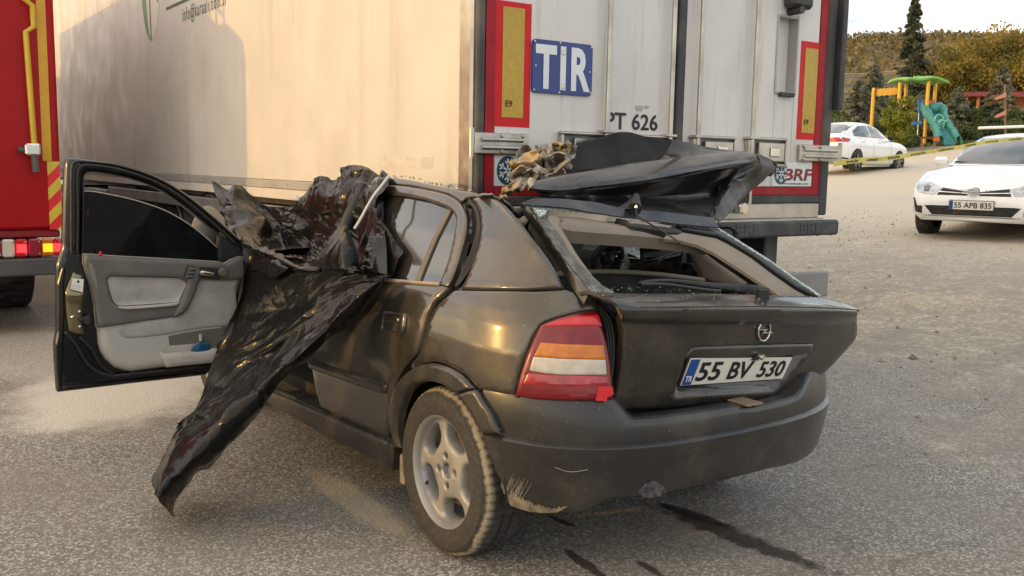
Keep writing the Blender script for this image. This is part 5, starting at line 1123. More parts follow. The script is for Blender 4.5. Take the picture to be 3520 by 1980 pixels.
# --- cabin seen through the window
seatY = .16
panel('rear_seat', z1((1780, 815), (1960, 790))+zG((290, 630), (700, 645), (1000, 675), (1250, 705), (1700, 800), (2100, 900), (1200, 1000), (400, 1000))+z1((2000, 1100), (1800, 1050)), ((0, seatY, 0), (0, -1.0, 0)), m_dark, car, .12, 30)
p = atY(curve(z1((1770, 812), (1860, 800), (1950, 795))+zG((280, 625), (500, 628), (750, 643), (1000, 668), (1250, 702)), 4), seatY-.01); MB().tube(p, .011, 8).build('seat_rim', m_beige, car, smooth=True)
panel('far_pillar_trim', zG((1060, 318), (1170, 400), (1370, 555), (1640, 735), (1560, 790), (1230, 690), (1180, 560), (1120, 450)), ((.60, .4, 1.0), (-.92, -.38, 0)), m_beige, car, .02, 14, roll=.01, rollw=10)
panel('pillar_shade_sheet', zG((1040, 290), (1250, 340), (1500, 470), (1800, 660), (2050, 830), (1500, 850), (1350, 560), (1150, 400)), ((.66, .44, 1.0), (-.92, -.38, 0)), m_dark, car, .02, 20)  # black sheet behind the pillar trim, the opening's shade put into its colour
panel('far_pillar_edge', zG((1060, 318), (1110, 330), (1250, 640), (1300, 720), (1210, 690), (1160, 560)), ((.58, .38, 1.0), (-.7, -.7, 0)), m_beige_dark, car, .02, 14)
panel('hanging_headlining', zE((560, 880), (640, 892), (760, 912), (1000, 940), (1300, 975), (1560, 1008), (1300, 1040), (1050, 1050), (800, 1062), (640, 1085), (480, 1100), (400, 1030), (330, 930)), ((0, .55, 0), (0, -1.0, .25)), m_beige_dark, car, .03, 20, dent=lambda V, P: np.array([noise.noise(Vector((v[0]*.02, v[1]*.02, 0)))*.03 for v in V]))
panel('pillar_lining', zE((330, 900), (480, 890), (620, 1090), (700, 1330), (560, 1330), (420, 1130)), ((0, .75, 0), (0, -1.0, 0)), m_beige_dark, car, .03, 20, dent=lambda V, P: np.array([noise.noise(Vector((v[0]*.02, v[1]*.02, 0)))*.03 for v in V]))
cr1 = zE((800, 1110), (850, 1070), (900, 1055), (1100, 1050), (1320, 1045), (1332, 1100), (1326, 1235), (1290, 1205), (1190, 1170), (1235, 1260), (1238, 1330), (1150, 1335), (1185, 1250), (1180, 1180), (1140, 1115), (1040, 1092), (960, 1112), (890, 1170), (830, 1185))
panel('crazed_windscreen', cr1, ((0, .76, 0), (0, -1.0, .05)), m_craze, car, .006, 12, dent=lambda V, P: np.array([noise.noise(Vector((v[0]*.02, v[1]*.02, 4)))*.03 for v in V]))
panel('crazed_side_glass', zE((510, 1250), (640, 1170), (700, 1330), (540, 1330)), ((0, .9, 0), (0, -1.0, 0)), m_craze, car, .006, 12)
sc_ = atY(zE((1035, 1225)), .70)[0]
SWY = .70
mb = MB().tube([(sc_[0]+.084*math.cos(q), SWY-.03*math.sin(q), sc_[2]+.079*math.sin(q)) for q in np.linspace(0, 2*math.pi, 30)], .017, 8)
for q in (R(35), R(150), R(268)): mb.tube([(sc_[0]+.02*math.cos(q), SWY, sc_[2]+.02*math.sin(q)), (sc_[0]+.081*math.cos(q), SWY-.03*math.sin(q), sc_[2]+.077*math.sin(q))], .016, 8)
mb.lathe([(.0001, -.03), (.03, -.02), (.035, .02)], (sc_[0], SWY, sc_[2]), 'y', 16).build('steering_wheel', m_black, car, smooth=True)
mb = MB()
for o_ in (0, 12, 24, 36):
    p = atY(curve(zE((1340, 1180+o_), (1480, 1165+o_), (1600, 1125+o_), (1680, 1112+o_), (1735-o_*.3, 1135+o_*.8), (1748-o_*.8, 1220), (1735-o_*.9, 1330), (1715-o_*.8, 1420)), 5), .45); mb.tube(p, .0055, 6)
for a_, b_ in (((1250, 1290), (1700, 1180)), ((1240, 1310), (1690, 1150)), ((1440, 1310), (1560, 1200))):
    p = atY(zE(a_, b_), .6); mb.tube(p, .008, 6)
mb.build('seat_belt', m_black, car, smooth=True)
MB().box(.2, .62, .9, 1.0, .86, 1.02, .04).build('cabin_wreckage', m_beige_dark, car, sharp=30)
# hose and hinge at the tailgate corner
p = atY(curve(zE((195, 830), (230, 800), (275, 790), (300, 800)), 4), -.02); MB().tube(p, [.012, .018, .02, .018, .016, .018, .018, .014, .018, .016, .015, .014, .014][:len(p)], 8).build('gas_strut_end', m_black, car, smooth=True)
for o_ in (0, 14, 28, 42):
    p = atY(curve(zE((400, 870+o_*.2), (330, 868+o_*.4), (285-o_*.3+20, 890+o_*.4), (268-o_*.6+26, 940), (290-o_*.5+20, 1000)), 5), .12); MB().tube(p, .007, 6).build('hanging_seal', m_black, car, smooth=True)
    p = atY(curve(zE((2070, 945-o_*.2), (2140, 935+o_*.1), (2190+o_*.4, 970), (2205+o_*.7, 1030), (2195+o_*.9, 1060)), 5), .0); MB().tube(p, .007, 6).build('hanging_seal', m_black, car, smooth=True)
# --- the roof skin, folded back against the trailer doors
def pd(z, *pts):
    return np.array([atY(z((x, y)), Y)[0] for x, y, Y in pts])
def crumple(G, V, F, amp, sc_, seed, keep_edge=0.0, ridged=True):
    n = vnormals(V, F); out = V.copy()
    for i, p in enumerate(V):
        q = Vector(p)*sc_+Vector((seed, seed*.7, -seed))
        a = noise.noise(q); b_ = noise.noise(q*2.3+Vector((5, 1, 2)))
        d = ((1-abs(a)*2.2)*.7+(1-abs(b_)*2.2)*.35-.5) if ridged else a+.4*b_
        out[i] = p+n[i]*amp*d
    return out
def sheet(name, rows, nu, nv, mat, parent, amp=.0, sc_=6, seed=1, thick=.006, sharp=45, ridged=True):
    G, V, F = loft(rows, nu, nv)
    if amp: V = crumple(G, V, F, amp, sc_, seed, ridged=ridged)
    n = vnormals(V, F); vis = ((CAM-V)*n).sum(1).mean() > 0
    if not vis: F = [f[::-1] for f in F]; n = -n
    v, f = shell(V, F, n, thick); o = mk(name, v, f, mat, parent); flat(o, sharp); return o
roofm = m_paint_roof
hdr = pd(zE, (275, 728, -.09), (700, 765, -.10), (1200, 845, -.13), (1700, 905, -.15), (2055, 938, -.16))
hd2 = pd(zE, (300, 690, -.06), (430, 672, -.06), (870, 700, -.07), (1200, 765, -.10), (1600, 800, -.12), (2020, 852, -.13))
und = pd(zE, (430, 650, .12), (800, 668, .20), (1200, 675, .26), (1600, 700, .28), (1960, 720, .26))
un2 = pd(zE, (400, 622, .12), (760, 628, .18), (1200, 610, .24), (1650, 580, .28), (2120, 510, .32))
lo1 = pd(zE, (352, 595, .08), (640, 628, .10), (900, 590, .11), (1400, 528, .14), (1900, 430, .18), (2260, 362, .24), (2425, 342, .30))
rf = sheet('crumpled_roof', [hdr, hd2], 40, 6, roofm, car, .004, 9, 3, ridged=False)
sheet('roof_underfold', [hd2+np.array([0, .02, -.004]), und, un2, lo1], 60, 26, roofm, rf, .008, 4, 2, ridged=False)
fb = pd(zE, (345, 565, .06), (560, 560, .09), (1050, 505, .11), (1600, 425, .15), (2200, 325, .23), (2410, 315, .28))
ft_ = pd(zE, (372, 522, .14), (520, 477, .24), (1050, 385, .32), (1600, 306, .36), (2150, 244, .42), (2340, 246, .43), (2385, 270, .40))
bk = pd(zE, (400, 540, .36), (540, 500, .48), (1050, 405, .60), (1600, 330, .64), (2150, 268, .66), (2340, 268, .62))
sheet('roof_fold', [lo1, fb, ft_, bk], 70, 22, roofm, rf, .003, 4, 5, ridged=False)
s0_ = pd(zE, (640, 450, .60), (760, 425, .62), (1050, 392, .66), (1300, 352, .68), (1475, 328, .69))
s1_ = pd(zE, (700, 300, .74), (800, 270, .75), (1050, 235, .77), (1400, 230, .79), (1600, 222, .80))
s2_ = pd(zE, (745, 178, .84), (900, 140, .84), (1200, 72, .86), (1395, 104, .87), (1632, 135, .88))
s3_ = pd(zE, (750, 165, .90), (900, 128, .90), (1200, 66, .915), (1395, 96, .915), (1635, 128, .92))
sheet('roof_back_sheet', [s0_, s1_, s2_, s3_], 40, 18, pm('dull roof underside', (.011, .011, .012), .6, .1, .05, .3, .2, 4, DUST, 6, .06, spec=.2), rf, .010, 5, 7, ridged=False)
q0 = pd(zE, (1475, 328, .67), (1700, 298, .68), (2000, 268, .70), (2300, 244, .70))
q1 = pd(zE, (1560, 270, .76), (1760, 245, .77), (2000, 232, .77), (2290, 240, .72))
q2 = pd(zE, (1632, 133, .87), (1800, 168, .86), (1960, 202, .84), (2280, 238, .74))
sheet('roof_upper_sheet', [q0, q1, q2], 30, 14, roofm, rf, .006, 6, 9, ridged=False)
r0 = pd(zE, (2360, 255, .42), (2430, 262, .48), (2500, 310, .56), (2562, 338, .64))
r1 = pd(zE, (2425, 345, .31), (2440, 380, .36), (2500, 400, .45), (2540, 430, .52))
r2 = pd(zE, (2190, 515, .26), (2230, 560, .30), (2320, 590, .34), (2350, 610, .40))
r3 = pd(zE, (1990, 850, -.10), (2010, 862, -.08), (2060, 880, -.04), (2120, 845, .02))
sheet('roof_side_fold', [r0, r1, r2, r3], 18, 40, pm('darkened roof flank', (.012, .012, .013), .55, .1, .1, .3, .2, 4, DUST, 6, .15), rf, .014, 7, 4, ridged=False)  # same roof paint, with shade put into a darker, duller colour
sheet('roof_flap', [pd(zE, (2410, 360, .30), (2300, 470, .27), (2200, 500, .25)), pd(zE, (2300, 380, .27), (2220, 470, .28), (2140, 560, .24)), pd(zE, (2050, 560, .30), (2040, 650, .22), (1980, 840, -.06))], 20, 18, roofm, rf, .012, 7, 6, ridged=False)
p = pd(zE, (2430, 300, .6), (2500, 340, .66), (2545, 380, .7), (2520, 430, .64), (2470, 380, .58)); MB().tube(p, [.015, .025, .03, .025, .012], 7).build('bent_rail_end', m_black, rf, sharp=30)
sheet('roof_filler_sheet', [pd(zE, (420, 690, .02), (1000, 720, .10), (1600, 800, .10), (1990, 846, .0)), pd(zE, (420, 620, .40), (1000, 600, .60), (1700, 540, .66), (2300, 420, .66)), pd(zE, (420, 540, .62), (1000, 440, .76), (1700, 340, .78), (2350, 290, .74))], 30, 16, m_dark, rf)  # black filler sheet added behind the fold, hides the trailer's red
# stub aerial with its whip
ab = pd(zE, (1285, 770, -.13))[0]; at_ = pd(zE, (1300, 650, -.02))[0]; a2 = pd(zE, (1230, 760, -.10))[0]
mb = MB().tube([ab, ab*.5+at_*.5, at_], [.026, .020, .012], 10).add([ab+np.array([-.03, 0, 0]), ab+np.array([.03, 0, 0]), a2+np.array([-.01, .05, .0]), at_], [(0, 1, 3), (0, 3, 2), (1, 2, 3), (0, 2, 1)])
an = mb.build('aerial_base', m_black, rf, sharp=40)
MB().lathe([(.0001, 0), (.006, .002), (.007, .008), (.004, .014), (.0001, .016)], pd(zE, (1297, 768, -.15))[0], 'z', 10).build('aerial_ferrule', m_chrome, an, sharp=50)
p = np.array([tuple(q) for q in curve([tuple(x) for x in pd(zE, (1297, 775, -.15), (1310, 830, -.17), (1400, 890, -.22), (1560, 985, -.30), (1700, 1080, -.38), (1735, 1100, -.40))], 5)]); MB().tube(p, .0035, 6).build('aerial_whip', m_black, an, smooth=True)
# torn padding and bent sheet at the left of the folded roof
def shard(cx, cy, w_, h_, Y, rot, mat, k):
    c = np.array([cx, cy], float); ca, sa = math.cos(R(rot)), math.sin(R(rot))
    rowsl = []
    for j in range(4):
        row = []
        for i in range(4):
            u = (i/3-.5)*w_*(1-.25*abs(j/3-.5)); v = (j/3-.5)*h_; u += 9*rng.normal(); v += 9*rng.normal()
            row.append((c[0]+u*ca-v*sa, c[1]+u*sa+v*ca, Y+.03*math.sin(i*1.9+k)+.03*math.cos(j*1.7+k*2)+.012*rng.normal()))
        rowsl.append(pd(zE, *row))
    return sheet('torn_piece', rowsl, 16, 16, mat, rf, .010, 11, k, thick=.006)
for k, (cx, cy, w_, h_, Y, rot, mt) in enumerate([
        (620, 215, 200, 80, .78, 12, m_foam), (600, 185, 150, 40, .76, 10, m_foam2), (690, 250, 110, 150, .70, 20, m_sheet_edge), (430, 220, 130, 90, .78, -20, m_sheet_edge), (460, 330, 160, 150, .62, 10, m_foam), (560, 340, 190, 120, .60, -15, m_sheet_edge),
        (330, 310, 190, 110, .60, -25, m_foam2), (620, 390, 200, 90, .55, -35, m_foam), (260, 380, 170, 90, .55, -10, m_foam2), (420, 420, 160, 90, .5, 25, m_sheet_edge), (180, 370, 110, 70, .56, 50, m_foam2), (230, 450, 190, 90, .48, -30, m_foam),
        (330, 480, 160, 110, .42, -40, m_sheet_edge), (170, 570, 210, 90, .36, -25, m_foam), (110, 620, 90, 70, .34, 20, m_foam2), (250, 560, 150, 70, .35, -50, m_foam), (350, 560, 80, 90, .28, 20, m_sheet_edge), (560, 450, 180, 60, .46, -25, m_foam), (270, 250, 80, 110, .75, 25, m_sheet_edge), (480, 250, 110, 70, .72, 40, m_foam)]):
    shard(cx, cy, w_, h_, Y, rot, mt, k)
# torn bead of padding and glass along the standing roof rail
for i in range(26):
    t_ = i/25; x = 1840+t_*720; y = np.interp(x, [1840, 1950, 2100, 2250, 2400, 2560], [152, 160, 190, 225, 258, 292])+rng.normal()*5
    p = hits(zC((x, y)), Fb)[0]+np.array([.012+.012*rng.random(), 0, .002]); s = rng.uniform(.006, .015); d = rng.normal(size=(8, 3)); d /= np.linalg.norm(d, axis=1)[:, None]
    o = mk('torn_edge', p+d*s*np.array([.5, 1.3, .55]), [(0, 1, 2), (2, 3, 0), (1, 4, 2), (2, 5, 3), (3, 6, 0), (0, 7, 1), (4, 5, 2), (5, 6, 3), (6, 7, 0), (7, 4, 1), (4, 5, 6), (4, 6, 7)], (m_foam, m_sheet_edge, m_craze)[i % 3], car, False)
for x0_, y0_, x1_, y1_, x2_, y2_, x3_, y3_ in ((1030, 95, 1200, 85, 1290, 130, 1250, 150), (1250, 120, 1300, 105, 1420, 250, 1390, 275)):
    sheet('bent_edge', [pd(z1, (x0_, y0_, .05), (x1_, y1_, .02)), pd(z1, ((x0_+x3_)/2, (y0_+y3_)/2-16, .10), ((x1_+x2_)/2, (y1_+y2_)/2-10, .06)), pd(z1, (x3_, y3_, .12), (x2_, y2_, .08))], 16, 8, m_sheet_edge, car, .010, 20, 3)

# --- driver's door, standing wide open
DY = 2.06
dpl = lambda y: ((0, y, 0), (0, -1.0, 0))
outl = zA((225, 112), (300, 116))+curve(zA((300, 116), (600, 160), (900, 235), (1120, 320), (1330, 455), (1500, 590), (1700, 755), (1840, 900)), 3)[1:]+zA((1850, 1010), (1840, 1400))+zB((1700, 600), (1560, 1000), (1500, 1035), (800, 1115), (128, 1195), (106, 900), (104, 760), (125, 640), (122, 200))+zA((125, 1100), (150, 1020), (178, 940), (190, 500), (205, 160))
win = curve(zA((372, 300), (385, 258), (430, 244), (600, 262), (850, 320), (1050, 400), (1250, 530), (1450, 690), (1600, 810), (1600, 860)), 3)[:-1]+zA((1600, 860), (1600, 1055), (1300, 1042), (700, 1010), (345, 985), (355, 600))
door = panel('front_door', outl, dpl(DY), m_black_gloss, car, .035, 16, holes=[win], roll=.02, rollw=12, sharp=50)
# raised steps of the window frame
def band(name, a, b_, mat, off, th, par=door): return panel(name, a+b_[::-1], dpl(DY), mat, par, th, 8, off=off, roll=.006, rollw=5)
c1 = curve(zA((290, 1000), (295, 600), (290, 260), (330, 175), (420, 165), (650, 195), (900, 270), (1100, 360), (1300, 495), (1500, 655), (1790, 910)), 3)
c2 = curve(zA((318, 1000), (325, 600), (322, 290), (350, 215), (430, 200), (650, 228), (900, 300), (1100, 388), (1300, 525), (1500, 690), (1740, 910)), 3)
band('frame_seal', c1, c2, m_black, .022, .03)
c3 = curve(zA((240, 1000), (240, 500), (245, 200), (290, 140), (400, 140), (650, 170), (900, 240), (1110, 330), (1320, 465), (1500, 610), (1800, 870)), 3)
c4 = curve(zA((262, 1000), (265, 500), (268, 230), (300, 165), (400, 158), (650, 186), (900, 258), (1105, 345), (1310, 480), (1500, 632), (1790, 890)), 3)
band('frame_seal', c3, c4, m_black, .018, .025)
c5 = curve(zA((345, 990), (352, 600), (350, 320), (375, 250), (430, 232), (600, 252), (850, 308), (1050, 390), (1250, 518), (1450, 680), (1605, 800), (1640, 850)), 3)
c6 = curve(zA((365, 990), (372, 600), (370, 320), (388, 262), (430, 246), (600, 264), (850, 322), (1050, 402), (1250, 532), (1450, 692), (1590, 815), (1610, 850)), 3)
band('window_channel', c5, c6, m_black, .010, .03)
panel('mirror_cap_panel', zA((1600, 800), (1640, 830), (1830, 960), (1840, 1020), (1700, 1070), (1600, 1060)), dpl(DY), m_dark, door, .03, 10, off=.012, roll=.006, rollw=5)
panel('quarter_glass_painted_sun', zA((1612, 775), (1655, 775), (1668, 905), (1606, 935)), dpl(DY), m_beige, door, .01, 10, off=.006)  # opaque beige pane, sunlight on the glass put into its colour
glp = curve(zA((368, 425), (420, 418), (600, 448), (850, 505), (1100, 590), (1300, 700), (1450, 810), (1598, 940)), 3)+zA((1600, 1058), (1300, 1045), (700, 1012), (345, 988))
pane = panel('window_pane', glp, dpl(DY+.012), m_glass_dark, door, .004, 16)
p = atY(curve(zA((368, 425), (420, 418), (600, 448), (850, 505), (1100, 590), (1300, 700), (1450, 810), (1598, 940)), 4), DY+.008); MB().tube(p, .0028, 6).build('pane_edge', pm('pale glass edge', (.38, .36, .28), .3), pane, smooth=True)
# door card: relief built in separate mouldings
card = zA((352, 988), (700, 1012), (1300, 1045), (1600, 1062), (1650, 1075))+zA((1700, 1040), (1780, 1012), (1828, 1015))+zB((1840, 60), (1800, 150), (1760, 300), (1750, 420), (1690, 560), (1640, 640), (1590, 740), (1545, 900), (1530, 915), (1100, 960), (800, 1000), (730, 990), (640, 960), (560, 890), (515, 820), (495, 740), (485, 620), (470, 585), (455, 400), (420, 230), (380, 100), (352, 10))
dc = panel('door_card', card, dpl(DY), m_grey_lo, door, .04, 14, off=.045, roll=.03, rollw=22, sharp=60)
up_ = zA((356, 992), (700, 1014), (1300, 1047), (1600, 1064), (1650, 1078), (1700, 1042), (1780, 1014), (1826, 1018))+zB((1836, 60), (1800, 145), (1690, 162), (1560, 160), (1395, 150), (1350, 270), (1290, 400), (1240, 470), (1150, 494), (900, 528), (560, 582), (478, 592), (455, 400), (420, 230), (380, 100), (352, 12))
ins = curve(zB((560, 160), (580, 128), (640, 124), (900, 132), (1170, 140), (1235, 152), (1275, 190), (1245, 260), (1205, 350)), 3)[:-1]+curve(zB((1205, 350), (1100, 362), (900, 376), (720, 386), (650, 380), (612, 345), (585, 270)), 3)
upc = panel('upper_card', up_, dpl(DY), m_grey_dk, dc, .03, 11, holes=[ins], off=.062, roll=.012, rollw=8, sharp=60)
panel('armrest_insert', ins, dpl(DY), m_grey_hi, dc, .02, 12, off=.052, roll=-.008, rollw=9, sharp=60)
panel('armrest_ledge', curve(zB((650, 388), (720, 394), (900, 384), (1100, 368), (1215, 352)), 3)+zB((1185, 385), (900, 410), (740, 420), (660, 412)), dpl(DY), m_grey_lo, dc, .05, 8, off=.085, roll=.012, rollw=6)
panel('pull_strap', curve(zB((1275, 190), (1300, 110), (1345, 60)), 3)+zB((1390, 60), (1395, 150))+curve(zB((1375, 190), (1345, 280), (1300, 380), (1250, 450), (1160, 490)), 3)+zB((1155, 485), (1190, 400), (1215, 350), (1250, 260)), dpl(DY), m_grey_dk, dc, .03, 9, off=.085, roll=.014, rollw=9, sharp=60)
panel('fabric_panel', zB((1395, 152), (1560, 162), (1755, 165), (1735, 250), (1752, 420), (1668, 578), (1450, 598), (1250, 628), (1120, 655), (900, 680), (740, 690), (690, 672), (665, 635), (655, 575), (900, 532), (1150, 498), (1240, 475), (1295, 400), (1352, 272)), dpl(DY), m_grey_hi, dc, .02, 12, off=.052, roll=.008, rollw=9, sharp=60)
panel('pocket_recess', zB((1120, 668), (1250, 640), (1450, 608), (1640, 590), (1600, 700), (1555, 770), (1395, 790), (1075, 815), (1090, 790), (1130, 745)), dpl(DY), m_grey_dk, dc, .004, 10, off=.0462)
panel('pocket_inner_wall', zB((1120, 755), (1390, 735), (1395, 790), (1075, 815)), dpl(DY), m_grey_lo, dc, .004, 10, off=.050)  # light grey strip low in the pocket
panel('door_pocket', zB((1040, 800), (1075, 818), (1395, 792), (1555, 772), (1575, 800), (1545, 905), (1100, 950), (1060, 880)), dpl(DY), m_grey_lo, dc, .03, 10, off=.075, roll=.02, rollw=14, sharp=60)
sw = panel('window_switches', zB((1285, 20), (1350, 28), (1310, 140), (1245, 122)), dpl(DY), m_dark, dc, .03, 8, off=.096, roll=.006, rollw=5)
for k in range(3):
    for j in range(2): panel('switch_key', zB((1292-15*k+30*j, 34+34*k), (1316-15*k+30*j, 38+34*k), (1306-15*k+30*j, 60+34*k), (1281-15*k+30*j, 56+34*k)), dpl(DY), m_grey_dk, sw, .01, 8, off=.104, roll=.002, rollw=3)
panel('handle_bezel', curve(zB((1395, 50), (1420, 38), (1560, 48), (1582, 70), (1578, 125), (1560, 148), (1440, 140), (1410, 120)), 3, True), dpl(DY), m_dark, dc, .01, 8, off=.066)
p = atY(zB((1432, 92), (1445, 100), (1500, 108), (1556, 116)), DY-.075); MB().tube(p, [.012, .014, .012, .009], 8).build('inner_handle', m_chrome, dc, sharp=60)
c = atY(zB((1640, 95)), DY-.066)[0]; MB().lathe([(.0001, -.022), (.018, -.022), (.022, -.016), (.024, .0)], c, 'y', 16).build('mirror_knob', m_grey_dk, dc, sharp=50)
panel('torn_card_patch', zB((395, -10), (415, 5), (440, 60), (465, 180), (470, 250), (440, 190), (405, 100), (390, 40)), dpl(DY), m_beige, dc, .002, 7, off=.064)
p = atY(zA((520, 1028), (520, 970)), DY-.05); MB().tube(p, [.006, .007], 8).build('lock_pin', m_red_hi, dc, smooth=True)
# shut face with latch plate and sticker
panel('shut_face', zB((190, 270), (225, 180), (262, 95), (355, 120), (362, 250), (350, 330), (345, 470), (360, 660), (300, 655), (225, 630), (205, 480)), dpl(DY), pm('shut face paint with gold light', (.20, .165, .075), .28, .75, .8, .1, .1, 5, (.10, .08, .05), 5, .3), door, .02, 9, off=.030, roll=.006, rollw=6, dent=lambda V, P: np.array([.012*math.exp(-((v[1]-(900+.375*300))/14)**2) for v in V]))  # body colour with golden sunlight put into it
st = panel('sticker', zB((248, 138), (350, 152), (340, 268), (228, 240)), dpl(DY), m_white, door, .001, 9, off=.046)
panel('sticker_print', zB((290, 160), (312, 163), (308, 186), (288, 182)), dpl(DY), m_ink, st, .0006, 6, off=.0468)
for k in range(3): panel('sticker_print', zB((246-6*k, 200+14*k), (330-6*k, 212+14*k), (329-6*k, 216+14*k), (245-6*k, 204+14*k)), dpl(DY), m_tr_band, st, .0005, 8, off=.0466)
lt = panel('latch', zB((300, 510), (330, 500), (395, 478), (420, 500), (415, 560), (385, 575), (350, 545), (310, 535)), dpl(DY), m_dark, door, .02, 7, off=.050, roll=.006, rollw=4)
for x, y in ((330, 458), (268, 506), (333, 596)):
    c = atY(zB((x, y)), DY-.034)[0]; MB().lathe([(.0001, -.005), (.007, -.004), (.009, 0)], c, 'y', 10).build('latch_screw', m_chrome, door, sharp=40)
for pts in ([(200, 640), (300, 760), (420, 950), (600, 1040), (800, 1030), (1520, 950)], [(330, 690), (440, 800), (520, 940), (640, 1030)]):
    MB().tube(atY(curve(zB(*pts), 5), DY-.028), .009, 8).build('door_bottom_seal', m_black, door, smooth=True)
panel('door_edge', zB((128, 1195), (106, 900), (104, 760), (125, 640), (122, 200), (165, 40), (200, 60), (185, 250), (195, 480), (185, 640), (180, 900), (165, 1130), (1490, 1000), (1495, 1036), (800, 1115)), dpl(DY), m_black_gloss, door, .03, 10, off=.012, roll=.014, rollw=6)
# outer mirror behind the pane
G, V, F = loft([pd(zA, (1420, 640, DY+.22), (1500, 620, DY+.25), (1600, 720, DY+.25)), pd(zA, (1390, 760, DY+.16), (1480, 800, DY+.12), (1600, 860, DY+.16)), pd(zA, (1440, 980, DY+.2), (1500, 1000, DY+.2), (1590, 1000, DY+.22))], 12, 12); v, f = shell(V, F, vnormals(V, F), .05); mk('outer_mirror', v, f, pm('grey mirror shell', (.22, .21, .20), .5, .2), door)
c = atY(zB((1460, 735)), DY-.095)[0]

# ------------------------------------------------------------------ blue bottle in the door pocket
bt = thing('bottle', 'small blue bottle with a clear neck in the door pocket', 'bottle', (0, 0, 0))
bz_ = c[2]; gb = pm('blue bottle glass', (.012, .075, .15), .12, 0, .8, .05); bo = MB().lathe([(.0001, -.055), (.046, -.055), (.050, -.045), (.050, -.004), (.040, .012), (.018, .020), (.009, .024), (.0085, .028)], (0, 0, 0), 'z', 28)
bo.v = [(c[0]+x, DY-.058+y*.16, bz_-.026+z*.9) for x, y, z in bo.v]; bo.build('bottle_body', gb, bt, sharp=60)
MB().lathe([(.0085, .026), (.0085, .044), (.0098, .045), (.0098, .060), (.0001, .061)], (c[0], DY-.058, bz_-.026), 'z', 16).build('bottle_neck', m_lens_clear, bt, sharp=40)

# ------------------------------------------------------------------ black plastic sheeting over the driver's side
tarp = thing('plastic_sheet', 'crumpled black plastic sheet draped over the driver side of the wreck down to the asphalt', 'plastic sheet', (0, 0, 0))
def pX(z, *pts): return np.array([atX(z((x, y)), X)[0] for x, y, X in pts])
def facets(w_, h_, size, stretch, seed, gu, gv, lean=0.0):
    """heights of a sheet crumpled into flat facets of about the given size, sampled on a grid"""
    rg = np.random.default_rng(seed); su, sv = size, size*stretch
    n = int(max(12, w_*h_/(su*sv)*1.5)); P = np.stack([rg.random(n)*(w_+.4)-.2, rg.random(n)*(h_+.4)-.2], 1)
    P = np.vstack([P, [(-.6, -.6), (w_+.6, -.6), (w_+.6, h_+.6), (-.6, h_+.6)]]); H = np.r_[rg.normal(size=n), 0, 0, 0, 0]
    S = P/np.array([su, sv]); r_ = delaunay_2d_cdt([Vector(p) for p in S], [], [], 0, 1e-7)
    VS = np.array([tuple(v) for v in r_[0]]); om = [o[0] if len(o) else -1 for o in r_[3]]; Hh = np.array([H[o] if o >= 0 else 0 for o in om])
    U, W = np.meshgrid(gu*w_, gv*h_, indexing='ij'); U = U+lean*W; Q = np.stack([U.ravel()/su, W.ravel()/sv], 1); out = np.zeros(len(Q))
    for t in r_[2]:
        if len(t) != 3: continue
        A, B, C_ = VS[t[0]], VS[t[1]], VS[t[2]]; lo, hi = np.minimum(np.minimum(A, B), C_), np.maximum(np.maximum(A, B), C_)
        k = np.where((Q[:, 0] >= lo[0]) & (Q[:, 0] <= hi[0]) & (Q[:, 1] >= lo[1]) & (Q[:, 1] <= hi[1]))[0]
        if not len(k): continue
        d = (B[1]-C_[1])*(A[0]-C_[0])+(C_[0]-B[0])*(A[1]-C_[1])
        if abs(d) < 1e-12: continue
        l1 = ((B[1]-C_[1])*(Q[k, 0]-C_[0])+(C_[0]-B[0])*(Q[k, 1]-C_[1]))/d; l2 = ((C_[1]-A[1])*(Q[k, 0]-C_[0])+(A[0]-C_[0])*(Q[k, 1]-C_[1]))/d; l3 = 1-l1-l2
        m_k = (l1 >= -1e-6) & (l2 >= -1e-6) & (l3 >= -1e-6); out[k[m_k]] = l1[m_k]*Hh[t[0]]+l2[m_k]*Hh[t[1]]+l3[m_k]*Hh[t[2]]
    return out
def film(name, rows, nu, nv, amp, seed, size=.13, stretch=1.6, calm=0.0, lean=0.0, wave=.5):
    """thin sheet: broad folds, then flat crumple facets in three sizes; calm flattens the left part"""
    G, V, F = loft(rows, nu, nv); n = vnormals(V, F); gu, gv = np.linspace(0, 1, nu), np.linspace(0, 1, nv)
    w_ = np.linalg.norm(np.diff(G, axis=0), axis=2).sum(0).mean(); h_ = np.linalg.norm(np.diff(G, axis=1), axis=2).sum(1).mean()
    d = .55*facets(w_, h_, size, stretch, seed, gu, gv, lean)+.22*facets(w_, h_, size*.45, stretch, seed+50, gu, gv, lean)+.07*facets(w_, h_, size*.2, 1.2, seed+90, gu, gv, lean)
    d += wave*np.array([noise.noise(Vector((p[0]*3, p[1]*3, p[2]*3+seed))) for p in V])
    k = 1-calm*np.clip(1-np.repeat(gu, nv)/.5, 0, 1); out = V+n*(amp*d*k)[:, None]
    vis = ((CAM-out)*n).sum(1).mean() > 0
    if not vis: F = [f[::-1] for f in F]
    o = mk(name, out, F, m_film, tarp); flat(o, 60); return o
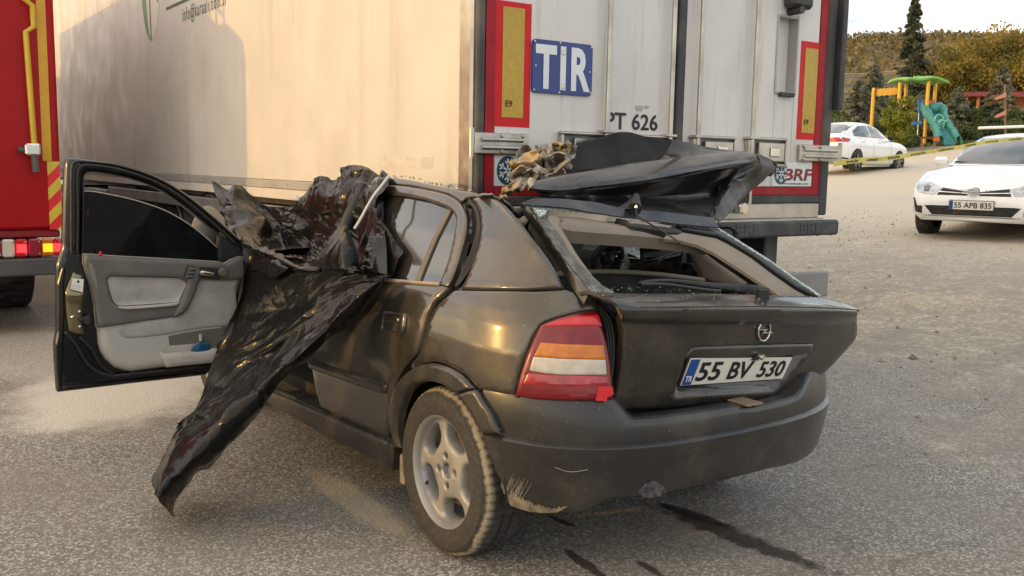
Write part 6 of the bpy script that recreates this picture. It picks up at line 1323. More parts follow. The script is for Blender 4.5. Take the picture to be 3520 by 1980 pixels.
# upper mass: heaped over the cut roof and the driver's seat
t0 = pX(zC, (205, 205, -.55), (330, 255, -.50), (480, 265, -.42), (560, 330, -.40), (640, 400, -.36), (760, 432, -.34), (950, 420, -.38), (1060, 330, -.42), (1180, 185, -.45), (1260, 172, -.46), (1330, 205, -.46), (1470, 120, -.50), (1600, 70, -.52), (1720, 120, -.55), (1760, 100, -.57), (1835, 150, -.60))
t1 = pX(zC, (270, 380, -.60), (400, 400, -.56), (520, 430, -.50), (640, 500, -.40), (800, 540, -.36), (950, 520, -.40), (1080, 420, -.46), (1180, 330, -.52), (1280, 340, -.54), (1400, 320, -.58), (1550, 270, -.62), (1700, 260, -.64), (1800, 230, -.66))
t2 = pX(zC, (350, 560, -.68), (480, 570, -.62), (640, 600, -.54), (760, 640, -.42), (950, 640, -.40), (1150, 560, -.46), (1250, 520, -.54), (1340, 500, -.62), (1480, 520, -.66), (1600, 450, -.68), (1740, 400, -.69))
t3 = pX(zC, (430, 690, -.76), (560, 740, -.72), (700, 800, -.62), (850, 850, -.52), (1000, 830, -.48), (1140, 760, -.52), (1250, 720, -.58), (1400, 690, -.66), (1560, 680, -.70), (1700, 660, -.72), (1800, 660, -.73))
t4 = pX(zC, (500, 800, -.86), (640, 850, -.84), (820, 900, -.76), (980, 940, -.70), (1150, 962, -.70), (1300, 985, -.74), (1500, 1010, -.80), (1650, 1040, -.83), (1830, 1060, -.83))
film('heaped_sheet', [t0, t1, t2, t3, t4], 200, 150, .042, 1, .15, 1.6, lean=.3, wave=.3)
# flap with a pointed corner over the rear window
f0 = pX(zC, (1690, 180, -.625), (1740, 240, -.645), (1770, 300, -.66)); f1 = pX(zC, (1600, 430, -.70), (1700, 420, -.705), (1790, 560, -.71)); f2 = pX(zC, (1540, 650, -.74), (1680, 680, -.745), (1830, 700, -.75), (1945, 800, -.755)); f3 = pX(zC, (1520, 850, -.78), (1700, 860, -.785), (1900, 890, -.785)); f4 = pX(zC, (1530, 1000, -.83), (1680, 1030, -.83), (1830, 1050, -.825))
film('window_flap', [f0, f1, f2, f3, f4], 70, 90, .016, 3, .12, 3.0, lean=.3)
# folded pocket standing out of the heap
g0 = pX(zC, (1415, 580, -.78), (1440, 600, -.80), (1480, 660, -.80)); g1 = pX(zC, (1300, 720, -.84), (1400, 720, -.90), (1530, 800, -.86)); g2 = pX(zC, (1170, 930, -.84), (1380, 860, -.93), (1550, 940, -.88)); g3 = pX(zC, (1190, 985, -.84), (1390, 1000, -.94), (1545, 955, -.88))
film('folded_pocket', [g0, g1, g2, g3], 70, 70, .018, 5, .12, 1.5)
h0 = pX(zC, (690, 800, -.88), (860, 880, -.90), (960, 960, -.90)); h1 = pX(zC, (610, 900, -.92), (780, 960, -.96), (900, 1000, -.95)); h2 = pX(zC, (570, 1100, -.90), (660, 1040, -.95), (760, 1140, -.92), (880, 1080, -.92))
film('folded_edge', [h0, h1, h2], 80, 70, .034, 6, .10, 1.0)
e0 = pX(zC, (460, 700, -.84), (600, 770, -.86), (760, 850, -.86), (1000, 960, -.86), (1160, 975, -.86)); e1 = pX(zC, (480, 730, -.90), (600, 810, -.92), (760, 880, -.92), (1000, 990, -.92), (1200, 1000, -.9)); e2 = pX(zC, (490, 760, -.88), (600, 840, -.90), (760, 905, -.90), (1000, 1010, -.90), (1200, 1030, -.88))
film('folded_edge', [e0, e1, e2], 100, 24, .022, 8, .09, 1.0)
# hanging apron, smooth hollow on the left, catching the light on the right
a0 = pX(zC, (490, 800, -.93), (640, 880, -.90), (900, 980, -.88), (1200, 1000, -.87), (1500, 1030, -.87), (1810, 1060, -.862))
a1 = np.vstack([pX(zB, (1830, 180, -.98)), pX(z2, (100, 180, -.95), (420, 210, -.93), (700, 240, -.91), (1000, 230, -.89), (1300, 200, -.868))])
a2_ = np.vstack([pX(zB, (1800, 330, -1.02)), pX(z2, (60, 420, -1.02), (420, 430, -.98), (650, 470, -.95), (850, 420, -.92), (1240, 330, -.88))])
a3 = np.vstack([pX(zB, (1660, 640, -1.10)), pX(z2, (0, 700, -1.08), (300, 740, -1.03), (480, 720, -1.0), (650, 620, -.97), (1000, 560, -.91))])
a4 = np.vstack([pX(zB, (1520, 1000, -1.16)), pX(z2, (-60, 1000, -1.14), (100, 1000, -1.10), (250, 940, -1.07), (400, 860, -1.03), (740, 790, -.96))])
a5 = np.vstack([pX(zB, (1410, 1330, -1.26)), pX(z2, (-100, 1260, -1.24), (0, 1180, -1.2), (100, 1130, -1.16), (250, 1060, -1.12), (450, 1020, -1.05))])
a6 = pX(zD, (400, 480, -1.36), (430, 420, -1.34), (560, 380, -1.3), (700, 330, -1.26), (850, 280, -1.22), (1000, 220, -1.16))
film('hanging_apron', [a0, a1, a2_, a3, a4, a5, a6], 160, 170, .036, 11, .13, 2.0, calm=.88, lean=.7, wave=.9)
# rolled lower edge running down to the ground
def roll_rows():
    top = [(z2, 1415, 118, -.875), (z2, 1150, 240, -.93), (z2, 900, 400, -.99), (z2, 640, 590, -1.06), (z2, 420, 780, -1.14), (z2, 180, 970, -1.21), (z2, -60, 1180, -1.28), (zD, 680, 230, -1.34), (zD, 430, 430, -1.42), (zD, 300, 700, -1.50), (zD, 215, 900, -1.56), (zD, 192, 1010, -1.60)]
    mid_ = [(z2, 1400, 135, -.885), (z2, 1190, 290, -.97), (z2, 960, 490, -1.04), (z2, 760, 690, -1.11), (z2, 560, 870, -1.19), (z2, 300, 1080, -1.27), (z2, 60, 1280, -1.35), (zD, 840, 330, -1.40), (zD, 620, 560, -1.48), (zD, 440, 800, -1.57), (zD, 300, 1000, -1.64), (zD, 245, 1100, -1.67)]
    low = [(z2, 1395, 160, -.87), (z2, 1250, 350, -.90), (z2, 1060, 570, -.96), (z2, 900, 690, -1.02), (z2, 690, 930, -1.10), (z2, 480, 1110, -1.17), (z2, 330, 1290, -1.24), (zD, 1150, 370, -1.28), (zD, 880, 650, -1.38), (zD, 640, 870, -1.47), (zD, 440, 1110, -1.56), (zD, 378, 1262, -1.60)]
    und_ = [(z2, 1390, 165, -.86), (z2, 1235, 345, -.875), (z2, 1030, 560, -.91), (z2, 850, 690, -.96), (z2, 650, 920, -1.02), (z2, 440, 1100, -1.10), (z2, 280, 1280, -1.16), (zD, 1100, 360, -1.20), (zD, 830, 630, -1.30), (zD, 590, 850, -1.40), (zD, 400, 1080, -1.50), (zD, 350, 1230, -1.56)]
    return [np.array([atX(z((x, y)), X)[0] for z, x, y, X in r]) for r in (top, mid_, low, und_)]
rr_ = roll_rows()
for r in rr_: r[:, 2] = np.maximum(r[:, 2], .006)
film('rolled_edge', rr_, 230, 64, .020, 14, .16, .7, wave=.7)
p = np.array(curve([tuple(x) for x in pX(zC, (1832, 145, -.66), (1760, 240, -.70), (1690, 330, -.74), (1620, 450, -.77), (1560, 560, -.80), (1515, 632, -.82))], 5)); MB().tube(p, [.0065]*len(p), 6).build('white_cord', pm('white cord', (.55, .54, .52), .6, var=.05), tarp, smooth=True)
# ------------------------------------------------------------------ parked white cars
from mathutils.bvhtree import BVHTree
def bvh(o): return BVHTree.FromPolygons([v.co for v in o.data.vertices], [tuple(p.vertices) for p in o.data.polygons])
def decal(name, bv, poly, axis, sgn, mat, parent, step=.04, off=.004, th=.006, mirror=False):
    V2, T, L = fill(poly, step); P = []; Nn = []; last = None
    for a, b_ in V2:
        if axis == 'y': o = Vector((a, sgn*6, b_)); d = Vector((0, -sgn, 0))
        else: o = Vector((sgn*6, a, b_)); d = Vector((-sgn, 0, 0))
        h = bv.ray_cast(o, d)
        if h[0] is None: h = bv.find_nearest(Vector((a, sgn*2.1, b_)) if axis == 'y' else Vector((sgn*.9, a, b_)))
        n = h[1] if h[1].dot(-d) > 0 else -h[1]
        P.append(h[0]+n*off); Nn.append(n)
    P = np.array(P); Nn = np.array(Nn); T = orient(P, T, Nn); v, f = shell(P, T, Nn, th)
    return flat(mk(name, v, f, mat, parent), 50)
def body_loft(st, nu=60):
    rows = []
    for y, w_, zb, zm_, zs, zt in st:
        h = [(0, zb), (w_*.85, zb), (w_*.97, zb+.09), (w_, zm_), (w_*.992, (zm_+zs)/2), (w_*.975, zs-.05), (w_*.92, zs), (w_*.55, zt-.012), (0, zt)]
        rows.append([(x, y, z) for x, z in h]+[(-x, y, z) for x, z in h[::-1][1:-1]]+[(0, y, zb)])
    cols = [resamp(curve([r_[i] for r_ in rows], 8), nu) for i in range(len(rows[0]))]
    G = np.array(cols); n, m = G.shape[:2]
    V = G.reshape(-1, 3); F = [(i*m+j, i*m+j+1, (i+1)*m+j+1, (i+1)*m+j) for i in range(n-1) for j in range(m-1)]
    F += [tuple(i*m for i in range(n-1)), tuple(i*m+m-1 for i in range(n-1))[::-1]]
    return V, F
def cabin_loft(st, nu=46):
    rows = []
    for y, wb, zb, wr, zr in st:
        rows.append([(wb, y, zb), (wb*.6+wr*.4+.03*(zr-zb), y, zb+.45*(zr-zb)), (wr+.01, y, zr-.14*(zr-zb)), (wr*.86, y, zr-.015), (wr*.4, y, zr+.012), (0, y, zr+.016), (-wr*.4, y, zr+.012), (-wr*.86, y, zr-.015), (-wr-.01, y, zr-.14*(zr-zb)), (-(wb*.6+wr*.4+.03*(zr-zb)), y, zb+.45*(zr-zb)), (-wb, y, zb)])
    cols = [resamp(curve([r_[i] for r_ in rows], 8), nu) for i in range(11)]
    G = np.array(cols); n, m = G.shape[:2]; V = G.reshape(-1, 3)
    return V, [(i*m+j, i*m+j+1, (i+1)*m+j+1, (i+1)*m+j) for i in range(n-1) for j in range(m-1)]
def small_wheel(parent, x, y, sd, r=.315):
    w_ = MB().lathe([(.2, .02), (r*.72, -.004), (r*.93, .006), (r, .035), (r, .17), (r*.93, .2), (.2, .2)] if sd < 0 else [(.2, -.02), (r*.72, .004), (r*.93, -.006), (r, -.035), (r, -.17), (r*.93, -.2), (.2, -.2)], (x, y, r), 'x', 40).build('wheel', m_tyre_far, parent, sharp=30)
    s = -sd; rm = MB().lathe([(.205, s*.015), (.215, s*.002), (.222, s*.006), (.20, s*.05), (.0001, s*.055)], (x, y, r), 'x', 40)
    rm.build('rim_barrel', m_dark, w_, sharp=40)
    sp = MB()
    for k in range(5):
        for dq in (-9, 9):
            q = R(90+72*k); q2 = q+R(dq); pts = [(x+s*.02, y+.03*math.cos(q), r+.03*math.sin(q)), (x+s*.012, y+.12*math.cos(q+R(dq*.6)), r+.12*math.sin(q+R(dq*.6))), (x+s*.008, y+.208*math.cos(q2), r+.208*math.sin(q2))]
            sp.tube(pts, [.022, .015, .013], 6)
    sp.lathe([(.0001, s*.004), (.035, s*.006), (.04, s*.03)], (x, y, r), 'x', 16); sp.build('rim_spokes', m_alloy, w_, sharp=50)
    return w_
def circ(cy, cz, r, n=28): return [(cy+r*math.cos(q), cz+r*math.sin(q)) for q in np.linspace(0, 2*math.pi, n, endpoint=False)]

# white saloon facing the camera at the right edge
pe = far(3346, 11.5); pe = FW*0+CAM+rays([(3346, 654)])[0]*11.5
th = R(104); fd = np.array([-math.sin(th), math.cos(th)])
ctr = pe[:2]-fd*2.30*.96; gzc = pe[2]-.655*.96
sal = thing('saloon_car', 'white saloon facing us with a black and chrome grille and front number plate', 'car', (ctr[0], ctr[1], gzc), th, 'white cars parked in the yard')
sal.scale = (.96, .96, .96)
V, F = body_loft([(-2.30, .70, .45, .6, .95, 1.0), (-2.15, .84, .30, .62, .98, 1.06), (-1.6, .885, .22, .6, .97, 1.07), (-.8, .8875, .2, .6, .94, 1.02), (.3, .8875, .2, .58, .93, 1.0), (1.0, .88, .2, .58, .92, 1.0), (1.5, .885, .22, .58, .89, .97), (1.95, .85, .25, .52, .75, .82), (2.18, .77, .255, .47, .65, .70), (2.29, .67, .26, .42, .56, .60), (2.33, .58, .275, .39, .48, .51)])
sb = mk('body', V, F, m_carwhite, sal); flat(sb, 60); b1 = bvh(sb)
V, F = cabin_loft([(1.18, .70, .96, .60, .98), (.95, .72, .96, .60, 1.12), (.62, .74, .95, .58, 1.28), (.30, .75, .94, .56, 1.395), (-.1, .75, .94, .56, 1.445), (-.6, .75, .95, .55, 1.45), (-1.05, .74, .96, .53, 1.395), (-1.45, .70, .98, .55, 1.20), (-1.78, .66, 1.0, .58, 1.05)])
cb_ = mk('cabin', V, F, m_carwhite, sal); flat(cb_, 60); b2 = bvh(cb_)
decal('windscreen', b2, [(-.66, 1.0), (.66, 1.0), (.60, 1.18), (.515, 1.36), (0, 1.385), (-.515, 1.36), (-.60, 1.18)], 'y', 1, m_glass_car, sal, .06)
for sd in (1, -1):
    decal('side_window', b2, [(.78, 1.0), (.32, 1.30), (.0, 1.36), (-.28, 1.37), (-.28, 1.0)], 'x', sd, m_glass_car, sal, .06); decal('side_window', b2, [(-.34, 1.0), (-.34, 1.37), (-.8, 1.34), (-1.25, 1.16), (-1.2, 1.01)], 'x', sd, m_glass_car, sal, .06)
    hl = decal('headlamp', b1, [(sd*.40, .775-.105), (sd*.48, .69-.105), (sd*.62, .70-.105), (sd*.74, .735-.105), (sd*.82, .80-.105), (sd*.80, .855-.105), (sd*.70, .86-.105), (sd*.56, .835-.105)], 'y', 1, m_headlamp, sal, .03, .006)
    decal('lamp_lens', b1, [(sd*.56, .73-.105), (sd*.62, .73-.105), (sd*.65, .78-.105), (sd*.61, .81-.105), (sd*.56, .79-.105)], 'y', 1, m_glass_car, hl, .02, .012)
    decal('chrome_strip', b1, [(sd*.07, .735-.105), (sd*.40, .778-.105), (sd*.40, .792-.105), (sd*.07, .758-.105)], 'y', 1, m_chrome, sal, .02, .012)
    decal('grille_slot', b1, [(sd*.07, .69-.105), (sd*.44, .69-.105), (sd*.395, .772-.105), (sd*.07, .728-.105)], 'y', 1, m_dark, sal, .03, .008)
    decal('grille_bar', b1, [(sd*.07, .708-.105), (sd*.42, .722-.105), (sd*.42, .732-.105), (sd*.07, .716-.105)], 'y', 1, m_chrome, sal, .03, .012)
    decal('fog_recess', b1, [(sd*.60, .345), (sd*.70, .36), (sd*.755, .54), (sd*.73, .54), (sd*.68, .44), (sd*.60, .44)], 'y', 1, m_dark, sal, .03, .006)
    MB().box(sd*.80, sd*.99, .66, .80, .97, 1.10, .04).build('wing_mirror', m_carwhite, sal, sharp=40); MB().box(sd*.82, sd*.97, .645, .662, .985, 1.085, .02).build('mirror_glass', m_dark, sal)
    decal('rear_lamp', b1, [(sd*.5, .85), (sd*.78, .83), (sd*.8, .96), (sd*.5, .95)], 'y', -1, m_lens_red, sal, .05, .006)
    for y in (1.37, -1.33): decal('wheel_arch', b1, circ(y, .325, .35), 'x', sd, m_dark, sal, .06, .003); small_wheel(sal, sd*.905, y, sd, .315)
    p = [(sd*.05-.02, 1.14, 1.0), (sd*.40, .98, 1.055)]; MB().tube([(sd*.0+.05*(1-sd), 1.165, .995), (sd*.0+.32+.05*(1-sd), 1.12, 1.005), (sd*.30+.3, 1.09, 1.03)], .009, 6).build('wiper', m_black, sal, smooth=True)
decal('lower_intake', b1, [(-.47, .335), (.47, .335), (.57, .445), (.50, .452), (-.50, .452), (-.57, .445)], 'y', 1, m_dark, sal, .04, .006)
for z in (.362, .392, .422): decal('intake_bar', b1, [(-.48, z), (.48, z), (.48, z+.009), (-.48, z+.009)], 'y', 1, m_tr_dark, sal, .06, .012)
decal('front_lip', b1, [(-.55, .315), (.55, .315), (.58, .328), (-.58, .328)], 'y', 1, m_chrome, sal, .05, .010)
er_ = MB()
yb = 2.352
for rx_, rz_, cz_ in ((.062, .043, .633), (.024, .040, .633), (.040, .016, .65)):
    er_.tube([(rx_*math.cos(q), yb-.01, cz_+rz_*math.sin(q)) for q in np.linspace(0, 2*math.pi, 29)], .006, 6)
em = er_.build('emblem', m_chrome, sal, smooth=True); decal('emblem_field', b1, [(.07*math.cos(q), .633+.05*math.sin(q)) for q in np.linspace(0, 2*math.pi, 20, endpoint=False)], 'y', 1, m_tr_grey, sal, .02, .010)
pb = MB().box(-.26, .26, 2.345, 2.356, .41, .52, .002).build('number_plate', m_white, sal)
MB().box(-.268, .268, 2.335, 2.3445, .402, .528, .002).build('plate_frame', m_black, pb)
MB().box(.215, .258, 2.3562, 2.3575, .412, .518).build('country_band', m_blue, pb)
text('plate_lettering', '55 APB 835', (.20, 2.3565, .43), (-1, 0, 0), (0, 0, 1), m_ink, pb, width=.44, height=.07, bold=.012)
# white saloon further up the yard, seen from behind its right side
pf = CAM+rays([(2925, 560)])[0]*30.0; th2 = R(-83); fz = gz(pf[0])
fs = thing('saloon_car', 'white saloon parked further off with its rear towards the trailer and red tail lamp', 'car', (pf[0], pf[1], fz+.0), th2, 'white cars parked in the yard')
V, F = body_loft([(-2.26, .70, .42, .6, .98, 1.04), (-2.15, .82, .28, .62, 1.02, 1.10), (-1.6, .885, .22, .6, 1.0, 1.09), (-.8, .895, .2, .6, .97, 1.03), (.3, .895, .2, .58, .95, 1.0), (1.0, .89, .2, .58, .93, 1.0), (1.5, .89, .2, .58, .90, .96), (1.95, .85, .22, .56, .80, .86), (2.18, .74, .25, .5, .69, .74), (2.27, .58, .32, .48, .60, .62)])
fb_ = mk('body', V, F, m_carwhite, fs); flat(fb_, 60); b1 = bvh(fb_)
V, F = cabin_loft([(1.12, .72, .97, .60, .99), (.9, .74, .97, .60, 1.13), (.56, .76, .96, .58, 1.31), (.25, .77, .95, .56, 1.43), (-.15, .77, .95, .56, 1.485), (-.6, .77, .96, .55, 1.49), (-1.0, .75, .98, .54, 1.43), (-1.45, .70, 1.0, .56, 1.24), (-1.8, .66, 1.03, .58, 1.08)])
fc_ = mk('cabin', V, F, m_carwhite, fs); flat(fc_, 60); b2 = bvh(fc_)
decal('windscreen', b2, [(-.66, 1.02), (.66, 1.02), (.52, 1.39), (-.52, 1.39)], 'y', 1, m_glass_car, fs, .08)
decal('rear_window', b2, [(-.60, 1.12), (.60, 1.12), (.52, 1.40), (0, 1.43), (-.52, 1.40)], 'y', -1, m_glass_car, fs, .08)
for sd in (1, -1):
    decal('side_window', b2, [(.80, 1.02), (.36, 1.31), (.05, 1.39), (-.26, 1.40), (-.26, 1.03)], 'x', sd, m_glass_car, fs, .06); decal('side_window', b2, [(-.32, 1.03), (-.32, 1.40), (-.8, 1.37), (-1.20, 1.20), (-1.22, 1.05)], 'x', sd, m_glass_car, fs, .06)
    decal('tail_lamp', b1, [(sd*.40, .88), (sd*.60, .84), (sd*.86, .86), (sd*.86, .98), (sd*.6, .98)], 'y', -1, m_lens_red_hi, fs, .05, .008)
    decal('tail_lamp', b1, [(-2.05, .86), (-1.72, .92), (-1.72, .955), (-2.05, .99)], 'x', sd, m_lens_red_hi, fs, .05, .008)
    decal('lower_bumper', b1, [(-2.1, .30), (-1.72, .28), (-1.70, .38), (-2.1, .42)], 'x', sd, m_dark, fs, .06, .005)
    MB().box(sd*.82, sd*1.0, .62, .76, .98, 1.12, .04).build('wing_mirror', m_dark, fs, sharp=40)
    for y in (.18, -.82): MB().box(sd*.885, sd*.915, y-.18, y-.02, .885, .91, .008).build('door_handle', m_carwhite, fs, sharp=40)
    for y in (.82, -.30, -1.12): decal('door_gap', b1, [(y, .32), (y+.008, .32), (y+.008, .94), (y, .94)], 'x', sd, m_dark, fs, .1, .002)
    for y in (1.38, -1.26): decal('wheel_arch', b1, circ(y, .33, .355), 'x', sd, m_dark, fs, .06, .003); small_wheel(fs, sd*.915, y, sd, .32)
decal('lower_bumper', b1, [(-.62, .30), (.62, .30), (.66, .40), (-.66, .40)], 'y', -1, m_dark, fs, .06, .005)
decal('number_plate', b1, [(-.26, .60), (.26, .60), (.26, .71), (-.26, .71)], 'y', -1, m_white, fs, .06, .012)

# ------------------------------------------------------------------ barrier tape from the trailer hinge across the yard
k0 = CAM+rays(zT((95, 1452)))[0]*5.25
tpx = [(zT((95, 1452))[0], 5.25), (zT((430, 1405))[0], 5.8), (zT((800, 1380))[0], 6.4), (zT((1240, 1310))[0], 7.1), (zT((1750, 1230))[0], 7.9), (zT((2140, 1160))[0], 8.6), (zT((2576, 1120))[0], 9.3), (zT((3100, 1075))[0], 10.2)]
tc_ = np.array(curve([tuple(CAM+rays([p])[0]*d) for p, d in tpx], 14))
tape = mk('barrier_tape', [], [], m_tape); tag(tape, 'yellow police barrier tape strung from the trailer corner across the yard', 'barrier tape')
vv, ff = [], []
for i, p in enumerate(tc_):
    s = i/len(tc_); tw_ = .35*math.sin(s*17)+(1.2*math.exp(-((s-.25)/.03)**2)); h_ = .016*(.55+.45*abs(math.cos(tw_)))
    up_v = np.array([math.sin(tw_)*.02, 0, h_]); vv += [p-up_v, p+up_v]
    if i: ff.append((2*i-2, 2*i, 2*i+1, 2*i-1))
tape.data.from_pydata([tuple(v) for v in vv], [], ff); tape.data.update(); tape.data.materials.clear(); tape.data.materials.append(m_tape)
for k in range(9):
    i = 8+k*10
    if i+7 >= len(tc_): break
    a, b_ = tc_[i], tc_[i+6]; toc = CAM-a; toc /= np.linalg.norm(toc); u = b_-a; L = np.linalg.norm(u)
    text('tape_lettering', ('POLİS', 'GİRMEK', 'YASAK')[k % 3], a-np.array([0, 0, .0085])+toc*.006, u, (0, 0, 1), m_ink, tape, width=L*.92, height=.017, bold=.01)
# post the tape runs to, beyond the picture
tp_ = tc_[-1]; gp = gz(tp_[0])

# ------------------------------------------------------------------ playground, hut, signpost
def wpt(xd, yd, depth):               # point at a depth from a place in the overview picture
    return CAM+rays(zW((xd, yd)))[0]*depth
def gpt(xd, depth):
    p = wpt(xd, 400, depth); return np.array([p[0], p[1], gz(p[0])])
PG = 43.0
pg = thing('playground_tower', 'yellow posted playground tower with a green roof and teal slide', 'playground', (0, 0, 0))
def post(xd, ytop, d, r, nm, mat, par):
    a = wpt(xd, ytop, d); g = gpt(xd, d); return MB().tube([(a[0], a[1], g[2]-.1), tuple(a)], r, 12).lathe([(r, 0), (r*.6, r*.6), (.0001, r*.8)], a, 'z', 12).build(nm, mat, par, sharp=50)
for xd, yt, d in ((2198, 224, 43.6), (2281, 205, 44.2), (2336, 205, 42.6), (2354, 208, 44.0), (2252, 330, 43.0), (2264, 210, 43.0)): post(xd, yt, d, .082, 'post', m_play_y, pg)
a, b_ = wpt(2256, 205, 43.2), wpt(2364, 206, 43.4); cx_ = (a+b_)/2; hw = np.linalg.norm(a-b_)/2
ud = (b_-a)/np.linalg.norm(b_-a); vd = np.cross((0, 0, 1), ud)
def dome(cc, hw, hd, hh, nm, mat):
    rows = []
    for i in np.linspace(-1, 1, 13): rows.append([tuple(cc+ud*hw*i+vd*hd*j+np.array([0, 0, hh*(max(0, 1-.55*i*i-.45*j*j))**.7+.05*math.sin(5*i)])) for j in np.linspace(-1, 1, 9)])
    G, V, F = loft(rows, 24, 16); v, f = shell(V, F, np.tile((0, 0, 1.0), (len(V), 1)), .12); return mk(nm, v, f, mat, pg)
dome(cx_, hw, .85, .20, 'roof', m_play_g); MB().lathe([(.28, 0), (.22, .07), (.0001, .1)], cx_+np.array([0, 0, .16]), 'z', 14).build('roof_knob', m_play_g, pg, sharp=50)
a, b_ = wpt(2206, 232, 43.5), wpt(2256, 228, 43.3)
pr = []
for i, s in enumerate(np.linspace(0, 1, 17)): pr.append((s, .14+.05*abs(math.sin(s*13))))
mb = MB(); lo_v = [tuple(a+(b_-a)*s-np.array([0, 0, h])) for s, h in pr]; hi_v = [tuple(a+(b_-a)*s+np.array([0, 0, h*.8])) for s, h in pr]; off_ = vd*.06
v = [np.array(p) for p in lo_v+hi_v]; n = len(pr)
mb.add([p-off_ for p in v]+[p+off_ for p in v], [(i, i+1, n+i+1, n+i) for i in range(n-1)]+[(2*n+i+1, 2*n+i, 3*n+i, 3*n+i+1) for i in range(n-1)]+[(n+i, n+i+1, 3*n+i+1, 3*n+i) for i in range(n-1)]+[(i+1, i, 2*n+i, 2*n+i+1) for i in range(n-1)]); mb.build('wavy_beam', m_play_y, pg)
# slide: trough with raised bubbly sides
sl_p = [wpt(x, y, d) for x, y, d in ((2342, 280, 43.2), (2352, 292, 42.6), (2363, 318, 41.9), (2377, 345, 41.2), (2388, 366, 40.6))]
rows = []
for k, p in enumerate(sl_p):
    wv = .36+.05*math.sin(k*2.1); rows.append([tuple(p+ud*x*wv+np.array([0, 0, z])) for x, z in ((-1.25, .02), (-1.15, .34), (-.85, .34), (-.7, .05), (0, 0), (.7, .05), (.85, .34), (1.15, .34), (1.25, .02))])
G, V, F = loft(rows, 30, 26); n = vnormals(V, F)
V = V+n*np.array([noise.noise(Vector(p)*2.6)*.07 for p in V])[:, None]; v, f = shell(V, F, n, .06); sl_o = mk('slide', v, f, m_play_t, pg)
hd_ = wpt(2350, 274, 43.0); MB().lathe([(.0001, -.30), (.30, -.24), (.40, 0), (.30, .22), (.0001, .30)], hd_, 'z', 16).build('slide_hood', m_play_t, sl_o, smooth=True)
for cxq, cyq, rr2 in ((2362, 303, .20), (2372, 322, .26), (2383, 318, .2), (2368, 312, .15)):
    c = wpt(cxq, cyq, 41.6); MB().tube([tuple(c+ud*rr2*math.cos(q)+np.array([0, 0, rr2*1.25*math.sin(q)])) for q in np.linspace(0, 2*math.pi, 17)], .04, 6).build('slide_swirl', m_play_t2, sl_o, smooth=True)
def slab(nm, x0_, y0_, x1_, y1_, d, mat, th=.06, par=None):
    a, b_, c, e_ = wpt(x0_, y1_, d), wpt(x1_, y1_, d), wpt(x1_, y0_, d), wpt(x0_, y0_, d); o = vd*th
    vs = [a-o, b_-o, c-o, e_-o, a+o, b_+o, c+o, e_+o]; return mk(nm, vs, [(3, 2, 1, 0), (4, 5, 6, 7), (0, 1, 5, 4), (1, 2, 6, 5), (2, 3, 7, 6), (3, 0, 4, 7)], mat, par or pg, False)
slab('blue_panel', 2309, 250, 2322, 258, 43.6, m_play_b); slab('slatted_panel', 2310, 258, 2316, 300, 43.6, m_play_b); slab('slatted_panel', 2319, 260, 2325, 300, 43.6, m_tr_grey)
slab('orange_panel', 2324, 252, 2350, 262, 43.5, m_play_o); slab('orange_panel', 2341, 262, 2354, 272, 43.4, m_play_o); slab('orange_panel', 2322, 262, 2332, 284, 43.7, pm('dark red panel', (.22, .03, .03), .5))
slab('platform', 2304, 305, 2334, 314, 43.4, m_play_b, .5); post(2312, 285, 43.2, .03, 'steel_leg', m_steel, pg); post(2328, 300, 43.2, .03, 'steel_leg', m_steel, pg)
# bench rail in front of the playground
br = thing('low_rail', 'low brown timber rail in front of the playground', 'rail', (0, 0, 0))
slab('rail_beam', 2272, 344, 2362, 349, 40.5, pm('brown rail timber', (.12, .05, .03), .7, var=.2), .05, br)
for x in (2284, 2318, 2350): g = gpt(x, 40.5); a = wpt(x, 348, 40.5); MB().tube([(g[0], g[1], g[2]-.1), tuple(a)], .05, 8).build('rail_post', m_wood_or, br, sharp=50)
slab('rail_end', 2349, 346, 2362, 356, 40.45, m_play_o, .06, br)
# signpost with two finger boards
sp = thing('signpost', 'brown signpost with two pale red finger boards beside the hut', 'signpost', (0, 0, 0)); m_sgn = pm('pale red sign board', (.50, .22, .15), .6, var=.1)
g = gpt(2527, 40); a = wpt(2528, 213, 40); MB().tube([(g[0], g[1], g[2]-.1), tuple(a)], .045, 8).build('pole', pm('brown pole', (.17, .10, .065), .7), sp, sharp=50)
for y in (243, 288):
    a, b_ = wpt(2506, y+5, 39.9), wpt(2531, y-5, 39.9); u = (b_-a)/np.linalg.norm(b_-a); n = np.array([0, 0, .095])
    mb = MB(); pts = [a-n*.6, b_-n, b_+n, a+n*.6, a-u*.08]; o = vd*.02
    mb.add([p-o for p in pts]+[p+o for p in pts], [(4, 3, 2, 1, 0), (5, 6, 7, 8, 9)]+[(i, (i+1) % 5, (i+1) % 5+5, i+5) for i in range(5)]); mb.build('finger_board', m_sgn, sp)
# timber hut with a red roof
HD = 58
hut = thing('timber_hut', 'orange timber hut with a dark red roof behind the trees', 'hut', (0, 0, 0))
def board(x0_, y0_, x1_, y1_, d, nm, mat, par, th=.08): return slab(nm, x0_, y0_, x1_, y1_, d, mat, th, par)
for i in range(9): board(2478+i*16, 243, 2493.4+i*16, 266, HD+.02*(i % 2), 'wall_board', m_wood_or, hut)
board(2470, 266, 2622, 270, HD-.1, 'wall_rail', m_wood_or, hut, .1)
a = [wpt(2422, 236, HD-1.2), wpt(2630, 236, HD-1.2), wpt(2630, 219, HD+2.5), wpt(2440, 222, HD+2.5)]
v, f = shell(np.array(a), [(0, 1, 2, 3)], np.tile((0, 0, 1.0), (4, 1)), .16); mk('roof', v, f, m_roof_red, hut, False)
for x in (2432, 2462, 2545, 2610): post(x, 238, HD-1.0, .10, 'hut_post', m_wood_or, hut)
for i in range(6): board(2424+i*9, 238, 2430+i*9, 242, HD-1.3, 'rafter_end', m_roof_red, hut)
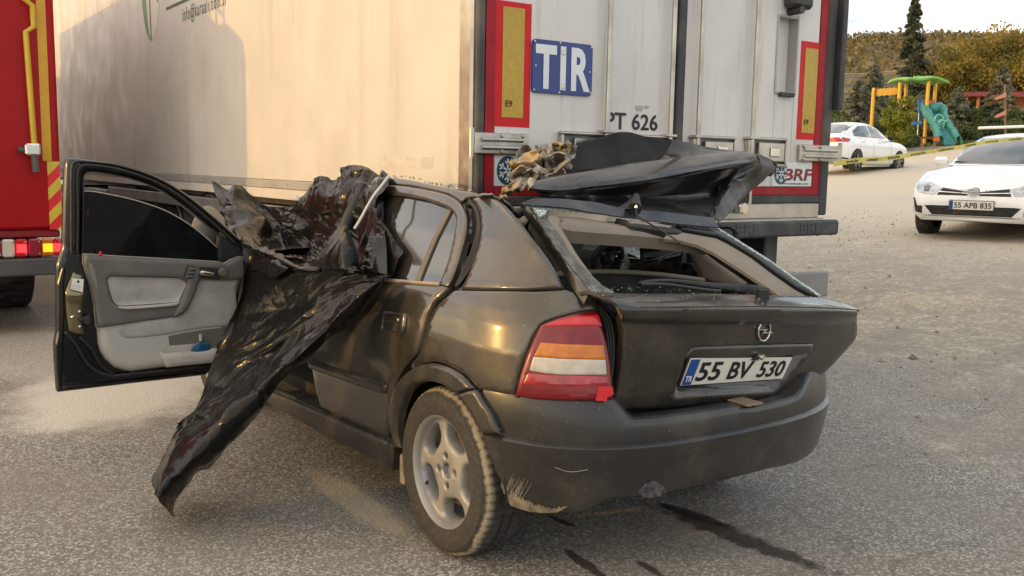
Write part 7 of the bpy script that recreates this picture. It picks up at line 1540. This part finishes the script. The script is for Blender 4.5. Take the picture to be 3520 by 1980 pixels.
board(2430, 300, 2630, 345, HD+1.5, 'back_wall', pm('dark hut interior', (.045, .03, .02), .9), hut)
for i in range(5): board(2464+i*12, 318, 2474+i*12, 336, HD-1.5, 'balustrade_board', m_wood_or, hut)
kb = thing('small_hut', 'small dark play hut with a pitched roof beside the slide', 'hut', (0, 0, 0))
board(2402, 276, 2436, 312, 52, 'wall', pm('dark brown hut wall', (.06, .045, .04), .8), kb, .6)
a = [wpt(2396, 278, 51), wpt(2444, 278, 51), wpt(2430, 252, 52.4), wpt(2414, 252, 52.4)]; v, f = shell(np.array(a), [(0, 1, 2, 3)], np.tile((0, 0, 1.0), (4, 1)), .1); mk('roof', v, f, pm('dark slate roof', (.06, .05, .055), .8), kb, False)
# white barrier arm behind the near car
ba = thing('road_barrier', 'white barrier arm on a short post behind the nearer white car', 'barrier', (0, 0, 0)); a, b_ = wpt(2462, 322, 34), wpt(2640, 316, 34)
MB().tube([tuple(a), tuple(b_)], .05, 8).build('arm', m_carwhite, ba, sharp=50); g = gpt(2640, 34); MB().box(g[0]-.15, g[0]+.15, g[1]-.15, g[1]+.15, g[2]-.1, b_[2]+.1, .02).build('barrier_post', m_tr_grey, ba)
# overhead line
a, b_ = wpt(2060, 184, 90), wpt(2700, 66, 70); pl_ = [a+(b_-a)*s-np.array([0, 0, 1.1*4*s*(1-s)]) for s in np.linspace(0, 1, 24)]
wire = MB().tube(pl_, .022, 5).build('overhead_line', pm('pale cable', (.34, .27, .19), .6)); tag(wire, 'thin pale overhead cable crossing in front of the hillside', 'cable')

# ------------------------------------------------------------------ trees and bushes beyond the yard
def conifer(name, label, xd, ytop, depth, wid, mat, n, size, group=None, full=.9, zfrac=0.0, power=1.0):
    top = wpt(xd, ytop, depth); g = gpt(xd, depth); H = top[2]-g[2]
    t = thing(name, label, 'tree', tuple(g), 0, group)
    MB().tube([(0, 0, -.1), (0.02, 0, H*.5), (0, 0, H*.97)], [.16, .10, .02], 8).build('trunk', m_bark, t, smooth=True)
    nb = 110; ang = rng.random(nb)*6.28; hh = (np.arange(nb)+rng.random(nb)*.8)/nb
    i = rng.integers(0, nb, n); s = rng.random(n)**.6; h = hh[i]; rad = wid*(1-h)**power*(.75+.5*rng.random(nb)[i])*full+.05
    ph_ = ang[i]+rng.normal(size=n)*.15*(1-s*.4)
    z = (zfrac+(1-zfrac)*h)*H-.22*rad*s+rng.normal(size=n)*.05*H*.15
    P = np.stack([rad*s*np.cos(ph_), rad*s*np.sin(ph_), z], 1)
    cl = rng.random(nb)[i]*.6+rng.random(n)*.45
    leaf_mesh('crown', P, rng.uniform(.7, 1.3, n)*size, mat, t, np.clip(cl, 0, 1), 1.5); return t
def broad(name, label, xd, ytop, depth, wid, mat, n, size, group=None, cat='tree', base=.3, clumps=26, tintb=0.0):
    top = wpt(xd, ytop, depth); g = gpt(xd, depth); H = top[2]-g[2]
    t = thing(name, label, cat, tuple(g), 0, group)
    if cat == 'tree':
        mb = MB().tube([(0, 0, -.1), (.05, .03, H*.3), (.0, .1, H*.7)], [.14, .10, .04], 8)
        for k in range(7): q = rng.random()*6.28; zz2 = H*(.28+.06*k); mb.tube([(0.03, .04, zz2), (wid*.35*math.cos(q), wid*.35*math.sin(q), zz2+H*.14), (wid*.7*math.cos(q), wid*.7*math.sin(q), zz2+H*.24)], [.06, .035, .012], 6)
        mb.build('trunk', m_bark, t, smooth=True)
    cc = rng.normal(size=(clumps, 3)); cc /= np.linalg.norm(cc, axis=1)[:, None]; cc *= (rng.random(clumps)**.45)[:, None]
    cpos = cc*np.array([wid, wid, H*(1-base)*.5])*.82+np.array([0, 0, H*(base+(1-base)*.5)]); cs = rng.uniform(.22, .42, clumps)
    i = rng.integers(0, clumps, n); d = rng.normal(size=(n, 3)); d /= np.linalg.norm(d, axis=1)[:, None]; d *= (rng.random(n)**.4)[:, None]
    P = cpos[i]+d*(cs[i]*wid)[:, None]*np.array([1, 1, .75]); P[:, 2] = np.maximum(P[:, 2], .02)
    tt = np.clip(rng.random(clumps)[i]*.65+rng.random(n)*.4+tintb, 0, 1)
    leaf_mesh('crown', P, rng.uniform(.7, 1.3, n)*size, mat, t, tt, 1.3); return t
conifer('spruce_tree', 'tall dark narrow spruce rising above the playground roof', 2278, -16, 60, 1.45, m_lf_spruce, 7500, .17, None, .95, .05, .75)
broad('autumn_tree', 'wide yellowing tree standing behind the timber hut', 2480, 78, 64, 3.4, m_lf_yellow, 13000, .20, 'yellowing trees behind the playground', base=.12, clumps=40, tintb=.12)
broad('autumn_tree', 'yellow and green tree between the spruce and the hut', 2385, 118, 60, 2.5, m_lf_yellow, 9500, .18, 'yellowing trees behind the playground', base=.1, clumps=32)
broad('autumn_tree', 'yellowing tree cut by the right edge of the view', 2585, 72, 60, 3.0, m_lf_yellow, 9000, .19, 'yellowing trees behind the playground', base=.1, clumps=34, tintb=.05)
broad('autumn_tree', 'low dark green and yellow tree just above the hut roof', 2440, 165, 62, 2.2, m_lf_yellow, 7000, .18, 'yellowing trees behind the playground', base=.1, clumps=28, tintb=-.2)
broad('leafy_tree', 'dense green tree behind the tall spruce trunk', 2300, 190, 66, 2.6, m_lf_bush, 7000, .2, None, base=.1, clumps=26)
conifer('cypress_tree', 'pale grey green cypress standing over the farther white saloon', 2152, 205, 50, 1.35, m_lf_blue, 9000, .13, 'grey green cypresses round the playground', .95, .02, .6)
conifer('cypress_tree', 'tall grey cypress left of the yellow swing post', 2187, 168, 54, 1.5, m_lf_blue, 8000, .14, 'grey green cypresses round the playground', .95, .02, .65)
conifer('cypress_tree', 'small grey cypress framed by the yellow posts', 2312, 232, 50, .9, m_lf_blue, 4500, .12, 'grey green cypresses round the playground', .95, .02, .6)
conifer('cypress_tree', 'grey cypress just right of the teal slide', 2398, 222, 50, 1.15, m_lf_blue, 7000, .12, 'grey green cypresses round the playground', .95, .02, .6)
conifer('cypress_tree', 'grey cypress beside the signpost', 2506, 172, 50, 1.25, m_lf_blue, 8000, .13, 'grey green cypresses round the playground', .95, .02, .65)
broad('thuja_tree', 'round yellow green thuja in front of the playground tower', 2260, 222, 38.5, .80, m_lf_thuja, 9500, .10, None, base=.04, clumps=40)
for xd, yt, dp, wd_, lb in ((2108, 292, 46, 1.2, 'dark low bush at the trailer edge behind the farther saloon'), (2205, 300, 45, 1.1, 'dark bush under the yellow swing post'), (2440, 262, 50, 1.1, 'dark bush beside the small play hut'), (2560, 268, 48, 1.6, 'dark bush in front of the timber hut'), (2500, 292, 46, 1.2, 'low bush at the foot of the signpost'), (2270, 336, 40, .7, 'small dry bush behind the low timber rail'), (2315, 322, 44, .9, 'low bush under the blue platform'), (2420, 316, 45, .9, 'low bush right of the slide foot'), (2090, 250, 60, 2.0, 'tall dark bush hidden partly by the trailer')):
    broad('garden_bush', lb, xd, yt, dp, wd_, m_lf_bush, 3200, .11, 'bushes round the playground', 'bush', base=.0, clumps=18)
# ground cover and kerb along the playground edge
P = []
for i in range(5000):
    x = rng.uniform(2180, 2600); d = rng.uniform(41, 52); g = gpt(x, d); P.append(g+np.array([0, 0, rng.uniform(0, .12)]))
tag(leaf_mesh('ground_cover', np.array(P), rng.uniform(.12, .26, len(P)), m_lf_bush, None, rng.random(len(P))), kind='stuff', label='grass and low plants on the playground edge')
a, b_ = gpt(2262, 39.6), gpt(2620, 39.6); u = (b_-a); L = np.linalg.norm(u); u /= L; n = np.array([-u[1], u[0], 0]); mb = MB()
kv = [a-n*.12, b_-n*.12, b_+n*.12, a+n*.12]; mb.add([p-np.array([0, 0, .1]) for p in kv]+[p+np.array([0, 0, .14]) for p in kv], [(4, 5, 6, 7), (0, 1, 5, 4), (1, 2, 6, 5), (2, 3, 7, 6), (3, 0, 4, 7)])
tag(mb.build('kerb', pm('grey stone kerb', (.26, .25, .23), .9, var=.15)), kind='structure')
